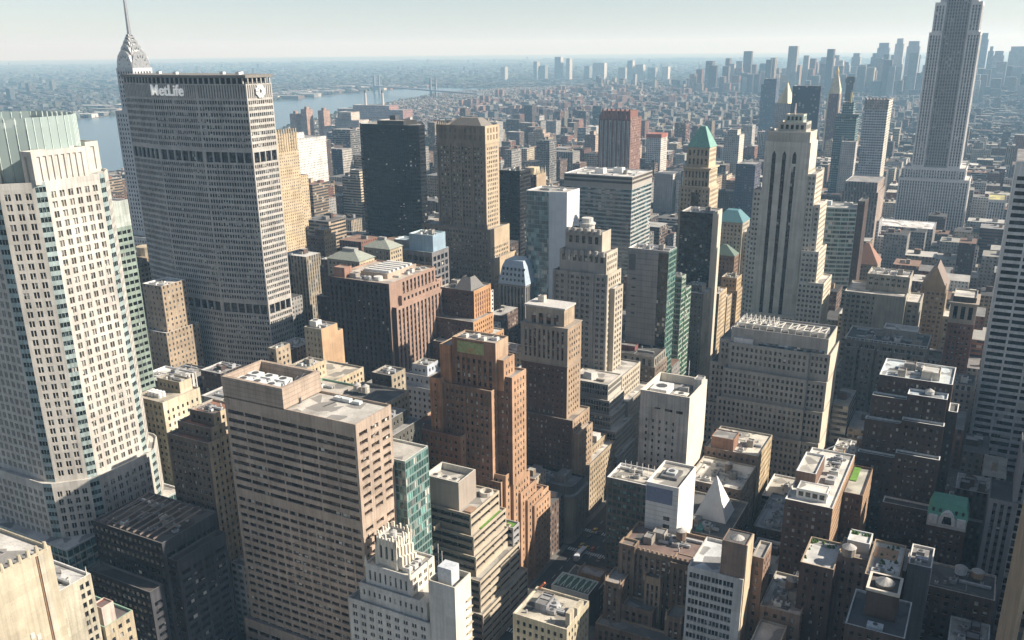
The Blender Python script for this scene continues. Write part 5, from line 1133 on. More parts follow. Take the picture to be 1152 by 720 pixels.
simple('green_topped_office', 'grey green office tower with a blank pale top, behind the octagonal tower', [(-430, -405, 311, 327.5, 0, 168), (-430, -405, 311, 327.5, 168.02, 181.5, St('blank', wall=wall((.46, .50, .46))))], St('punch', 3.4, 3.9, .8, .5, .3, .4, .4, 1, wall=wall((.16, .17, .17)), glass=GD), {1: St('punch', 3.4, 3.9, .8, .5, .3, .4, .4, 1, wall=wall((.25, .31, .265)), glass=GD)}, roof=(.6, .6, .55))
simple('sandy_setback_block', 'sandy brown stepped block with round roof house, left of the ribbed slab', [(-640, -600, 490, 530, 0, 90), (-630, -602, 493, 520, 89, 98)], P_.but(wall=wall((.22, .15, .10))), {1: P_.but(wall=wall((.34, .25, .16)))}, roof=RT, extra=lambda b: b.part('roof_drum', cyl(-612, 506, 8, 97, 104, 14), wall((.5, .42, .3))))  # wall colours lowered to imitate the shade lying over this block

# ------------------------------------------------------------------ towers farther off: windows are cut by bays and floors in the facade
U1 = uvwall(.46, .52); U2 = uvwall(.62, .5); U3 = uvwall(.97, .52); U4 = uvwall(.46, .6, strip=.75); U5 = uvwall(.9, .8, (.04, .06, .075), blinds=.12); U6 = uvwall(.34, .46)
US = [U1, U2, U3, U4, U5, U6]
def ust(u=U1, t=(.4, .36, .3), bay=3.2, fl=3.5): return St('uv', bay, fl, uvm=u, tint=t)
def far(name, label, tiers, u=U1, t=(.4, .36, .3), tw_=None, roof=RM, group=None, extra=None, bay=3.2):
    a = tiers[0]; b = Bld(name, label, ((a[0] + a[1]) / 2, (a[2] + a[3]) / 2), group=group); s0 = ust(u, t, bay); f = {1: ust(u, tw_, bay)} if tw_ else None  # tw_: west tint, mostly lighter, carrying sunlight in the colour
    for q in tiers: b.tier(q[:4], q[4], q[5], s0, roof, .8, faces=f)
    if extra: extra(b)
    b.done(); return b
far('golden_apartment_tower', 'sunlit golden stone tower right behind the ribbed slab', [(-740, -700, 760, 802, 0, 168), (-742, -703, 802, 818, 0, 120)], U6, (.42, .34, .23), (.55, .44, .29), extra=lambda b: b.part('crown_fin', sum([boxq(-739.5 + i * 3.9, -738.3 + i * 3.9, 759.3, 760.4, 150, 173) for i in range(11)] + [boxq(-700.4, -699.3, 760 + i * 3.9, 761.2 + i * 3.9, 150, 173) for i in range(11)], []), wall((.55, .44, .29))))
far('white_riverside_block', 'broad white apartment block right of the golden tower', [(-940, -900, 1030, 1094, 0, 133), (-930, -912, 1040, 1060, 132, 141)], U6, (.5, .52, .53), (.72, .71, .68))
far('pale_pink_block', 'pale pink block with a stepped top near the river', [(-1304, -1216, 1579, 1625, 0, 98), (-1280, -1216, 1590, 1625, 97, 112), (-1270, -1236, 1590, 1620, 111, 128)], U6, (.46, .44, .43), (.62, .52, .45))
far('sky_blue_glass_block', 'sky blue glass block in front of the pale pink block', [(-1189, -1123, 1450, 1500, 0, 100)], U5, (.36, .48, .56), (.66, .68, .68))
for i, (x, y, z) in enumerate(((-1690, 1935, 92), (-1655, 1940, 104), (-1618, 1965, 100))): far('pink_river_tower', ('leftmost', 'middle', 'rightmost')[i] + ' of three pinkish brick towers at the riverbank', [(x - 19, x, y, y + 26, 0, z), (x - 13, x - 5, y + 8, y + 18, z - 1, z + 7)], U1, (.34, .24, .2), (.46, .31, .24), group='pink towers at the riverbank')
far('dark_blue_tower', 'dark blue gridded apartment tower with a pale sunlit side', [(-932, -898, 1128, 1152, 0, 110)], U2, (.10, .115, .16), (.5, .47, .42))
far('tan_banded_tower', 'tan banded tower left of the black glass tower', [(-775, -745, 969, 992, 0, 95), (-765, -750, 974, 986, 94, 104)], U3, (.40, .34, .25), (.6, .5, .36))
def fins3():
    b = far('red_brick_finned_tower', 'red brown tower with tall vertical window strips and saw-toothed crown', [(-530, -482, 1262, 1306, 0, 158)], U4, (.25, .135, .105), (.36, .2, .15), bay=5)
    p = wall((.26, .13, .10)); q = []
    for i in range(7):
        x = -530 + i * 6.86; q += sides([(x, 1261), (x + 6.86, 1261), (x + 6.86, 1264), (x, 1264)], 156, [(x + 2.4, 1266), (x + 4.4, 1266), (x + 4.4, 1268), (x + 2.4, 1268)], 170)
        q += boxq(x - .7, x + .7, 1260.6, 1262, 0, 162)
    b.part('pale_mullion', sum([boxq(-530 + i * 6.86 + d - .45, -530 + i * 6.86 + d + .45, 1261.2, 1262.1, 4, 154) for i in range(7) for d in (2.3, 4.5)], []), wall((.5, .48, .46)))
    b.part('sawtooth_crown', q + boxq(-526, -486, 1266, 1302, 157, 167), p)
fins3()
far('red_topped_apartment', 'white apartment tower with a red brick top storey, right of the finned tower', [(-557, -530, 1537, 1571, 0, 104), (-557, -530, 1537, 1571, 104.02, 111, )], U1, (.55, .55, .55), (.66, .62, .56), extra=lambda b: b.part('red_cap', boxq(-557.4, -529.6, 1536.6, 1571.4, 105, 111.4), wall((.4, .16, .12))))
far('grey_flat_tower', 'grey slab with a pale blank side in front of the red topped apartment tower', [(-411, -385, 1171, 1204, 0, 95)], U6, (.34, .32, .32), (.66, .62, .55)); far('ivory_slim_tower', 'slim ivory tower beside the green roofed tower', [(-372, -352, 1171, 1198, 0, 98), (-380, -374, 1171, 1198, 0, 88)], U6, (.5, .47, .42), (.66, .6, .5))
far('navy_block', 'navy block with flat top left of the striped skyscraper', [(-330, -303, 1278, 1310, 0, 100)], U2, (.10, .10, .14)); far('cream_pier_tower', 'pale tower with a sunlit right edge between the navy block and the green roofed tower', [(-410, -385, 1500, 1530, 0, 118), (-406, -390, 1504, 1525, 117, 126)], U6, (.4, .4, .4), (.72, .66, .56)); far('brown_stub_tower', 'dark brown slab low behind the green roofed tower', [(-300, -262, 1000, 1030, 0, 74)], U2, (.12, .09, .09))
far('purple_glass_slab', 'dark purple glass slab behind the top of the striped skyscraper', [(-349, -301, 1700, 1730, 0, 187)], U5, (.055, .045, .07))
def gold_pyr():
    b = far('gilded_pyramid_tower', 'stone tower with a pale gilded pyramid spire left of the purple slab', [(-408, -352, 1775, 1830, 0, 105), (-397, -362, 1785, 1818, 104, 152)], U6, (.42, .41, .4), (.6, .56, .48)); b.part('gilded_spire', sides(ring(-379.5, 1801, 17, 8, math.pi / 8), 151, ring(-379.5, 1801, 1, 8, math.pi / 8), 188), plain((.62, .48, .27), .45, .3, .1)); b.part('finial', cyl(-379.5, 1801, .8, 187, 194, 6, .2), plain((.6, .5, .3)))
gold_pyr()
def cupola():
    b = far('maroon_cupola_tower', 'slim maroon tower topped by a cream stone spire and lantern', [(-339, -316, 2000, 2024, 0, 160)], U4, (.20, .10, .10), (.5, .36, .3)); st = wall((.66, .58, .42)); r = ring(-327, 2012, 14, 4, math.pi / 4)
    b.part('spire', boxq(-338, -317, 2001, 2023, 159, 168) + sides(r, 168, ring(-327, 2012, 3.4, 4, math.pi / 4), 198), st); b.part('lantern', cyl(-327, 2012, 3.2, 197, 204, 8) + cyl(-327, 2012, 3.2, 204, 213, 8, .1), plain((.6, .45, .2), .4, .4))
    b.part('pale_corner', boxq(-340, -337.4, 1999.4, 2002, 0, 160) + boxq(-318, -315.4, 1999.4, 2002, 0, 160), st)
cupola()
far('black_needle_tower', 'very slim black glass tower beyond the maroon cupola tower', [(-329, -314, 2150, 2166, 0, 189), (-331, -312, 2148, 2168, 176, 187)], U5, (.04, .045, .05)); far('sea_green_tower', 'sea green glass tower under construction with yellow hoist, left of the white crowned tower', [(-240, -209, 1500, 1530, 0, 150), (-232, -216, 1505, 1525, 149, 172), (-238, -206, 1498, 1532, 152, 155)], U5, (.32, .47, .45), extra=lambda b: b.part('hoist_mast', boxq(-222, -219.6, 1502, 1505, 171, 186), plain((.55, .4, .1)))); far('bare_wall_tower', 'bare pale grey concrete wall standing against the sea green tower', [(-224, -203, 1480, 1499, 0, 116)], U6, (.5, .48, .46))
far('white_crowned_tower', 'pale blue white gridded tower with a toothed crown, left of the tallest skyscraper', [(-183, -153, 1380, 1425, 0, 172), (-183.4, -152.6, 1379.6, 1425.4, 172, 183)], U2, (.56, .59, .63), (.74, .68, .58), extra=lambda b: b.part('toothed_crown', sum([boxq(-184 + i * 4.4, -181.4 + i * 4.4, 1379, 1381, 170, 185) for i in range(7)], []), wall((.42, .38, .35))))
far('brown_shoulder_block', 'grey brown block with tall upper columns below the white crowned tower', [(-160, -121, 1100, 1160, 0, 97), (-158, -123, 1102, 1158, 96, 108)], U4, (.22, .19, .18), (.56, .44, .36)); far('white_flat_market', 'long low building with a broad white roof before the tallest skyscraper', [(-122, -62, 1150, 1200, 0, 52)], U1, (.3, .28, .27), roof=(.75, .74, .70)); far('pale_gothic_midrise', 'pale blue grey midrise in front of the tallest skyscraper', [(-138, -118, 1120, 1150, 0, 62)], U1, (.42, .42, .43))
far('stone_loft_right', 'grey stone loft building right of the tallest skyscraper with an orange roof box', [(28, 62, 1180, 1220, 0, 68), (44, 52, 1190, 1200, 67, 76)], U4, (.3, .29, .32))
# downtown and across the river: pale with distance
DT = [(-997, -948, 186), (-917, -855, 158), (-869, -822, 204), (-811, -759, 144), (-761, -724, 204), (-712, -649, 259), (-638, -593, 281), (-560, -495, 266), (-566, -500, 190), (-211, -170, 302), (-168, -141, 236), (-138, -86, 214), (-69, 27, 235), (-387, -322, 220), (-666, -645, 176), (-283, -240, 157), (-233, -213, 193)]
DL = ['slim pale slab leading the downtown skyline', 'broad shouldered grey downtown tower', 'hazy downtown tower with small cap', 'squat downtown block beside the capped tower', 'pale downtown tower with sunlit edge', 'stepped downtown tower under the twin peaks', 'tallest twin peak of the downtown skyline', 'wide flat downtown slab left of the tallest skyscraper', 'lower downtown slab before the wide flat one', 'highest hazy tower right of the tallest skyscraper', 'stepped hazy tower beside the highest hazy one', 'pinkish hazy tower right of the stepped hazy one', 'wide hazy slab at the right edge', 'hazy tower hidden behind the tallest skyscraper', 'thin downtown tower between the stepped ones', 'short hazy tower beside the tallest skyscraper', 'narrow hazy tower right of the tallest skyscraper']
for i, (e, w_, z) in enumerate(DT):
    yy = 5500 + (i * 137) % 300
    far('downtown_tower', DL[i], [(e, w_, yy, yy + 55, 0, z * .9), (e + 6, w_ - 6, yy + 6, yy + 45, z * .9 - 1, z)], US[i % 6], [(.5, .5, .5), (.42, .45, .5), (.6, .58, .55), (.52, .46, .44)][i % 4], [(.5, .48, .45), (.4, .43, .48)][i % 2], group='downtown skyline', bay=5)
BR = [(-3178, -3126, 204), (-3088, -3058, 191), (-3378, -3347, 166), (-3681, -3641, 119), (-3339, -3293, 133), (-2894, -2799, 152), (-2621, -2579, 171), (-2563, -2500, 139), (-2471, -2409, 114), (-2712, -2654, 114), (-3004, -2960, 126), (-2375, -2327, 121)]
BL_ = ['tallest of the far hazy towers on the horizon', 'slim companion right of the tallest far tower', 'white far tower with a sharp sunlit edge', 'small far tower left of the horizon cluster', 'far twin tower left of the horizon cluster', 'wide far slab standing alone on the horizon', 'slender far tower right of the wide far slab', 'broad far tower behind the finned tower', 'short far tower right of the broad far one', 'squat far block near the wide far slab', 'far block just right of the tallest far tower', 'last far tower at the right of the horizon cluster']
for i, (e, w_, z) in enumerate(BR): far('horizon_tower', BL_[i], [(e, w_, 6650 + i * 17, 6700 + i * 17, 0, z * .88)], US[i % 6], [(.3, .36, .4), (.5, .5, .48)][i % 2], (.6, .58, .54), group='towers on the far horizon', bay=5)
far('lone_dark_slab', 'lone dark blue slab above the green roofed tower skyline', [(-642, -600, 2700, 2740, 0, 150), (-635, -600, 2700, 2740, 149, 165)], U2, (.10, .12, .17))
MID = [(-871, -835, 1700, 89, 'tan'), (-806, -779, 1730, 65, 'brown'), (-779, -759, 1690, 74, 'white'), (-745, -722, 1700, 90, 'brown'), (-664, -642, 1720, 70, 'navy'), (-700, -676, 1640, 62, 'grey')]
for i, (e, w_, y, z, c) in enumerate(MID): far(c + '_apartment_tower', f"{['first', 'second', 'third', 'fourth', 'fifth', 'sixth'][i]} from the left, a {c} apartment tower left of the finned tower", [(e, w_, y, y + 28, 0, z), (e + 7, w_ - 7, y + 8, y + 20, z - 1, z + 7)], U1, dict(tan=(.42, .34, .25), brown=(.24, .15, .12), white=(.6, .6, .58), navy=(.12, .13, .18), grey=(.36, .35, .34))[c], (.55, .42, .32), group='apartment towers beyond the gothic slab')
# riverside power station with two stacks, and the suspension bridge
def power_station():
    b = Bld('power_station', 'red brown power station with two dark capped smokestacks by the river', (-2035, 2770)); br = wall((.30, .17, .15), .2)
    b.tier((-2190, -1900, 2740, 2800), 0, 48, ust(U6, (.32, .19, .17), 6, 8), RM); b.tier((-2120, -1960, 2742, 2800), 47, 62, ust(U6, (.34, .2, .18), 6, 8), RM)
    for x, y in ((-2075, 2760), (-2010, 2775)): s_ = b.part('smokestack', cyl(x, y, 5, 40, 112, 12, 3.6), plain((.5, .45, .42))); b.sub(s_, 'stack_cap', cyl(x, y, 4.2, 104, 113, 12, 3.9), plain((.1, .1, .1)))
    b.done()
power_station()
def bridge():
    o = empty('suspension_bridge', (-3000, 4500, 0)); tag(o, 'distant steel suspension bridge crossing the river', 'bridge'); m = plain((.17, .19, .22), .7)
    a, c = Vector((-2700, 4180)), Vector((-3340, 4560)); d = (c - a).normalized()
    A, Z = a - d * 500, c + d * 500; k = Vector((-d.y, d.x))
    def at(p, s_): return p + k * s_
    dk = []
    for (s0, s1) in ((A, Z),): q = [at(s0, -17), at(s1, -17), at(s1, 17), at(s0, 17)]; dk += sides([tuple(x) for x in q], 40, [tuple(x) for x in q], 47) + cap([tuple(x) for x in q], 47)
    mk('deck', dk, m, o, (-3000, 4500, 40))
    for t in (a, c):
        q = []
        for s_ in (-15, 15):
            p = at(t, s_); q += boxq(p.x - 5, p.x + 5, p.y - 5, p.y + 5, 0, 104)
        for z in (60, 80, 99): q += bar((*at(t, -15), z), (*at(t, 15), z), 2.4)
        mk('tower', q, m, o, (t.x, t.y, 0))
    for s_ in (-16, 16):
        q = []; N_ = 16
        for i in range(N_):
            u0, u1 = i / N_, (i + 1) / N_; f = lambda u: 50 + 52 * (2 * u - 1) ** 2
            p, r = at(a.lerp(c, u0), s_), at(a.lerp(c, u1), s_); q += bar((p.x, p.y, f(u0)), (r.x, r.y, f(u1)), .8)
        for (t, e) in ((a, A), (c, Z)): p, r = at(t, s_), at(e, s_); q += bar((p.x, p.y, 102), (r.x, r.y, 46), .8)
        mk('main_cable', q, m, o, (-3000, 4500, 60))
bridge()
# the office row west of Sixth Avenue, beyond the right edge, that shades the side streets
for i, (n, s_, z, c) in enumerate(((334, 394, 200, (.3, .29, .27)), (413, 473, 190, (.42, .4, .37)), (492, 552, 194, (.16, .15, .15)), (571, 625, 186, (.34, .33, .32)), (254, 315, 205, (.36, .35, .33)))):
    far('avenue_office_tower', f"{['second', 'third', 'fourth', 'fifth', 'first'][i]} office tower in the row west of the avenue, past the right edge", [(134, 190, n, s_, 0, z)], U4, c, group='office row west of the avenue')

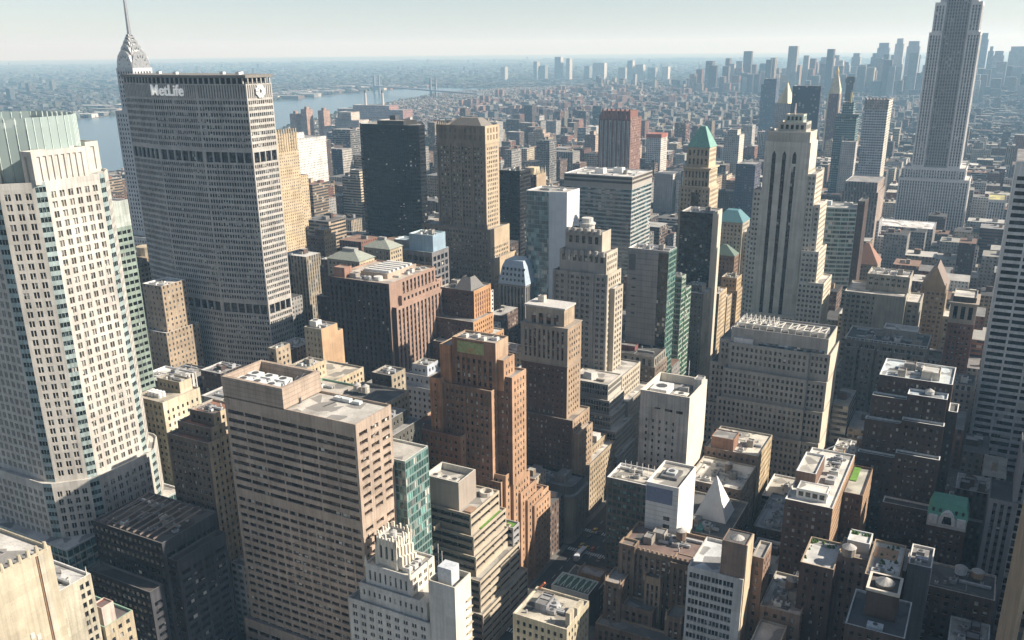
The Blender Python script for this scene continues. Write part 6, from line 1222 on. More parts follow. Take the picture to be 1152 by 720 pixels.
# ordinary blocks of the streets around: east, west, north, south edge and height in metres
LOTS = '''2,40,286,315,42 -364,-338,175,204,61 -428,-396,175,204,48 -434,-409,206,236,54 -396,-364,175,204,34 40,72,333,362,24 -92,-60,254,284,22 -434,-403,333,362,75 -60,-38,254,284,30 52,77,364,394,32 -274,-249,286,315,54
-516,-491,412,442,104 -360,-339,333,362,76 -148,-122,206,236,14 -562,-525,254,284,51 -106,-92,206,236,29 -228,-202,175,204,10 -202,-179,175,204,10 -662,-636,333,362,80 -434,-410,254,284,47 38,70,522,550,52 -304,-281,286,308,58
-354,-332,364,394,76 70,87,491,520,60 -580,-563,254,284,58 -376,-361,333,362,74 52,67,286,315,24 -450,-430,286,315,56 -450,-418,364,390,66 -418,-392,364,390,72 -580,-563,444,473,103 -204,-179,206,236,10 -864,-832,412,442,93
-274,-243,206,236,10 -114,-92,254,284,21 -532,-501,333,362,56 -554,-517,412,442,69 -524,-491,254,284,37 -396,-384,286,315,57 -664,-643,364,394,78 0,22,444,473,52 -592,-567,286,315,53 -230,-205,206,236,10 -404,-396,286,315,59
-390,-376,333,362,64 -450,-435,206,236,34 -450,-426,522,552,105 -62,-25,491,520,38 -592,-581,333,362,71 -580,-563,333,362,65 -122,-107,206,236,14 -44,-6,522,552,41 -378,-350,412,442,64 -698,-667,444,473,81 -418,-405,286,310,57
-38,-24,254,284,24 -306,-280,364,394,51 -86,-69,333,362,39 -450,-435,254,284,41 -522,-507,286,315,52 -88,-50,444,473,29 -724,-713,333,362,72 -24,13,491,520,31 -282,-271,254,284,37 -562,-548,333,362,63 60,86,444,473,26
-562,-541,364,394,63 -254,-240,175,204,10 -580,-555,412,442,69 72,83,412,442,41 8,22,333,352,41 -536,-522,286,315,48 -540,-519,364,394,59 -782,-768,444,473,90 -41,-24,333,362,32 -724,-710,364,394,71 -450,-418,570,596,93
40,52,286,315,24 -240,-228,175,204,10 -698,-680,333,362,60 -710,-678,412,442,65 -858,-827,444,473,77 -16,-6,254,276,30 -294,-280,175,204,10 -966,-946,491,520,97 42,79,655,682,43 -566,-549,286,315,43 -678,-666,412,442,78
26,57,491,520,26 22,48,444,473,27 -450,-435,333,362,50 -646,-618,598,625,102 22,40,333,362,20 -518,-504,364,394,57 -548,-533,333,362,51 -384,-370,286,315,35 -450,-412,598,625,79 -402,-391,333,362,49 -340,-330,286,315,39
-306,-295,175,204,10 -428,-406,444,473,63 -832,-806,412,442,67 -54,-42,333,356,41 -636,-618,333,362,51 -578,-556,522,552,82 -710,-672,522,552,70 -430,-418,286,310,43 -644,-618,412,442,58 -506,-491,286,315,37 -680,-662,333,362,51
-78,-62,364,394,32 20,51,728,758,57 -242,-221,364,394,36 -24,-16,254,276,30 -50,-38,444,473,57 -358,-330,570,596,79 -268,-249,274,284,47 -914,-877,444,473,65 -412,-374,598,625,70 -284,-253,491,520,48 -876,-859,570,596,102
-300,-269,522,552,55 -592,-556,491,520,56 40,51,364,394,31 78,101,728,758,57 -772,-756,570,596,101 -268,-231,598,625,57 -242,-231,206,236,10 -534,-519,522,552,84 -556,-534,522,552,75 -61,-42,416,442,37 -644,-627,444,473,65
-220,-206,364,394,43 -902,-881,598,625,102 -294,-263,444,473,36 -554,-529,496,520,68 -504,-491,364,394,49 -630,-618,286,315,39 -774,-756,364,394,53 -642,-618,364,394,43 -338,-330,175,204,10 -23,0,582,596,52 -98,-78,528,552,52
-384,-346,444,464,39 -880,-849,491,520,66 -518,-507,522,552,82 -548,-537,286,315,35 -272,-256,184,204,10 -348,-340,286,315,32 -842,-831,598,625,104 -42,-33,286,308,30 52,77,728,758,52 -116,-90,570,596,48 -226,-214,290,315,31
-592,-581,364,394,49 -592,-555,598,625,66 -280,-269,364,384,58 -592,-567,684,710,98 -806,-791,412,442,60 -710,-698,364,394,52 -680,-665,364,394,48 -148,-116,570,596,41 -790,-765,412,442,52 -532,-507,655,682,89 -18,-4,364,394,25
-790,-756,491,520,56 -22,-10,352,362,41 -500,-491,333,362,40 -848,-823,491,520,64 -148,-132,286,314,14 -592,-581,444,473,60 -120,-99,528,552,47 -340,-330,412,442,54 -698,-680,364,394,44 -256,-243,364,394,38 -810,-772,570,596,66
-528,-517,496,520,75 -188,-179,262,284,29 -2,23,655,682,48 -724,-687,491,520,48 -516,-499,570,588,93 -1092,-1066,684,710,103 64,101,996,1026,62 -516,-491,496,520,56 -6,34,965,994,63 -580,-563,364,394,39 -250,-240,340,362,47
-284,-263,412,442,33 -268,-243,522,552,47 -914,-893,491,520,66 -392,-378,412,442,46 -1050,-1033,522,552,77 -1094,-1063,728,758,99 -506,-491,522,552,66 -248,-226,274,284,29 -770,-756,655,682,101 -30,-19,364,394,27
-306,-285,412,442,33 -592,-578,522,552,67 -406,-390,444,473,47 -22,4,760,789,57 -724,-699,444,473,48 -1008,-977,570,596,74 -880,-843,598,625,69 60,77,684,710,52 -666,-645,444,473,48 -544,-507,728,758,73 -1098,-1067,760,789,101
-626,-618,444,473,59 -376,-359,570,596,77 -772,-756,598,625,86 -300,-285,491,520,57 -592,-581,412,442,49 -724,-710,412,442,50 -666,-644,412,442,43 -798,-756,728,758,75 -804,-783,444,473,52 -664,-647,598,625,82
-1050,-1035,570,596,86 -294,-284,274,284,47 -72,-46,728,758,55 24,41,655,682,52 -400,-374,690,710,92 -712,-698,333,362,37 14,25,491,520,43 -2,15,684,710,60 -306,-269,598,625,40 -1066,-1051,522,552,74 -840,-822,684,710,96
-566,-551,570,596,75 -1124,-1113,655,682,102 42,59,684,710,52 -668,-654,491,520,58 28,39,364,394,22 -58,-44,522,552,44 -292,-254,760,789,57 -548,-529,570,594,72 -98,-72,728,758,55 -630,-618,570,596,78 -826,-805,444,473,50
-248,-217,728,758,58 -68,-59,522,552,57 -790,-772,598,625,78 -280,-268,333,362,24 -822,-791,491,520,48 78,101,684,710,35 -914,-877,522,552,51 -686,-669,491,520,54 46,71,760,789,44 -1,8,333,352,28 -712,-691,612,625,92
16,38,522,550,26 -360,-330,760,789,71 -768,-756,444,473,53 -1044,-1012,655,682,78 -6,2,522,552,54 -66,-35,604,625,30 3,16,522,550,42 -554,-533,684,710,81 -764,-756,412,442,50 -382,-350,728,758,65 -132,-122,286,315,14
-966,-946,728,758,92 -724,-716,598,625,84 -724,-703,684,710,82 -524,-503,807,836,102 -900,-885,728,758,97 -48,-22,807,836,56 -148,-122,686,710,51 -258,-233,570,596,44 -660,-640,522,552,53 48,60,444,473,26 -232,-214,570,596,53
-148,-120,444,473,14 -850,-818,760,789,80 -790,-756,838,868,86 -1124,-1087,598,625,65 -450,-414,728,758,58 -994,-977,522,552,62 -274,-236,684,710,40 -972,-946,965,994,119 -976,-946,522,552,52 -656,-631,570,596,55
-306,-295,444,473,42 -284,-247,655,682,37 84,93,598,625,44 -774,-756,684,710,81 -136,-98,728,758,33 -252,-240,491,520,51 -246,-209,655,682,34 -262,-248,412,442,30 -580,-555,655,682,63 -862,-831,728,758,71 -240,-224,530,552,57
-846,-815,522,552,45 -1066,-1029,760,789,76 -202,-192,376,394,43 -104,-68,838,868,44 -976,-946,655,682,69 82,101,807,836,48 -132,-120,333,362,14 -1004,-967,728,758,69 -784,-756,522,552,44 -236,-225,412,440,36 -640,-628,530,552,66
-914,-897,655,682,77 -148,-116,598,625,26 30,45,760,789,58 -114,-82,760,789,40 -1022,-1001,598,625,68 -858,-837,570,596,60 4,30,760,789,41 -116,-101,598,625,50 -506,-491,655,682,75 -1104,-1081,996,1026,122 -292,-281,352,362,50
62,101,838,868,27 -1098,-1067,838,868,88 -216,-179,918,947,56 -1092,-1055,807,836,79 -792,-756,1123,1152,118 -1052,-1013,965,994,95 -34,-3,838,868,42 -374,-342,598,625,38 -672,-660,522,552,53 -284,-259,570,596,37
-450,-414,760,789,55 -654,-640,491,520,46 -672,-650,655,682,65 -352,-340,684,710,94 -900,-878,684,710,73 -1124,-1113,918,947,120 -664,-618,965,994,73 -778,-756,886,916,96 -1032,-995,522,552,43 -896,-875,655,682,68 80,101,655,682,25
-988,-946,838,868,71 -36,1,886,916,37 -650,-628,655,682,62 -504,-491,760,789,93 -1054,-1040,807,836,95 -42,-24,760,789,53 -350,-330,728,758,69 -306,-295,274,284,33 -44,-13,918,947,47 -592,-575,728,758,74 -988,-966,491,520,46
-914,-903,598,625,68 58,69,491,520,24 4,15,372,394,18 -306,-285,570,596,42 -660,-631,996,1026,100 -1086,-1055,598,625,57 -660,-637,1044,1074,122 -356,-338,532,552,50 -136,-119,254,262,14 -1112,-1101,655,682,79 0,40,1076,1105,48
-580,-566,570,596,55 -392,-380,522,552,48 -816,-790,598,625,53 -814,-789,655,682,59 -876,-859,522,552,48 -1072,-1050,570,596,59 -914,-900,728,758,78 -1034,-1009,570,596,55 -994,-976,655,682,70 70,84,522,550,22 -112,-74,807,836,32
-450,-438,496,520,47 -254,-228,760,789,51 -698,-672,655,682,56 -74,-49,690,710,36 -372,-347,918,947,79 -148,-133,340,362,14 -856,-819,918,947,77 -858,-847,522,552,51 16,41,684,710,27 -806,-775,684,710,55 -400,-385,838,868,100
-262,-251,444,473,31 -428,-402,886,916,79 -824,-810,570,596,57 -876,-859,444,473,38 -874,-837,655,682,49 -216,-179,996,1026,54 -914,-883,886,916,79 -272,-235,807,836,39 -800,-774,807,836,73 -22,4,807,836,40 -914,-877,570,596,42
-628,-618,530,552,59 -420,-396,491,508,38 -1034,-995,1123,1152,103 -1040,-1002,807,836,67 -1124,-1099,760,789,73 -1124,-1107,728,758,76 -892,-867,807,836,74 -14,4,728,758,42 -978,-946,598,625,49 -1086,-1071,655,682,72
-369,-348,848,868,88 -554,-533,655,682,54 -800,-756,760,789,49 70,101,1230,1257,63 -12,2,598,625,35 -914,-875,965,994,78 -852,-840,684,710,73 -228,-214,352,362,35 -884,-863,728,758,66 -88,-76,598,625,44 -364,-330,965,994,64
-268,-256,364,384,25 -682,-645,807,836,54 -638,-618,760,789,66 -1054,-1023,598,625,50 -724,-693,838,868,65 -574,-560,728,758,70 -818,-800,760,789,72 -434,-417,918,947,98 -248,-237,412,440,25 -506,-491,728,758,68
-1044,-1005,1287,1314,123 -814,-800,522,552,43 -1000,-979,598,625,54 -41,-33,364,384,24 -1124,-1107,684,710,69 -90,-76,570,596,37 -191,-181,376,394,31 6,23,918,947,58 -540,-514,838,868,67 -28,-18,655,682,50 -830,-799,728,758,52
-1010,-978,684,710,55 -698,-673,918,947,80 -342,-330,598,625,57 -676,-661,1044,1074,124 -200,-184,578,596,44 -898,-859,996,1026,75 -374,-356,532,552,41 -502,-491,807,836,90 -516,-494,612,625,58 -592,-581,570,596,50
-724,-695,1154,1184,109 -1014,-976,760,789,55 84,101,886,916,45 -1032,-1010,684,710,62 -60,-42,760,789,46 -724,-695,965,994,79 -980,-965,807,836,80 -520,-491,684,710,42 -724,-716,570,596,55 -76,-68,527,552,42 -654,-618,838,868,53
-1124,-1087,570,596,43 -148,-136,728,758,58 -670,-648,684,710,54 -1002,-980,807,836,72 -724,-710,522,552,39 -882,-861,886,916,80 -866,-841,807,836,65 -702,-685,684,710,58 -566,-555,684,710,66 -838,-821,838,868,77
-1010,-989,838,868,75 -514,-491,918,947,79 -836,-825,570,596,52 -394,-373,918,947,76 -592,-553,1044,1074,70 -82,-60,760,789,38 -1088,-1050,886,916,67 72,86,760,789,38 38,59,886,916,42 -800,-785,522,552,39 -592,-575,807,836,70
-438,-412,690,710,50 -976,-946,570,596,40 -104,-80,1044,1074,62 -976,-946,886,916,70 -1020,-981,996,1026,74 -60,-30,965,994,43 -262,-237,838,868,48 -292,-274,684,710,49 -30,10,1230,1257,51 -18,-2,684,710,37 -14,16,1154,1184,57
-230,-213,598,625,35 -1012,-973,965,994,69 -148,-118,918,947,43 -434,-426,491,520,35 -1112,-1091,918,947,83 -206,-179,886,916,47 -826,-800,807,836,60 -592,-555,886,916,51 -136,-114,760,789,38 -1050,-1028,886,916,77
-964,-946,1044,1074,101 -892,-881,491,520,38 -884,-845,1076,1105,76 -650,-618,728,758,40 -1070,-1031,1076,1105,80 -378,-352,886,916,58 -508,-491,886,916,83 -1036,-1005,728,758,51 10,35,838,868,33 -628,-618,655,682,60
-566,-552,838,868,77 -260,-228,918,947,45 -854,-831,965,994,81 -218,-197,838,868,49 32,72,1044,1074,31 -416,-395,918,947,71 -820,-803,838,868,71 132,172,1360,1390,46 -348,-330,848,868,77 -776,-756,1202,1228,129 148,188,1597,1626,61
-1100,-1086,655,682,60 -1028,-1014,760,789,67 -24,-13,598,625,35 -574,-543,807,836,46 -976,-964,760,789,69 -884,-845,1044,1074,70 -6,24,996,1026,40 -1064,-1035,1123,1152,94 -676,-639,760,789,38 -384,-364,965,994,77
-298,-285,655,682,51 -672,-635,918,947,53 -902,-891,760,789,68 30,52,807,836,33 -822,-791,886,916,60 -52,-35,838,868,46 -366,-352,684,710,58 -1124,-1105,1123,1152,108 -964,-946,807,836,66 -46,-37,688,710,53 -654,-618,1230,1257,93
-2,9,838,868,55 72,83,886,916,51 -646,-618,886,916,59 -878,-852,684,710,48 -568,-551,918,947,81 -1104,-1065,1123,1152,82 -212,-204,598,625,48 70,101,1154,1184,44 -700,-661,996,1026,58 -890,-876,760,789,62 -1080,-1061,996,1026,88
-384,-370,838,868,72 -1106,-1095,728,758,64 -250,-227,965,994,57 -306,-275,728,758,27 -266,-227,1202,1228,56 36,47,838,868,51 -304,-292,352,362,29 -576,-557,965,994,82 -394,-370,807,836,48 76,101,1360,1390,66 -914,-877,838,868,49
-84,-60,965,994,47 38,70,918,947,26 -552,-513,1202,1228,73 -446,-438,690,710,79 -1100,-1077,965,994,78 -890,-861,1230,1257,104 -970,-946,1076,1105,88 -874,-855,965,994,79 -236,-224,684,710,52 -842,-803,1392,1421,103
-788,-771,655,682,47 -592,-567,838,868,52 -1124,-1093,807,836,55 -552,-540,838,868,76 -898,-875,1154,1184,99 -1086,-1072,570,596,46 -830,-791,1316,1342,96 -118,-78,1439,1468,63 -830,-811,965,994,78 -450,-434,965,994,86
-694,-665,965,994,63 -794,-756,996,1026,58 -964,-946,760,789,57 -36,-23,684,710,36 -274,-249,728,758,30 -832,-793,1123,1152,70 -876,-850,760,789,48 -858,-835,996,1026,76 -236,-197,1076,1105,41 -254,-232,886,916,49
-380,-340,1044,1074,45 -1124,-1101,1076,1105,88 -450,-410,1360,1390,75 -92,-64,886,916,33 -542,-525,807,836,58 -836,-815,655,682,43 -1020,-1001,1154,1184,103 -802,-791,838,868,71 -830,-791,1287,1314,90 -684,-645,1076,1105,60
-672,-651,728,758,44 -774,-756,807,836,58 -290,-251,965,994,34 -978,-946,684,710,41 -412,-400,690,710,66 -550,-533,918,947,73 -512,-504,760,789,67 -86,-75,690,710,46 -418,-378,996,1026,42 56,101,1676,1706,61 -888,-857,918,947,57
-670,-631,1392,1421,91 -790,-779,886,916,76 -690,-673,612,625,54 -658,-618,1202,1228,73 -724,-699,886,916,56 -724,-710,655,682,46 38,62,1220,1228,59 -124,-112,807,836,52 -80,-50,1044,1074,41 -210,-200,444,466,24 -74,-48,807,836,27
-306,-292,684,710,44 -514,-491,838,868,51 -378,-361,760,789,48 -346,-334,655,682,46 -1070,-1056,655,682,51 2,32,1044,1074,37 -366,-347,655,682,35 -124,-84,965,994,26 -706,-685,728,758,42 -100,-86,655,682,33 -450,-442,807,836,78
-412,-394,770,789,62 -710,-698,655,682,47 -648,-626,684,710,39 -876,-839,838,868,42 -914,-891,1230,1257,105 -684,-670,684,710,47 -560,-545,728,758,48 -30,-14,1044,1074,59 -346,-330,918,947,63 -416,-400,526,540,38
80,101,1123,1152,47 -784,-770,918,947,72 -670,-655,1154,1184,111 -1048,-1011,838,868,46 -378,-348,996,1026,49 -136,-124,807,836,50 -392,-382,728,758,59 -1106,-1092,684,710,52 -532,-515,918,947,67 -210,-191,965,994,52
-692,-655,838,868,36 -376,-330,1392,1421,58 -704,-665,1439,1468,91 -724,-695,1230,1257,90 -914,-900,1094,1105,127 -112,-72,996,1026,26 -660,-637,1316,1342,116 -132,-112,996,1026,50 -1078,-1049,1202,1228,88 -213,-201,578,596,36
-92,-68,1123,1150,52 -1030,-1011,1076,1105,83 -100,-89,598,625,28 -286,-257,1044,1074,46 -694,-671,1154,1184,86 78,101,1202,1228,49 -392,-379,760,789,54 -630,-618,1154,1184,118 -1100,-1071,1076,1105,71 4,19,728,758,30
-38,-14,1154,1184,51 -62,-45,918,947,43 -830,-816,598,625,37 -404,-394,807,836,68 -384,-346,1202,1228,52 -1124,-1095,1202,1228,86 -300,-285,807,836,48 -540,-508,886,916,39 -724,-685,1123,1152,56 -914,-889,918,947,55
-528,-499,1154,1184,66 60,71,886,916,43 -626,-618,684,710,51 -724,-699,918,947,52 -202,-179,1123,1152,55 -874,-859,1154,1184,96 -420,-380,1044,1074,39 -232,-193,1044,1074,31 -214,-206,352,362,29 -1062,-1037,728,758,41
-844,-821,1044,1074,69 -644,-618,807,836,39 -1002,-963,1316,1342,82 -148,-121,1076,1100,46 -32,-2,1392,1421,57 -1066,-1044,684,710,43 -702,-695,807,836,62 -364,-330,1360,1390,65 -1124,-1095,1154,1184,76 -844,-825,1076,1105,77
-724,-701,996,1026,61 -252,-233,996,1026,52 148,178,1708,1737,64 -790,-776,965,994,70 -450,-420,1044,1074,50 -914,-899,1392,1421,131 -800,-771,1360,1390,94 34,58,965,994,31 -1056,-1044,655,682,46 -306,-275,918,947,31
-450,-410,1316,1342,58 -1012,-994,655,682,41 -412,-397,728,748,53 -556,-533,996,1026,59 -516,-491,965,994,51 -276,-237,1360,1390,52 -450,-426,1202,1228,75 -226,-211,965,994,55 -119,-109,686,710,38 -1124,-1101,965,994,62
-234,-205,1154,1184,47 -822,-807,684,710,42 -980,-955,918,947,53 -434,-404,965,994,42 -724,-707,728,758,39 -960,-946,996,1026,73 86,101,760,789,22 -260,-250,352,362,24 -450,-410,1518,1548,70 -914,-899,996,1026,71
-88,-48,1392,1421,45 -684,-673,728,758,44 -1084,-1055,1044,1074,62 -450,-420,1230,1257,65 -364,-330,1287,1314,58 -112,-72,1470,1500,50 -284,-273,807,836,50 -42,-12,1202,1228,42 56,76,1316,1342,58 -860,-823,886,916,37
-1050,-1021,1154,1184,71 -914,-875,1287,1314,71 -824,-809,1076,1105,79 -870,-847,1202,1228,85 -52,-28,1123,1152,44 78,101,1518,1548,64 -404,-384,965,994,53 -700,-677,760,789,35 -972,-946,1202,1228,80 -1014,-999,1230,1257,101
-434,-404,1123,1152,51 -820,-791,1044,1074,55 -34,-24,604,625,28 8,28,1287,1314,59 132,156,1470,1500,53 -266,-254,886,916,54 -808,-785,1076,1105,65 -232,-203,1123,1152,42 68,82,807,836,27 -554,-540,886,916,56 4,30,807,836,17
-450,-420,1076,1105,48 -810,-791,965,994,58 -954,-946,1123,1152,94 -450,-428,886,916,43 -884,-861,1360,1390,97 30,70,1230,1257,28 -1060,-1041,996,1026,63 -1010,-971,1076,1105,51 -36,-29,655,682,35 -592,-581,655,682,36
-1002,-976,886,916,47 58,82,965,994,26 24,40,996,1026,43 70,92,918,947,24 64,88,1076,1105,32 82,101,965,994,30 -1124,-1103,886,916,52 -700,-671,1392,1421,86 -437,-410,854,868,44 132,152,1550,1579,63 -410,-380,1360,1390,66
-984,-965,1044,1074,66 -1008,-985,1360,1390,95 -914,-903,760,789,46 -708,-669,1287,1314,62 62,70,1154,1184,66 -116,-92,930,947,35 -54,-14,1676,1706,56 -300,-285,838,868,43 -426,-396,1470,1500,73 -562,-543,1123,1152,73
-978,-946,1230,1257,69 -1000,-977,1154,1184,71 -128,-88,1392,1421,41 -12,5,918,947,34 -402,-390,886,916,58 84,101,1392,1421,60 -790,-767,1044,1074,57 -636,-618,1044,1074,64 -694,-655,1230,1257,55 -388,-358,1123,1152,45
-148,-124,965,994,33 -572,-557,996,1026,64 -1044,-1032,684,710,42 -544,-525,1076,1105,65 -914,-900,684,710,38 -914,-899,1154,1184,80 -592,-553,1202,1228,49 -784,-756,1076,1105,53 -724,-695,1202,1228,65 -50,-30,1044,1074,40
-196,-179,838,868,32 -292,-266,886,916,29 -148,-128,1160,1184,53 -698,-673,886,916,38 -894,-871,1316,1342,88 -818,-795,1154,1184,67 -74,-54,1230,1257,54 -790,-756,1316,1342,69 -1024,-985,1392,1421,71 28,46,1154,1180,47
-62,-22,1597,1626,49 -148,-128,1044,1074,43 -532,-521,684,710,36 -232,-206,886,916,26 -672,-647,886,916,37 -968,-946,1360,1390,91 -592,-577,965,994,58 -634,-618,918,947,50 -100,-90,684,710,31 -592,-573,996,1026,54
48,88,1597,1626,43 -102,-72,1550,1579,59 -894,-871,1202,1228,74 -82,-42,1628,1658,51 -450,-435,918,947,53 -834,-795,996,1026,36 40,64,996,1026,26 -914,-893,807,836,38 -552,-537,1044,1074,67 -386,-366,1316,1342,75 40,64,1076,1105,31
-684,-661,1123,1152,61 -580,-569,918,947,58 -402,-362,1628,1658,63 -532,-503,996,1026,39 12,52,1360,1390,32 -1090,-1069,918,947,49 -1068,-1047,918,947,48 -348,-330,996,1026,48 -1124,-1099,838,868,40 52,67,807,836,24
-536,-513,1044,1074,50 -1076,-1053,965,994,50 -1014,-985,1044,1074,50 -864,-841,1439,1468,95 -390,-378,886,916,51 -724,-685,1076,1105,37 -1028,-1002,886,916,41 -568,-545,1076,1105,53 -30,-6,965,994,26 14,44,1392,1421,43
-898,-859,1392,1421,64 -1032,-1003,1202,1228,64 48,78,1518,1548,48 -980,-961,996,1026,54 -364,-340,1439,1468,70 -592,-553,1287,1314,49 -366,-330,1316,1342,46 -1002,-973,1202,1228,64 -68,-53,838,868,30 -450,-420,1287,1314,55
8,28,1202,1228,46 -262,-233,1123,1152,36 -526,-507,1230,1257,73 -592,-581,918,947,55 -306,-292,760,789,30 -994,-955,1123,1152,45 -954,-946,918,947,58 -204,-179,1154,1184,40 -340,-330,684,710,36 -792,-756,1550,1579,78
-450,-442,838,868,55 -148,-118,1439,1468,50 28,44,1123,1152,45 -644,-618,1470,1500,81 -450,-434,996,1026,54 -48,-32,1392,1421,66 -284,-263,838,868,26 -822,-793,1202,1228,59 -798,-756,1518,1548,66 -512,-491,1044,1074,49
-420,-380,1287,1314,41 -20,20,1550,1579,40 -374,-330,1230,1257,32 -290,-251,1154,1184,28 -644,-618,1076,1105,47 -1066,-1049,838,868,42 -668,-645,1470,1500,88 -878,-849,1123,1152,50 -78,-58,1439,1468,61 -804,-785,1230,1257,77
-437,-424,807,820,60 -694,-683,807,836,41 -724,-695,1360,1390,68 44,64,1287,1314,46 -548,-529,1154,1184,62 -1100,-1061,1230,1257,54 -770,-756,918,947,49 -524,-505,1076,1105,54 -108,-100,684,710,30 -692,-669,1470,1500,87
84,101,1287,1314,47 -1028,-1003,918,947,40 -352,-340,886,916,45 -132,-118,886,916,32 -1074,-1051,1154,1184,60 2,19,886,916,25 -724,-695,1550,1579,82 -540,-517,965,994,38 -1040,-1021,996,1026,51 -232,-217,996,1026,42
-96,-66,1202,1228,33 -274,-260,918,947,39 -668,-639,1287,1314,61 -262,-253,996,1026,58 -694,-675,1202,1228,70 64,80,1439,1468,58 -148,-136,807,836,32 -1124,-1109,1044,1074,58 -660,-637,1123,1152,52 18,48,1597,1626,49
-128,-104,1518,1548,58 -236,-207,1392,1421,46 -411,-386,1204,1228,50 -396,-366,1676,1706,70 -858,-839,1154,1184,61 -806,-785,918,947,38 -66,-42,1202,1228,38 -236,-219,838,868,26 -358,-330,1123,1152,36 -36,-6,996,1026,18
-72,-56,996,1026,36 -914,-895,1316,1342,80 82,101,1470,1500,52 -44,-20,1076,1105,29 -396,-380,1076,1105,52 -394,-364,1439,1468,54 -230,-211,1230,1257,51 -64,-44,1076,1105,34 -556,-527,1230,1257,49 76,92,1316,1342,48
-306,-283,1123,1152,39 -840,-826,807,836,35 -420,-396,1076,1105,39 -228,-214,760,789,26 -380,-364,1360,1390,72 -420,-390,1597,1626,64 -2,38,1708,1737,43 -192,-179,1044,1074,45 -794,-775,1154,1184,58 -592,-569,1076,1105,44
-246,-217,1316,1342,41 -572,-549,1154,1184,49 -62,-38,1154,1184,32 -148,-132,996,1026,36 -450,-410,1550,1579,48 -364,-340,1076,1105,36 -64,-49,886,916,28 -592,-558,1518,1548,57 -984,-946,1287,1314,50 -592,-573,1154,1184,56
48,62,838,868,22 -846,-823,1202,1228,58 -306,-267,1202,1228,27 -206,-179,1287,1314,40 -818,-807,918,947,45 -190,-179,965,994,42 -306,-277,1076,1105,27 -724,-709,1287,1314,82 -212,-202,728,756,27 -148,-133,886,916,29
-56,-36,996,1026,27 -874,-855,1287,1314,72 -148,-136,760,789,25 -556,-541,965,994,44 64,84,1392,1421,44 -530,-491,1518,1548,49 -654,-631,1154,1184,49 -840,-811,1439,1468,66 -790,-767,1287,1314,64 -210,-191,1202,1228,44
-592,-563,1123,1152,38 -724,-685,1316,1342,44 -108,-92,1123,1150,42 -724,-713,818,836,47 -1108,-1085,1044,1074,45 -196,-179,1076,1105,37 -1124,-1105,996,1026,45 -450,-420,1597,1626,61 -830,-801,1360,1390,58 -118,-94,1076,1105,27
-870,-855,1470,1500,95 -136,-121,838,849,33 -252,-237,1076,1105,42 -410,-386,1316,1342,52 -524,-491,1316,1342,43 -914,-885,1439,1468,64 -870,-831,1316,1342,46 -148,-128,1470,1500,56 -810,-791,1470,1500,85 -654,-639,1360,1390,81
-512,-491,1202,1228,51 -674,-659,1202,1228,68 -644,-618,1597,1626,73 -148,-118,1230,1257,30 20,37,886,916,20 -694,-655,1360,1390,43 48,64,1439,1468,53 -1044,-1015,1230,1257,52 72,92,1044,1074,23 -340,-330,1044,1074,53
-28,-12,1123,1152,38 -450,-434,1123,1152,50 8,48,1518,1548,29 -884,-865,1439,1468,79 -434,-412,1154,1184,41 -536,-517,1392,1421,65 -828,-799,1518,1548,68 -1054,-1025,1392,1421,60 -506,-491,1230,1257,63 16,28,1154,1184,46
92,101,918,947,29 -352,-338,1154,1184,52 -250,-235,1154,1184,45 -542,-503,1597,1626,48 -306,-277,1597,1626,52 -256,-233,1044,1074,27 -516,-491,1392,1421,53 132,148,1392,1421,41 -112,-92,1597,1626,59 -1052,-1033,1316,1342,68
-1054,-1025,1360,1390,56 24,64,1628,1658,32 -1054,-1015,1044,1074,30 -1124,-1101,1230,1257,57 -522,-503,1123,1152,44 -724,-701,1044,1074,36 -894,-879,1123,1152,52 -236,-207,1287,1314,33 -528,-491,1360,1390,37 -528,-491,1628,1658,50
-450,-420,1392,1421,44 132,156,1518,1548,36 -712,-703,818,836,46 12,28,1123,1152,35 -306,-287,1044,1074,32 -56,-36,1550,1579,54 -306,-292,886,916,28 -1064,-1045,1287,1314,64 -78,-63,918,947,26 88,101,1076,1105,31
-236,-197,1360,1390,26 -674,-651,1550,1579,70 -260,-237,1287,1314,40 -38,-8,1439,1468,34 44,64,1123,1152,27 -548,-529,1360,1390,59 -502,-491,996,1026,46 -94,-64,1076,1105,18 20,40,1316,1342,38 -266,-237,1392,1421,37
-784,-769,1230,1257,63 -104,-64,1518,1548,29 -48,-37,886,916,27 -572,-549,1360,1390,52 -834,-811,1470,1500,68 88,101,1597,1626,59 -542,-523,1123,1152,42 -766,-756,1044,1074,49 -854,-831,1287,1314,55 -14,2,1676,1706,64
-434,-418,996,1026,36 52,76,1360,1390,32 -858,-829,1518,1548,61 -22,-6,1628,1658,62 -132,-112,1628,1658,58 -72,-56,1360,1390,48 -770,-756,1360,1390,74 -1094,-1075,1154,1184,48 -404,-388,1123,1152,43 -112,-96,1202,1228,41
-72,-32,1470,1500,26 132,156,1287,1314,24 -110,-96,886,902,28 -250,-231,1230,1257,40 -572,-549,1316,1342,51 -306,-267,1550,1579,35 -504,-491,1076,1105,46 -276,-253,1076,1105,26 -340,-330,886,916,35 -424,-410,807,820,41
-498,-491,1154,1184,67 -1002,-981,918,947,30 74,101,1708,1737,43 -282,-263,1439,1468,51 -572,-549,1439,1468,55 -376,-346,1470,1500,42 -36,-20,1550,1579,56 -1048,-1033,1202,1228,58 -1084,-1055,1360,1390,51 -306,-277,1470,1500,39
-770,-756,1470,1500,84 -778,-756,1392,1421,59 -450,-434,1154,1184,45 -306,-291,965,994,29 -976,-946,1154,1184,36 -62,-42,1708,1737,58 -694,-675,1550,1579,74 -638,-618,1287,1314,54 -226,-211,1202,1228,43 -1072,-1053,1316,1342,60
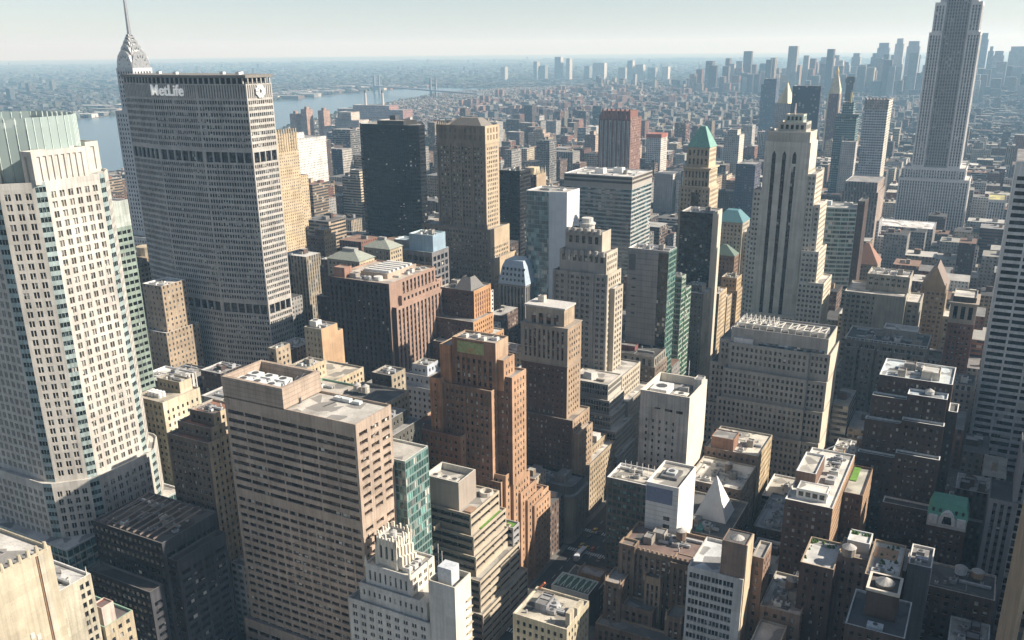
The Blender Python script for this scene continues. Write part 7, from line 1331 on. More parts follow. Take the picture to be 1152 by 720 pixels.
-380,-360,1518,1548,58 -148,-118,1550,1579,38 -420,-390,1230,1257,31 -148,-132,1628,1658,63 -848,-833,1123,1152,46 -48,-28,1518,1548,47 -700,-677,1044,1074,30 -636,-618,1123,1152,41 -434,-410,1439,1468,47 -148,-108,1360,1390,21
-1004,-985,1287,1314,56 -774,-756,1154,1184,43 -1102,-1088,886,916,32 -380,-364,1076,1105,36 -90,-78,918,947,27 -386,-366,1550,1579,58 -630,-618,1392,1421,73 -450,-434,1439,1468,61 -396,-376,1470,1500,54 -32,-2,1470,1500,31
-148,-128,1392,1421,42 -426,-396,1676,1706,51 64,88,1628,1658,41 -286,-267,1316,1342,43 -838,-819,1154,1184,42 -1124,-1109,1316,1342,63 -914,-895,1202,1228,48 -914,-885,1360,1390,45 62,78,1202,1228,31 -118,-108,1123,1150,44
-674,-645,1597,1626,54 -426,-412,1202,1228,50 -222,-193,1676,1706,44 -704,-665,1518,1548,40 -664,-649,1518,1548,75 46,62,1154,1180,30 -984,-961,1392,1421,54 -548,-525,1316,1342,44 -450,-426,1470,1500,48 -102,-78,1676,1706,48
-128,-104,1044,1074,18 -900,-885,1076,1105,41 -420,-400,1392,1421,48 -768,-756,1230,1257,60 -592,-573,1360,1390,52 -206,-179,1708,1737,47 -648,-618,1518,1548,47 -1046,-1029,918,947,30 -22,-2,1597,1626,47 -8,32,1439,1468,19
-1104,-1065,1287,1314,36 -282,-263,1123,1152,29 -638,-618,1360,1390,51 -1060,-1045,1230,1257,54 152,182,1550,1579,24 -290,-251,1518,1548,28 -592,-569,1392,1421,46 -148,-136,838,849,30 -860,-831,1360,1390,42 -128,-98,1708,1737,41
-568,-539,1470,1500,41 -306,-283,1439,1468,40 -216,-187,1439,1468,31 92,101,1044,1074,30 -724,-705,1518,1548,64 -858,-843,1392,1421,62 -112,-82,1628,1658,36 -228,-216,918,947,26 -78,-54,1676,1706,44 -684,-661,1316,1342,45
-998,-979,1230,1257,47 -1094,-1079,1202,1228,50 -450,-426,1628,1658,52 -246,-217,1439,1468,31 -306,-291,1154,1184,35 -204,-179,1597,1626,41 -246,-207,1708,1737,33 -2,14,1392,1421,41 -552,-533,1518,1536,64 -302,-277,1287,1314,30
58,74,1708,1737,53 -14,2,1044,1074,23 64,80,1123,1152,24 -568,-529,1628,1658,37 -724,-709,1470,1500,67 -860,-845,1230,1257,50 -576,-557,1230,1257,42 -1024,-1009,1360,1390,57 -592,-573,1597,1626,61 -216,-187,1316,1342,25
-12,12,1123,1152,18 -708,-693,1470,1500,66 64,84,1287,1314,27 -914,-895,1470,1500,59 -502,-491,1597,1626,74 24,38,918,947,17 -592,-573,1439,1468,51 -410,-385,1530,1548,49 -572,-543,1597,1626,44 -354,-330,1597,1626,46
-512,-491,1439,1468,45 132,148,1439,1468,33 -208,-187,1518,1548,41 -792,-777,1202,1228,46 132,148,1597,1626,40 -246,-207,1550,1579,25 -118,-102,1550,1579,49 -98,-82,1708,1737,56 -962,-946,1316,1342,53 -108,-88,1360,1390,33
-844,-821,1230,1257,38 -410,-386,1550,1579,44 -400,-376,1392,1421,35 10,30,1230,1257,25 -592,-569,1470,1500,44 -1032,-1003,1316,1342,38 -42,-2,1708,1737,25 -346,-330,1202,1228,36 -118,-98,1230,1257,27 -206,-191,1392,1421,42
148,172,1676,1706,31 -532,-513,1439,1468,46 -256,-233,1470,1500,35 -630,-618,996,1026,30 -664,-645,1439,1468,49 -370,-354,1154,1170,40 -1108,-1089,1316,1342,47 -186,-179,1316,1342,54 -210,-195,1230,1257,34 -196,-184,1360,1390,43
-410,-394,1439,1468,48 -900,-885,1044,1074,31 -286,-267,1392,1421,36 -306,-277,1360,1390,24 -32,-8,1360,1390,25 -6,24,1628,1658,29 -360,-330,1518,1548,31 -390,-374,1230,1257,37 -810,-781,1439,1468,37 -522,-503,1470,1500,45
-20,0,1076,1105,17 2,26,1676,1706,36 -342,-330,1628,1658,63 44,68,1550,1579,30 26,56,1676,1706,29 -340,-330,1076,1105,34 -820,-805,1230,1257,42 -450,-426,1676,1706,46 -270,-251,1230,1257,28 -956,-946,1439,1468,62
-724,-701,1392,1421,39 -128,-112,1470,1500,40 -82,-62,1708,1737,44 -644,-618,1439,1468,36 -552,-537,1287,1314,42 -222,-205,807,836,8 -380,-364,1287,1314,37 -592,-558,1550,1579,30 -780,-765,1439,1468,53 -148,-128,1597,1626,39
-98,-74,1230,1257,19 -984,-969,1360,1390,46 38,58,1470,1500,30 -56,-32,1360,1390,23 -276,-261,1287,1314,34 -224,-203,1470,1480,39 -390,-374,1597,1626,51 148,172,1628,1658,25 68,101,1550,1579,18 -306,-287,1316,1342,30
-120,-110,838,849,24 -346,-330,1470,1500,43 -340,-330,1439,1468,52 -366,-342,1550,1579,35 -192,-179,1470,1500,42 58,82,1470,1500,23 -54,-30,1230,1257,18 -592,-577,1230,1257,37 -636,-618,1316,1342,39 -411,-394,1154,1170,34
-266,-247,1316,1342,29 80,101,1439,1468,24 14,38,1470,1500,24 -148,-132,1202,1228,26 -960,-946,1392,1421,47 -1124,-1105,1287,1314,39 -766,-756,1287,1314,49 -552,-537,1392,1421,41 -132,-112,1202,1228,21 -894,-871,1470,1500,39
-58,-38,1439,1468,28 -1088,-1073,1316,1342,42 -650,-631,1550,1579,44 -374,-354,1597,1626,40 -548,-533,1439,1468,42 -538,-523,1470,1500,43 -502,-491,1123,1152,30 -522,-499,1550,1579,35 -426,-402,1628,1658,36 -62,-52,1123,1152,28
-202,-179,1628,1658,32 -366,-350,1676,1706,47 -306,-287,1230,1257,23 -724,-705,1439,1468,39 -244,-205,1597,1626,18 -802,-779,1392,1421,32 20,44,1550,1579,24 -190,-179,1202,1228,30 92,101,1316,1342,32 -88,-72,1360,1390,28
-202,-193,1470,1500,45 132,148,1676,1706,33 -132,-102,1676,1706,25 132,148,1708,1737,34 38,58,1708,1737,34 -8,12,1360,1390,22 -306,-287,1392,1421,27 32,48,1439,1468,29 -592,-573,1316,1342,30 -2,18,1597,1626,30 40,56,1316,1342,24
-276,-257,1470,1500,29 -362,-342,1628,1658,37 -12,8,1202,1228,16 -306,-283,1628,1658,31 -194,-179,1230,1257,24 -854,-835,1470,1500,38 -206,-187,1550,1579,30 -338,-330,1154,1184,32 -64,-48,1518,1548,32 -630,-618,1550,1579,49
-186,-179,1439,1468,45 -394,-385,1154,1170,42 -592,-569,1628,1658,34 -286,-271,1230,1257,23 -300,-287,1708,1737,45 -234,-223,807,836,8 132,148,1628,1658,28 -790,-771,1470,1500,34 -568,-553,1392,1421,32 -342,-330,1550,1579,42
-92,-62,1597,1626,18 -346,-330,1676,1700,42 -28,-8,1518,1548,24 -242,-203,1628,1658,14 -148,-128,1518,1548,25 -8,8,1518,1548,28 44,64,1392,1421,18 -226,-209,1530,1548,31 8,20,1316,1342,26 -192,-179,1676,1706,37
-262,-247,1439,1468,26 -148,-128,1708,1737,29 -148,-132,1676,1706,33 -306,-291,1518,1548,29 -266,-247,1550,1579,24 -300,-283,1676,1706,31 -502,-491,1470,1500,34 28,44,1287,1314,17 -232,-224,1470,1500,37 -204,-196,807,836,8
-498,-491,1550,1579,43 -2,14,1470,1500,20 -186,-179,1518,1548,36 -240,-227,1530,1548,31 -186,-179,1550,1579,35 -250,-240,1518,1548,30 -42,-22,1628,1658,19 -764,-756,1439,1468,33 28,38,1220,1228,19 -286,-247,1708,1737,8
-72,-56,1550,1579,17 -282,-259,1628,1658,13 -260,-245,1597,1626,19 88,101,1628,1658,19 -128,-112,1597,1626,18 -276,-261,1597,1626,17 -252,-223,1676,1706,8 -282,-253,1676,1706,8 -258,-243,1628,1658,14'''
LOTS = [tuple(float(v) for v in t.split(',')) for t in LOTS.split()]
rgF = random.Random(77)
WALLC = {'tan': (.42, .33, .235), 'brown': (.165, .112, .088), 'red brick': (.25, .125, .09), 'grey': (.29, .28, .265), 'cream': (.52, .45, .34), 'pale grey': (.44, .43, .41), 'dark brick': (.095, .068, .06), 'white': (.6, .58, .54), 'orange brick': (.33, .19, .115), 'glass': (.2, .25, .27)}
ROOFC = {'white': (.68, .67, .63), 'pale': (.52, .5, .45), 'grey': (.33, .325, .32), 'black': (.085, .085, .085), 'rusty': (.3, .19, .14)}
def setp(n): return [n]
LAND = [((-372, 245, 130), 'octagonal tower'), ((-495, 469, 90), 'ribbed slab'), ((-234, 260, 60), 'pink granite tower'), ((-202, 352, 60), 'orange brick tower'), ((-204, 428, 70), 'slim brown brick tower'), ((-220, 513, 80), 'pale setback tower'), ((-132, 668, 100), 'striped skyscraper'), ((-208, 700, 110), 'green roofed tower'),
    ((-398, 668, 120), 'gothic office slab'), ((-548, 785, 120), 'black glass tower'), ((-98, 520, 60), 'wide stone office block'), ((-133, 427, 60), 'blank white block'), ((-108, 347, 50), 'white panel tower'), ((-100, 384, 50), 'white pyramid'), ((-103, 315, 45), 'gothic brick block'), ((-74, 305, 60), 'white banded office'),
    ((-50, 384, 60), 'brick block with roof grass'), ((-20, 455, 80), 'stepped dark brick block'), ((-363, 494, 80), 'brown finned block'), ((42, 610, 100), 'white slab at right edge'), ((-335, 820, 110), 'glass banded block'), ((-78, 1310, 90), 'tallest skyscraper'), ((-128, 866, 90), 'bowed green glass tower'), ((-10, 668, 80), 'arched brick tower'), ((-32, 742, 80), 'gothic gabled tower'), ((-105, 915, 60), 'red pyramid roof'), ((-180, 252, 70), 'white deco building'), ((-196, 312, 50), 'terraced block'), ((1, 411, 55), 'green mansard'), ((-209, 711, 100), 'black striped tower'), ((-720, 780, 130), 'golden tower'), ((-690, 585, 180), 'arched steel spire'), ((-506, 1284, 110), 'red finned tower'), ((40, 425, 60), 'grey ribbed tower'), ((-168, 1400, 120), 'white crowned tower'), ((-140, 1130, 90), 'grey brown columned block')]
def scr(x, y, z):
    d = Vector((x, y, z - CAM_Z)); q = d.dot(_f); return d.dot(_r) / q, -d.dot(_u) / q
LAND = [(scr(*p), p, n) for p, n in LAND]
USED = set()
def describe(x, y, h, wc, rc, tank):
    size = 'low' if h < 24 else 'midrise' if h < 52 else 'tall'
    sx, sy = scr(x, y, h); order = sorted(LAND, key=lambda t: (t[0][0] - sx) ** 2 + (t[0][1] - sy) ** 2)
    for extra in (0, 1):
        for (lx, ly), p, n in order[:5]:
            dx, dy = sx - lx, sy - ly
            rel = ('right of' if dx > 0 else 'left of') if abs(dx) > abs(dy) else ('below' if dy > 0 else 'above')
            near = 'close ' if math.hypot(dx, dy) < .10 else ''
            l = f"{size} {wc} block with {rc} roof" + (' and water tank' if tank else '') + f", {near}{rel} the {n}"
            if extra: l = f"{'wide' if extra and x % 2 > 1 else 'narrow'} " + l
            if l not in USED and len(l.split()) <= 16: USED.add(l); return l
    return None
NIND = 300 - len([o for o in sc.objects if o.get('category') == 'building'])
rest = []; nind = 0
for i, (E, W, N, S, h) in enumerate(LOTS):
    if nind >= NIND: rest.append((E, W, N, S, h)); continue
    x, y = (E + W) / 2, (N + S) / 2; lab = None
    for tries in range(14):
        wc = rgF.choice(['tan', 'brown', 'red brick', 'grey', 'cream', 'pale grey', 'dark brick', 'brown', 'grey', 'tan', 'white', 'orange brick', 'glass'])
        if y < 480 and x > -160: wc = rgF.choice(['brown', 'dark brick', 'grey', 'red brick', 'dark brick'])  # darker walls west of the avenue deepen the shade by colour
        rc = rgF.choice(['white', 'pale', 'grey', 'grey', 'black', 'rusty', 'pale']); tank = rgF.random() < .4
        lab = describe(x, y, h, wc, rc, tank)
        if lab: break
    if not lab: rest.append((E, W, N, S, h)); continue
    nind += 1
    j = rgF.uniform(.85, 1.15); t = tuple(c * j for c in WALLC[wc]); u = US[4] if wc == 'glass' else rgF.choice([U1, U1, U2, U4, U6, U3 if wc in ('white', 'grey') else U1])
    b = Bld('street_block', lab, (x, y), group='ordinary blocks along the streets', seed=i); s_ = ust(u, t, rgF.uniform(2.6, 3.8), rgF.uniform(3.3, 3.9))
    party = ust(U6, tuple(c * .9 for c in t), 5, 3.6)
    if h > 45 and W - E > 16 and S - N > 16:
        k = rgF.uniform(.55, .8); b.tier((E, W, N, S), 0, h * k, s_, ROOFC[rc], 1.0, faces={1: party} if rgF.random() < .3 else None); a, c = rgF.uniform(.08, .2) * (W - E), rgF.uniform(.08, .2) * (S - N)
        b.tier((E + a, W - a, N + c, S - c), h * k - 1, h, s_, ROOFC[rc], 1.0); b.clutter(E + a + 1, W - a - 1, N + c + 1, S - c - 1, h - 1, 4, int(tank), wall(t))
    else:
        b.tier((E, W, N, S), 0, h, s_, ROOFC[rc], 1.0, faces={1: party, 3: party} if rgF.random() < .5 else None); b.clutter(E + 1, W - 1, N + 1, S - 1, h - 1, 10 if y < 700 else 5, int(tank), wall(t))
    b.done()

# ------------------------------------------------------------------ the rest of the city to the horizon, one object
rs = np.random.RandomState(5)
BX = []          # x, y, half width, half depth, base, height, rotation, r, g, b wall, r, g, b roof, style
WC = np.array([WALLC[k] for k in ('tan', 'brown', 'red brick', 'grey', 'cream', 'pale grey', 'dark brick', 'white', 'brown', 'red brick', 'grey')]); RC = np.array([ROOFC[k] for k in ('white', 'pale', 'grey', 'grey', 'black', 'rusty', 'pale', 'black')])
def add_boxes(x, y, hx, hy, z0, h, rot, wc=None, rc=None, st=None):
    n = len(x); wc = WC[rs.randint(0, len(WC), n)] * rs.uniform(.6, 1.15, (n, 1)) if wc is None else wc; rc = RC[rs.randint(0, len(RC), n)] * rs.uniform(.45, 1.0, (n, 1)) if rc is None else rc
    st = rs.choice([0, 0, 0, 1, 3, 5, 2], n) if st is None else st
    BX.append(np.column_stack([x, y, hx, hy, np.broadcast_to(z0, n), h, np.broadcast_to(rot, n), wc, rc, st]))
def with_plant(x, y, hx, hy, h, rot=0.0, p=.75):
    n = len(x); k = np.where(y > 2300, .62, 1.0)[:, None]  # far walls and roofs darkened, missing shadow put into their colour
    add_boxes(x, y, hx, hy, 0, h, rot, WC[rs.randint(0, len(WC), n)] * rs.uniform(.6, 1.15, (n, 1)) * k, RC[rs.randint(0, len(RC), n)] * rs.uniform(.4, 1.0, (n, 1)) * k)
    for k in range(2):
        m = (rs.rand(len(x)) < p) & (hx > 4); n = m.sum(); fx, fy = rs.uniform(-.5, .5, n), rs.uniform(-.5, .5, n)
        add_boxes(x[m] + fx * hx[m], y[m] + fy * hy[m], rs.uniform(1.2, 3.2, n), rs.uniform(1.2, 3, n), h[m], rs.uniform(2, 5, n), rot if np.isscalar(rot) else rot[m], st=np.full(n, 6))
a = np.array(rest); 
with_plant((a[:, 0] + a[:, 1]) / 2, (a[:, 2] + a[:, 3]) / 2, (a[:, 1] - a[:, 0]) / 2, (a[:, 3] - a[:, 2]) / 2, a[:, 4])
ns = np.array(near_sh); fs = np.array(far_sh)
nx = lambda y: np.interp(y, ns[:, 1], ns[:, 0]); fxx = lambda y: np.interp(y, fs[:, 1], fs[:, 0])
def visible(x, y, m=.12):
    q = x * _f.x + y * _f.y - (0 - 0) * 1; q = x * _f.x + y * _f.y + (-CAM_Z) * _f.z; u = (x * _r.x + y * _r.y + (-CAM_Z) * _r.z) / np.maximum(q, 1)
    return (q > 50) & (np.abs(u) < 576 / 1019.22 + m)
pts = []
for k in range(49, -25, -1):                    # streets south to the tip of the island
    y0, y1 = street(k) + 9, street(k - 1) - 9
    x = 700.0
    while x > -3000:
        bw = 190 if x > -700 else 150
        for row in (0, 1):
            ya, yb = (y0, (y0 + y1) / 2 - 1) if row == 0 else ((y0 + y1) / 2 + 1, y1); t = x - 14
            while t > x - bw + 8:
                wd = min(rs.choice([14, 18, 22, 28, 36]), t - (x - bw) - 1)
                if wd > 6: pts.append((t - wd / 2, (ya + yb) / 2, wd / 2 - .3, (yb - ya) / 2))
                t -= wd
        x -= bw + 24
p = np.array(pts); d = np.hypot(p[:, 0], p[:, 1])
keep = (p[:, 0] > nx(p[:, 1]) + 60) & visible(p[:, 0], p[:, 1]) & ((d > 1752) | (p[:, 0] < -1165)) & (p[:, 1] < 5400) & ~((np.abs(p[:, 0] + 78) < 150) & (np.abs(p[:, 1] - 1310) < 60)) & (rs.rand(len(p)) > .05)
big = [(-425, -345, 1765, 1840), (-352, -296, 1690, 1740), (-345, -310, 1990, 2035), (-335, -308, 2140, 2175), (-650, -592, 2690, 2750), (-2200, -1890, 2730, 2810), (-1320, -1200, 1570, 1635), (-1200, -1115, 1440, 1510), (-1720, -1600, 1925, 2000), (-950, -890, 1020, 1160), (-880, -630, 1630, 1770)]
for (e, w_, n_, s_) in big: keep &= ~((p[:, 0] + p[:, 2] > e) & (p[:, 0] - p[:, 2] < w_) & (p[:, 1] + p[:, 3] > n_) & (p[:, 1] - p[:, 3] < s_))
p = p[keep]; n = len(p); yy = p[:, 1]
h = np.where(yy < 2300, rs.gamma(3.0, 9, n) + 10, rs.gamma(3, 4.5, n) + 9); tall = rs.rand(n) < np.where(p[:, 0] < -900, .08, .02) * (yy < 2600); h = np.where(tall, rs.uniform(55, 100, n), np.minimum(h, 85)); h = np.where((p[:, 0] > -340) & (yy < 1900), np.minimum(h, 50), h)
h = np.where((yy > 5200), h * 2.2, h); rv = p[:, 0] - nx(yy); h = np.where((rv < 700) & (yy > 1000), np.minimum(h, 9 + rv * .025), h)
with_plant(p[:, 0], p[:, 1], p[:, 2], p[:, 3], h)
# housing estates by the river: cross shaped brick towers in parkland
m = 150; ex, ey = rs.uniform(-2700, -1300, m), rs.uniform(2900, 5200, m); ok = (ex > nx(ey) + 500); ex, ey = ex[ok], ey[ok]; hh = rs.choice([30, 36, 42, 50], len(ex)); ro = rs.uniform(0, 1.5, len(ex)); c = np.array([[.30, .17, .13]]) * rs.uniform(.8, 1.3, (len(ex), 1))
for s1, s2 in ((24, 7), (7, 24)): add_boxes(ex, ey, np.full(len(ex), s1), np.full(len(ex), s2), 0, hh.astype(float) + (s1 > s2) * .4, ro, c, st=np.zeros(len(ex)))
# far bank: low streets, sheds and a few towers out to the horizon
def bank(n, r0, r1, kx, hmean, tallp):
    r = np.exp(rs.uniform(math.log(r0), math.log(r1), n)); th = rs.uniform(-.62, .60, n) ; bx = np.sin(th - YAW) * r; by = np.cos(th - YAW) * r
    land = ((bx < fxx(by) - 40) & (by < 5560)) | ((by >= 5400) & (bx < -1750 - (by - 5400) * -.02) & (by < 26000)); bx, by, r = bx[land], by[land], r[land]; n = len(bx)
    k = (r / 3000) ** .8; hx = rs.uniform(6, 20, n) * k * kx; hy = rs.uniform(5, 9, n) * k * kx
    rot = np.round((np.sin(bx / 1700) + np.cos(by / 2300)) * 1.5) * .35; hh = rs.gamma(4, hmean / 4, n) + 4; t = rs.rand(n) < tallp; hh = np.where(t, rs.uniform(35, 75, n), hh); hx = np.where(t, np.minimum(hx, 16), hx); hy = np.where(t, np.minimum(hy, 14), hy)
    add_boxes(bx, by, hx, hy, 0, hh, rot, WC[rs.randint(0, len(WC), n)] * rs.uniform(.2, .5, (n, 1)) * np.array([[.8, .95, 1.05]]), RC[rs.randint(0, len(RC), n)] * rs.uniform(.12, .5, (n, 1)))  # walls darkened and cooled: shade and blue haze put into the colour
bank(15000, 2900, 7000, .9, 9, .004); bank(14000, 6000, 20000, 1.1, 9, .006)
# sheds along the far shore
m = 260; sy = rs.uniform(200, 5400, m); sx = fxx(sy) - rs.uniform(30, 420, m); add_boxes(sx, sy, rs.uniform(25, 70, m), rs.uniform(16, 34, m), 0, rs.uniform(8, 20, m), .2, rc=np.array([[.6, .6, .57]]) * rs.uniform(.4, 1.2, (m, 1)), st=np.full(m, 6))
# the skirts of the downtown skyline
m = 420; sx, sy = rs.uniform(-1500, 700, m), rs.uniform(4700, 5900, m); add_boxes(sx, sy, rs.uniform(12, 24, m), rs.uniform(12, 24, m), 0, rs.gamma(3, 26, m) + 25, 0.0)
B = np.concatenate(BX); n = len(B); cs, sn = np.cos(B[:, 6]), np.sin(B[:, 6])
cor = np.array([(-1, -1), (1, -1), (1, 1), (-1, 1)], float)
X = B[:, 0:1] + cor[:, 0] * B[:, 2:3] * cs[:, None] - cor[:, 1] * B[:, 3:4] * sn[:, None]; Y = B[:, 1:2] + cor[:, 0] * B[:, 2:3] * sn[:, None] + cor[:, 1] * B[:, 3:4] * cs[:, None]
z0, z1 = B[:, 4], B[:, 4] + B[:, 5]; Q = np.empty((n, 5, 4, 3)); UV = np.zeros((n, 5, 4, 2)); off = rs.randint(0, 400, n).astype(float)
for i in range(4):
    j = (i + 1) % 4
    for c_, (ii, zz) in enumerate(((i, z0), (j, z0), (j, z1), (i, z1))): Q[:, i, c_, 0] = X[:, ii]; Q[:, i, c_, 1] = Y[:, ii]; Q[:, i, c_, 2] = zz
    L_ = 2 * (B[:, 2] if i % 2 == 0 else B[:, 3]); nb = np.maximum(1, np.round(L_ / 3.2)); nf = B[:, 5] / 3.5
    UV[:, i, 1, 0] = UV[:, i, 2, 0] = nb; UV[:, i, 0, 1] = UV[:, i, 1, 1] = .85 - nf; UV[:, i, 2:, 1] = .85; UV[:, i, :, 0] += (off + i * 31)[:, None]
for c_ in range(4): Q[:, 4, c_, 0] = X[:, c_]; Q[:, 4, c_, 1] = Y[:, c_]; Q[:, 4, c_, 2] = z1
TI = np.empty((n, 5, 3)); TI[:, :4] = B[:, None, 7:10]; TI[:, 4] = B[:, 10:13]; MI = np.empty((n, 5), int); MI[:, :4] = B[:, 13:14].astype(int); MI[:, 4] = 6
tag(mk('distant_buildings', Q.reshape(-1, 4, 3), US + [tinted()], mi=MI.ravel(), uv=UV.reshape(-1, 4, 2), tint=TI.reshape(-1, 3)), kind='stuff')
# tree masses of parks and side streets, far away
m = 22000; r = np.exp(rs.uniform(math.log(2300), math.log(16000), m)); th = rs.uniform(-.62, .6, m); tx, ty = np.sin(th - YAW) * r, np.cos(th - YAW) * r
ok = (tx > nx(ty) + 30) & (ty < 5200) & (tx > -2900) & (tx < -1100) | (tx < fxx(ty) - 20) & (ty < 5560) | (ty > 5400) & (tx < -1800); tx, ty, r = tx[ok], ty[ok], r[ok]; m = len(tx); sz = rs.uniform(4, 9, m) * (r / 2800) ** .8
TQ = []
ang = np.arange(6) * math.pi / 3
jit = rs.uniform(.7, 1.25, (m, 6)); rad_ = sz[:, None] * jit; x0 = tx[:, None] + np.cos(ang) * rad_ * 1.3; y0 = ty[:, None] + np.sin(ang) * rad_; zt = rs.uniform(7, 15, m)
T = np.empty((m, 9, 4, 3))
for i in range(6):
    j = (i + 1) % 6
    T[:, i, 0] = np.stack([x0[:, i], y0[:, i], zt * .2], 1); T[:, i, 1] = np.stack([x0[:, j], y0[:, j], zt * .2], 1)
    T[:, i, 2] = np.stack([tx + (x0[:, j] - tx) * .45, ty + (y0[:, j] - ty) * .45, zt * jit[:, j]], 1); T[:, i, 3] = np.stack([tx + (x0[:, i] - tx) * .45, ty + (y0[:, i] - ty) * .45, zt * jit[:, i]], 1)
for k, (a_, b_, c_, d_) in enumerate(((0, 1, 2, 3), (0, 3, 4, 5), (0, 1, 2, 3))):
    for c2, i in enumerate((a_, b_, c_, d_)): T[:, 6 + k, c2] = np.stack([tx + (x0[:, i] - tx) * .45, ty + (y0[:, i] - ty) * .45, zt * jit[:, i]], 1)
T = T[:, :8]
tag(mk('distant_trees', T.reshape(-1, 4, 3), tinted(), tint=np.repeat(np.array([[.05, .08, .03]]) * rs.uniform(.6, 1.4, (m, 1)), 8, 0)), kind='stuff')

for i, (x, y, rz) in enumerate(((-2330, 1760, .3), (-2450, 2010, .2), (-2900, 3900, .5))):
    o = empty('ferry_boat', (x, y, .7)); o.rotation_euler.z = rz; tag(o, ('small white boat with a long wake on the river', 'second white boat farther up the river', 'distant white boat near the bridge')[i], 'boat', 'boats on the river')
    hl = mk('hull', sides([(-5, -22), (5, -22), (5, 14), (0, 24), (-5, 14)], 0, [(-6, -23), (6, -23), (6, 15), (0, 27), (-6, 15)], 3.2) + cap([(-6, -23), (6, -23), (6, 15), (0, 27), (-6, 15)], 3.2), plain((.6, .6, .58)), o); mk('deckhouse', boxq(-4.4, 4.4, -17, 9, 3.2, 7), plain((.72, .72, .7)), o); mk('wheelhouse', boxq(-3, 3, 2, 8, 7, 10), plain((.7, .7, .7)), o)
tag(mk('water_wake', [[(-2327, 1735, .75), (-2333, 1735, .75), (-2290, 1560, .75), (-2262, 1565, .75)]], plain((.6, .64, .66), .6)), kind='structure')
# ------------------------------------------------------------------ traffic on the avenues and streets
def make_vehicle(kind, lab, c):
    o = empty(kind, (0, 0, 0)); tag(o, lab, 'car' if kind != 'city_bus' else 'bus', 'traffic on the streets'); m = plain(c, .35, .1, .05); g = glass((.02, .02, .022), 0)
    if kind == 'city_bus':
        mk('body', boxq(-1.27, 1.27, -6, 6, .4, 3.1), m, o); mk('window_band', boxq(-1.3, 1.3, -5.7, 5.7, 1.5, 2.5), g, o); mk('roof_pod', boxq(-.8, .8, -3, 2, 3.1, 3.4), plain((.8, .8, .8)), o); wy = (-4, 4)
    else:
        mk('body', sides(rect(-.9, .9, -2.3, 2.3), .35, rect(-.88, .88, -2.2, 2.25), .95) + cap(rect(-.88, .88, -2.2, 2.25), .95), m, o)
        mk('cabin', sides(rect(-.84, .84, -1.5, 1.3), .95, rect(-.66, .66, -.95, .75), 1.45), g, o); mk('roof', cap(rect(-.66, .66, -.95, .75), 1.46), m, o); wy = (-1.4, 1.4)
    for y in wy:
        for x in (-.82, .82):
            r_ = [(y + .33 * math.cos(a), .34 + .33 * math.sin(a)) for a in [k * math.pi / 4 for k in range(8)]]; q = []
            for (p1, p2) in zip(r_, r_[1:] + r_[:1]): q.append([(x - .11, *p1), (x - .11, *p2), (x + .11, *p2), (x + .11, *p1)])
            for xx in (x - .11, x + .11): q += [[(xx, *r_[i]) for i in (0, 1, 2, 3)], [(xx, *r_[i]) for i in (0, 3, 4, 7)], [(xx, *r_[i]) for i in (4, 5, 6, 7)]]
            mk('wheel', q, plain((.03, .03, .03)), o)
    return o
def copy_thing(o):
    c = o.copy(); COL.objects.link(c)
    for ch in o.children: d = ch.copy(); COL.objects.link(d); d.parent = c
    return c
VL = {'yellow_taxi': ((.62, .38, .03), 'yellow taxi'), 'white_van': ((.72, .72, .7), 'white car'), 'black_car': ((.02, .02, .022), 'black car'), 'grey_car': ((.3, .31, .32), 'grey car'), 'red_car': ((.35, .04, .03), 'red car'), 'city_bus': ((.6, .65, .72), 'pale blue bus')}
protos = {k: make_vehicle(k, v[1], v[0]) for k, v in VL.items()}; used = {k: 0 for k in VL}; cells = set()
rgC = random.Random(21); spots = []
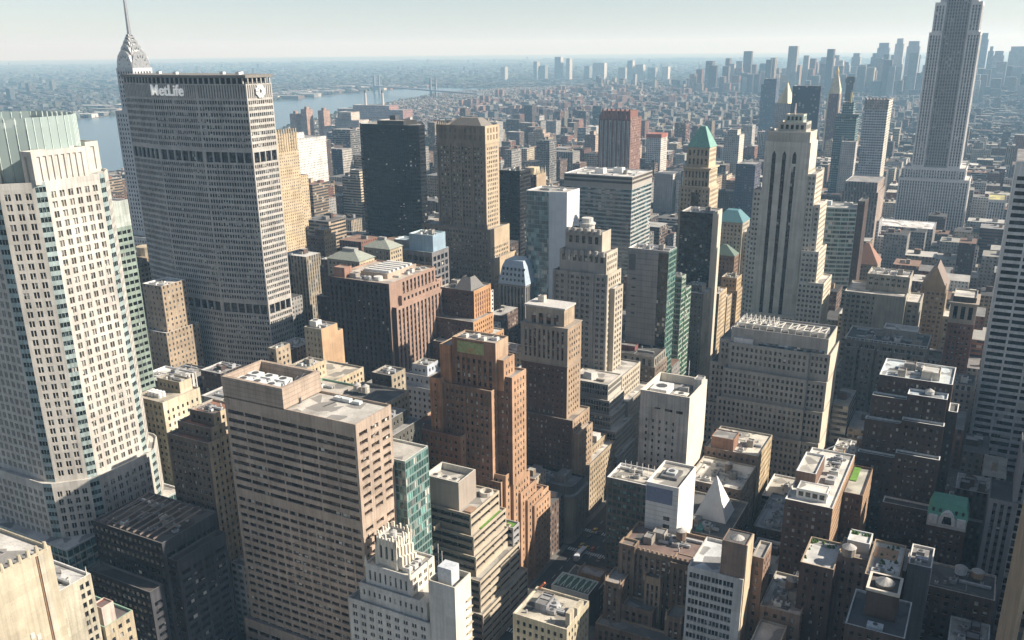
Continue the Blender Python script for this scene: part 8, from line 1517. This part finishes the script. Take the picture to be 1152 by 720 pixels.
for i in range(110):
    av_ = rgC.choice([-163, -163, -163, -318]); x = av_ + rgC.choice([-8.5, -5, -1.5, 2, 5.5, 9]) if av_ == -163 else av_ + rgC.choice([-5, -1.5, 2, 5.5]); y = round(rgC.uniform(300, 900) / 9) * 9 + rgC.uniform(-1, 1); spots.append((x, y, 0))
for i in range(40): k = rgC.choice([46, 45, 44, 43, 42]); spots.append((round(rgC.uniform(-150, 100) / 7) * 7, street(k) + rgC.choice([-4.5, 0, 4.5]), 1))
cnt = {}
for (x, y, t) in spots:
    c = (round(x / 3.4), round(y / 8)) if not t else (round(x / 7) + 900, round(y / 4))
    if c in cells: continue
    cells.add(c); k = rgC.choice(['yellow_taxi', 'yellow_taxi', 'white_van', 'black_car', 'black_car', 'grey_car', 'red_car'] + (['city_bus'] if not t and rgC.random() < .3 else []))
    o = protos[k] if not used[k] else copy_thing(protos[k]); used[k] += 1
    o.location = (x, y, .05); o.rotation_euler = (0, 0, math.pi / 2 if t else 0); col = VL[k][1]
    nm = 'Fifth Avenue' if x > -190 and not t else 'the next avenue east' if not t else 'a side street'
    where = f"driving down {'the avenue of the orange brick tower' if nm.startswith('Fifth') else 'the avenue before the octagonal tower'}" if not t else 'in a shaded side street west of the avenue'
    o['label'] = f"{col} {where}"; o['group'] = f"{col}s {where}"
for k, o in protos.items():
    if not used[k]:
        for ch in list(o.children): bpy.data.objects.remove(ch)
        bpy.data.objects.remove(o)

# ------------------------------------------------------------------ summer air over the whole city
hz = bpy.data.materials.new('summer_haze'); hz.use_nodes = True; hn = hz.node_tree; hn.nodes.clear()
ho = hn.nodes.new('ShaderNodeOutputMaterial'); hv = hn.nodes.new('ShaderNodeVolumePrincipled'); hn.links.new(hv.outputs[0], ho.inputs['Volume'])
hv.inputs['Color'].default_value = (.42, .72, 1.0, 1); hv.inputs['Absorption Color'].default_value = (1, 1, 1, 1); hv.inputs['Density'].default_value = HAZE; hv.inputs['Anisotropy'].default_value = .1
q = boxq(-34000, 34000, -34000, 34000, -1.0, 470.0); q.append([(-34000, 34000, -1.0), (34000, 34000, -1.0), (34000, -34000, -1.0), (-34000, -34000, -1.0)])
hb = mk('haze', q, hz); tag(hb, kind='stuff')
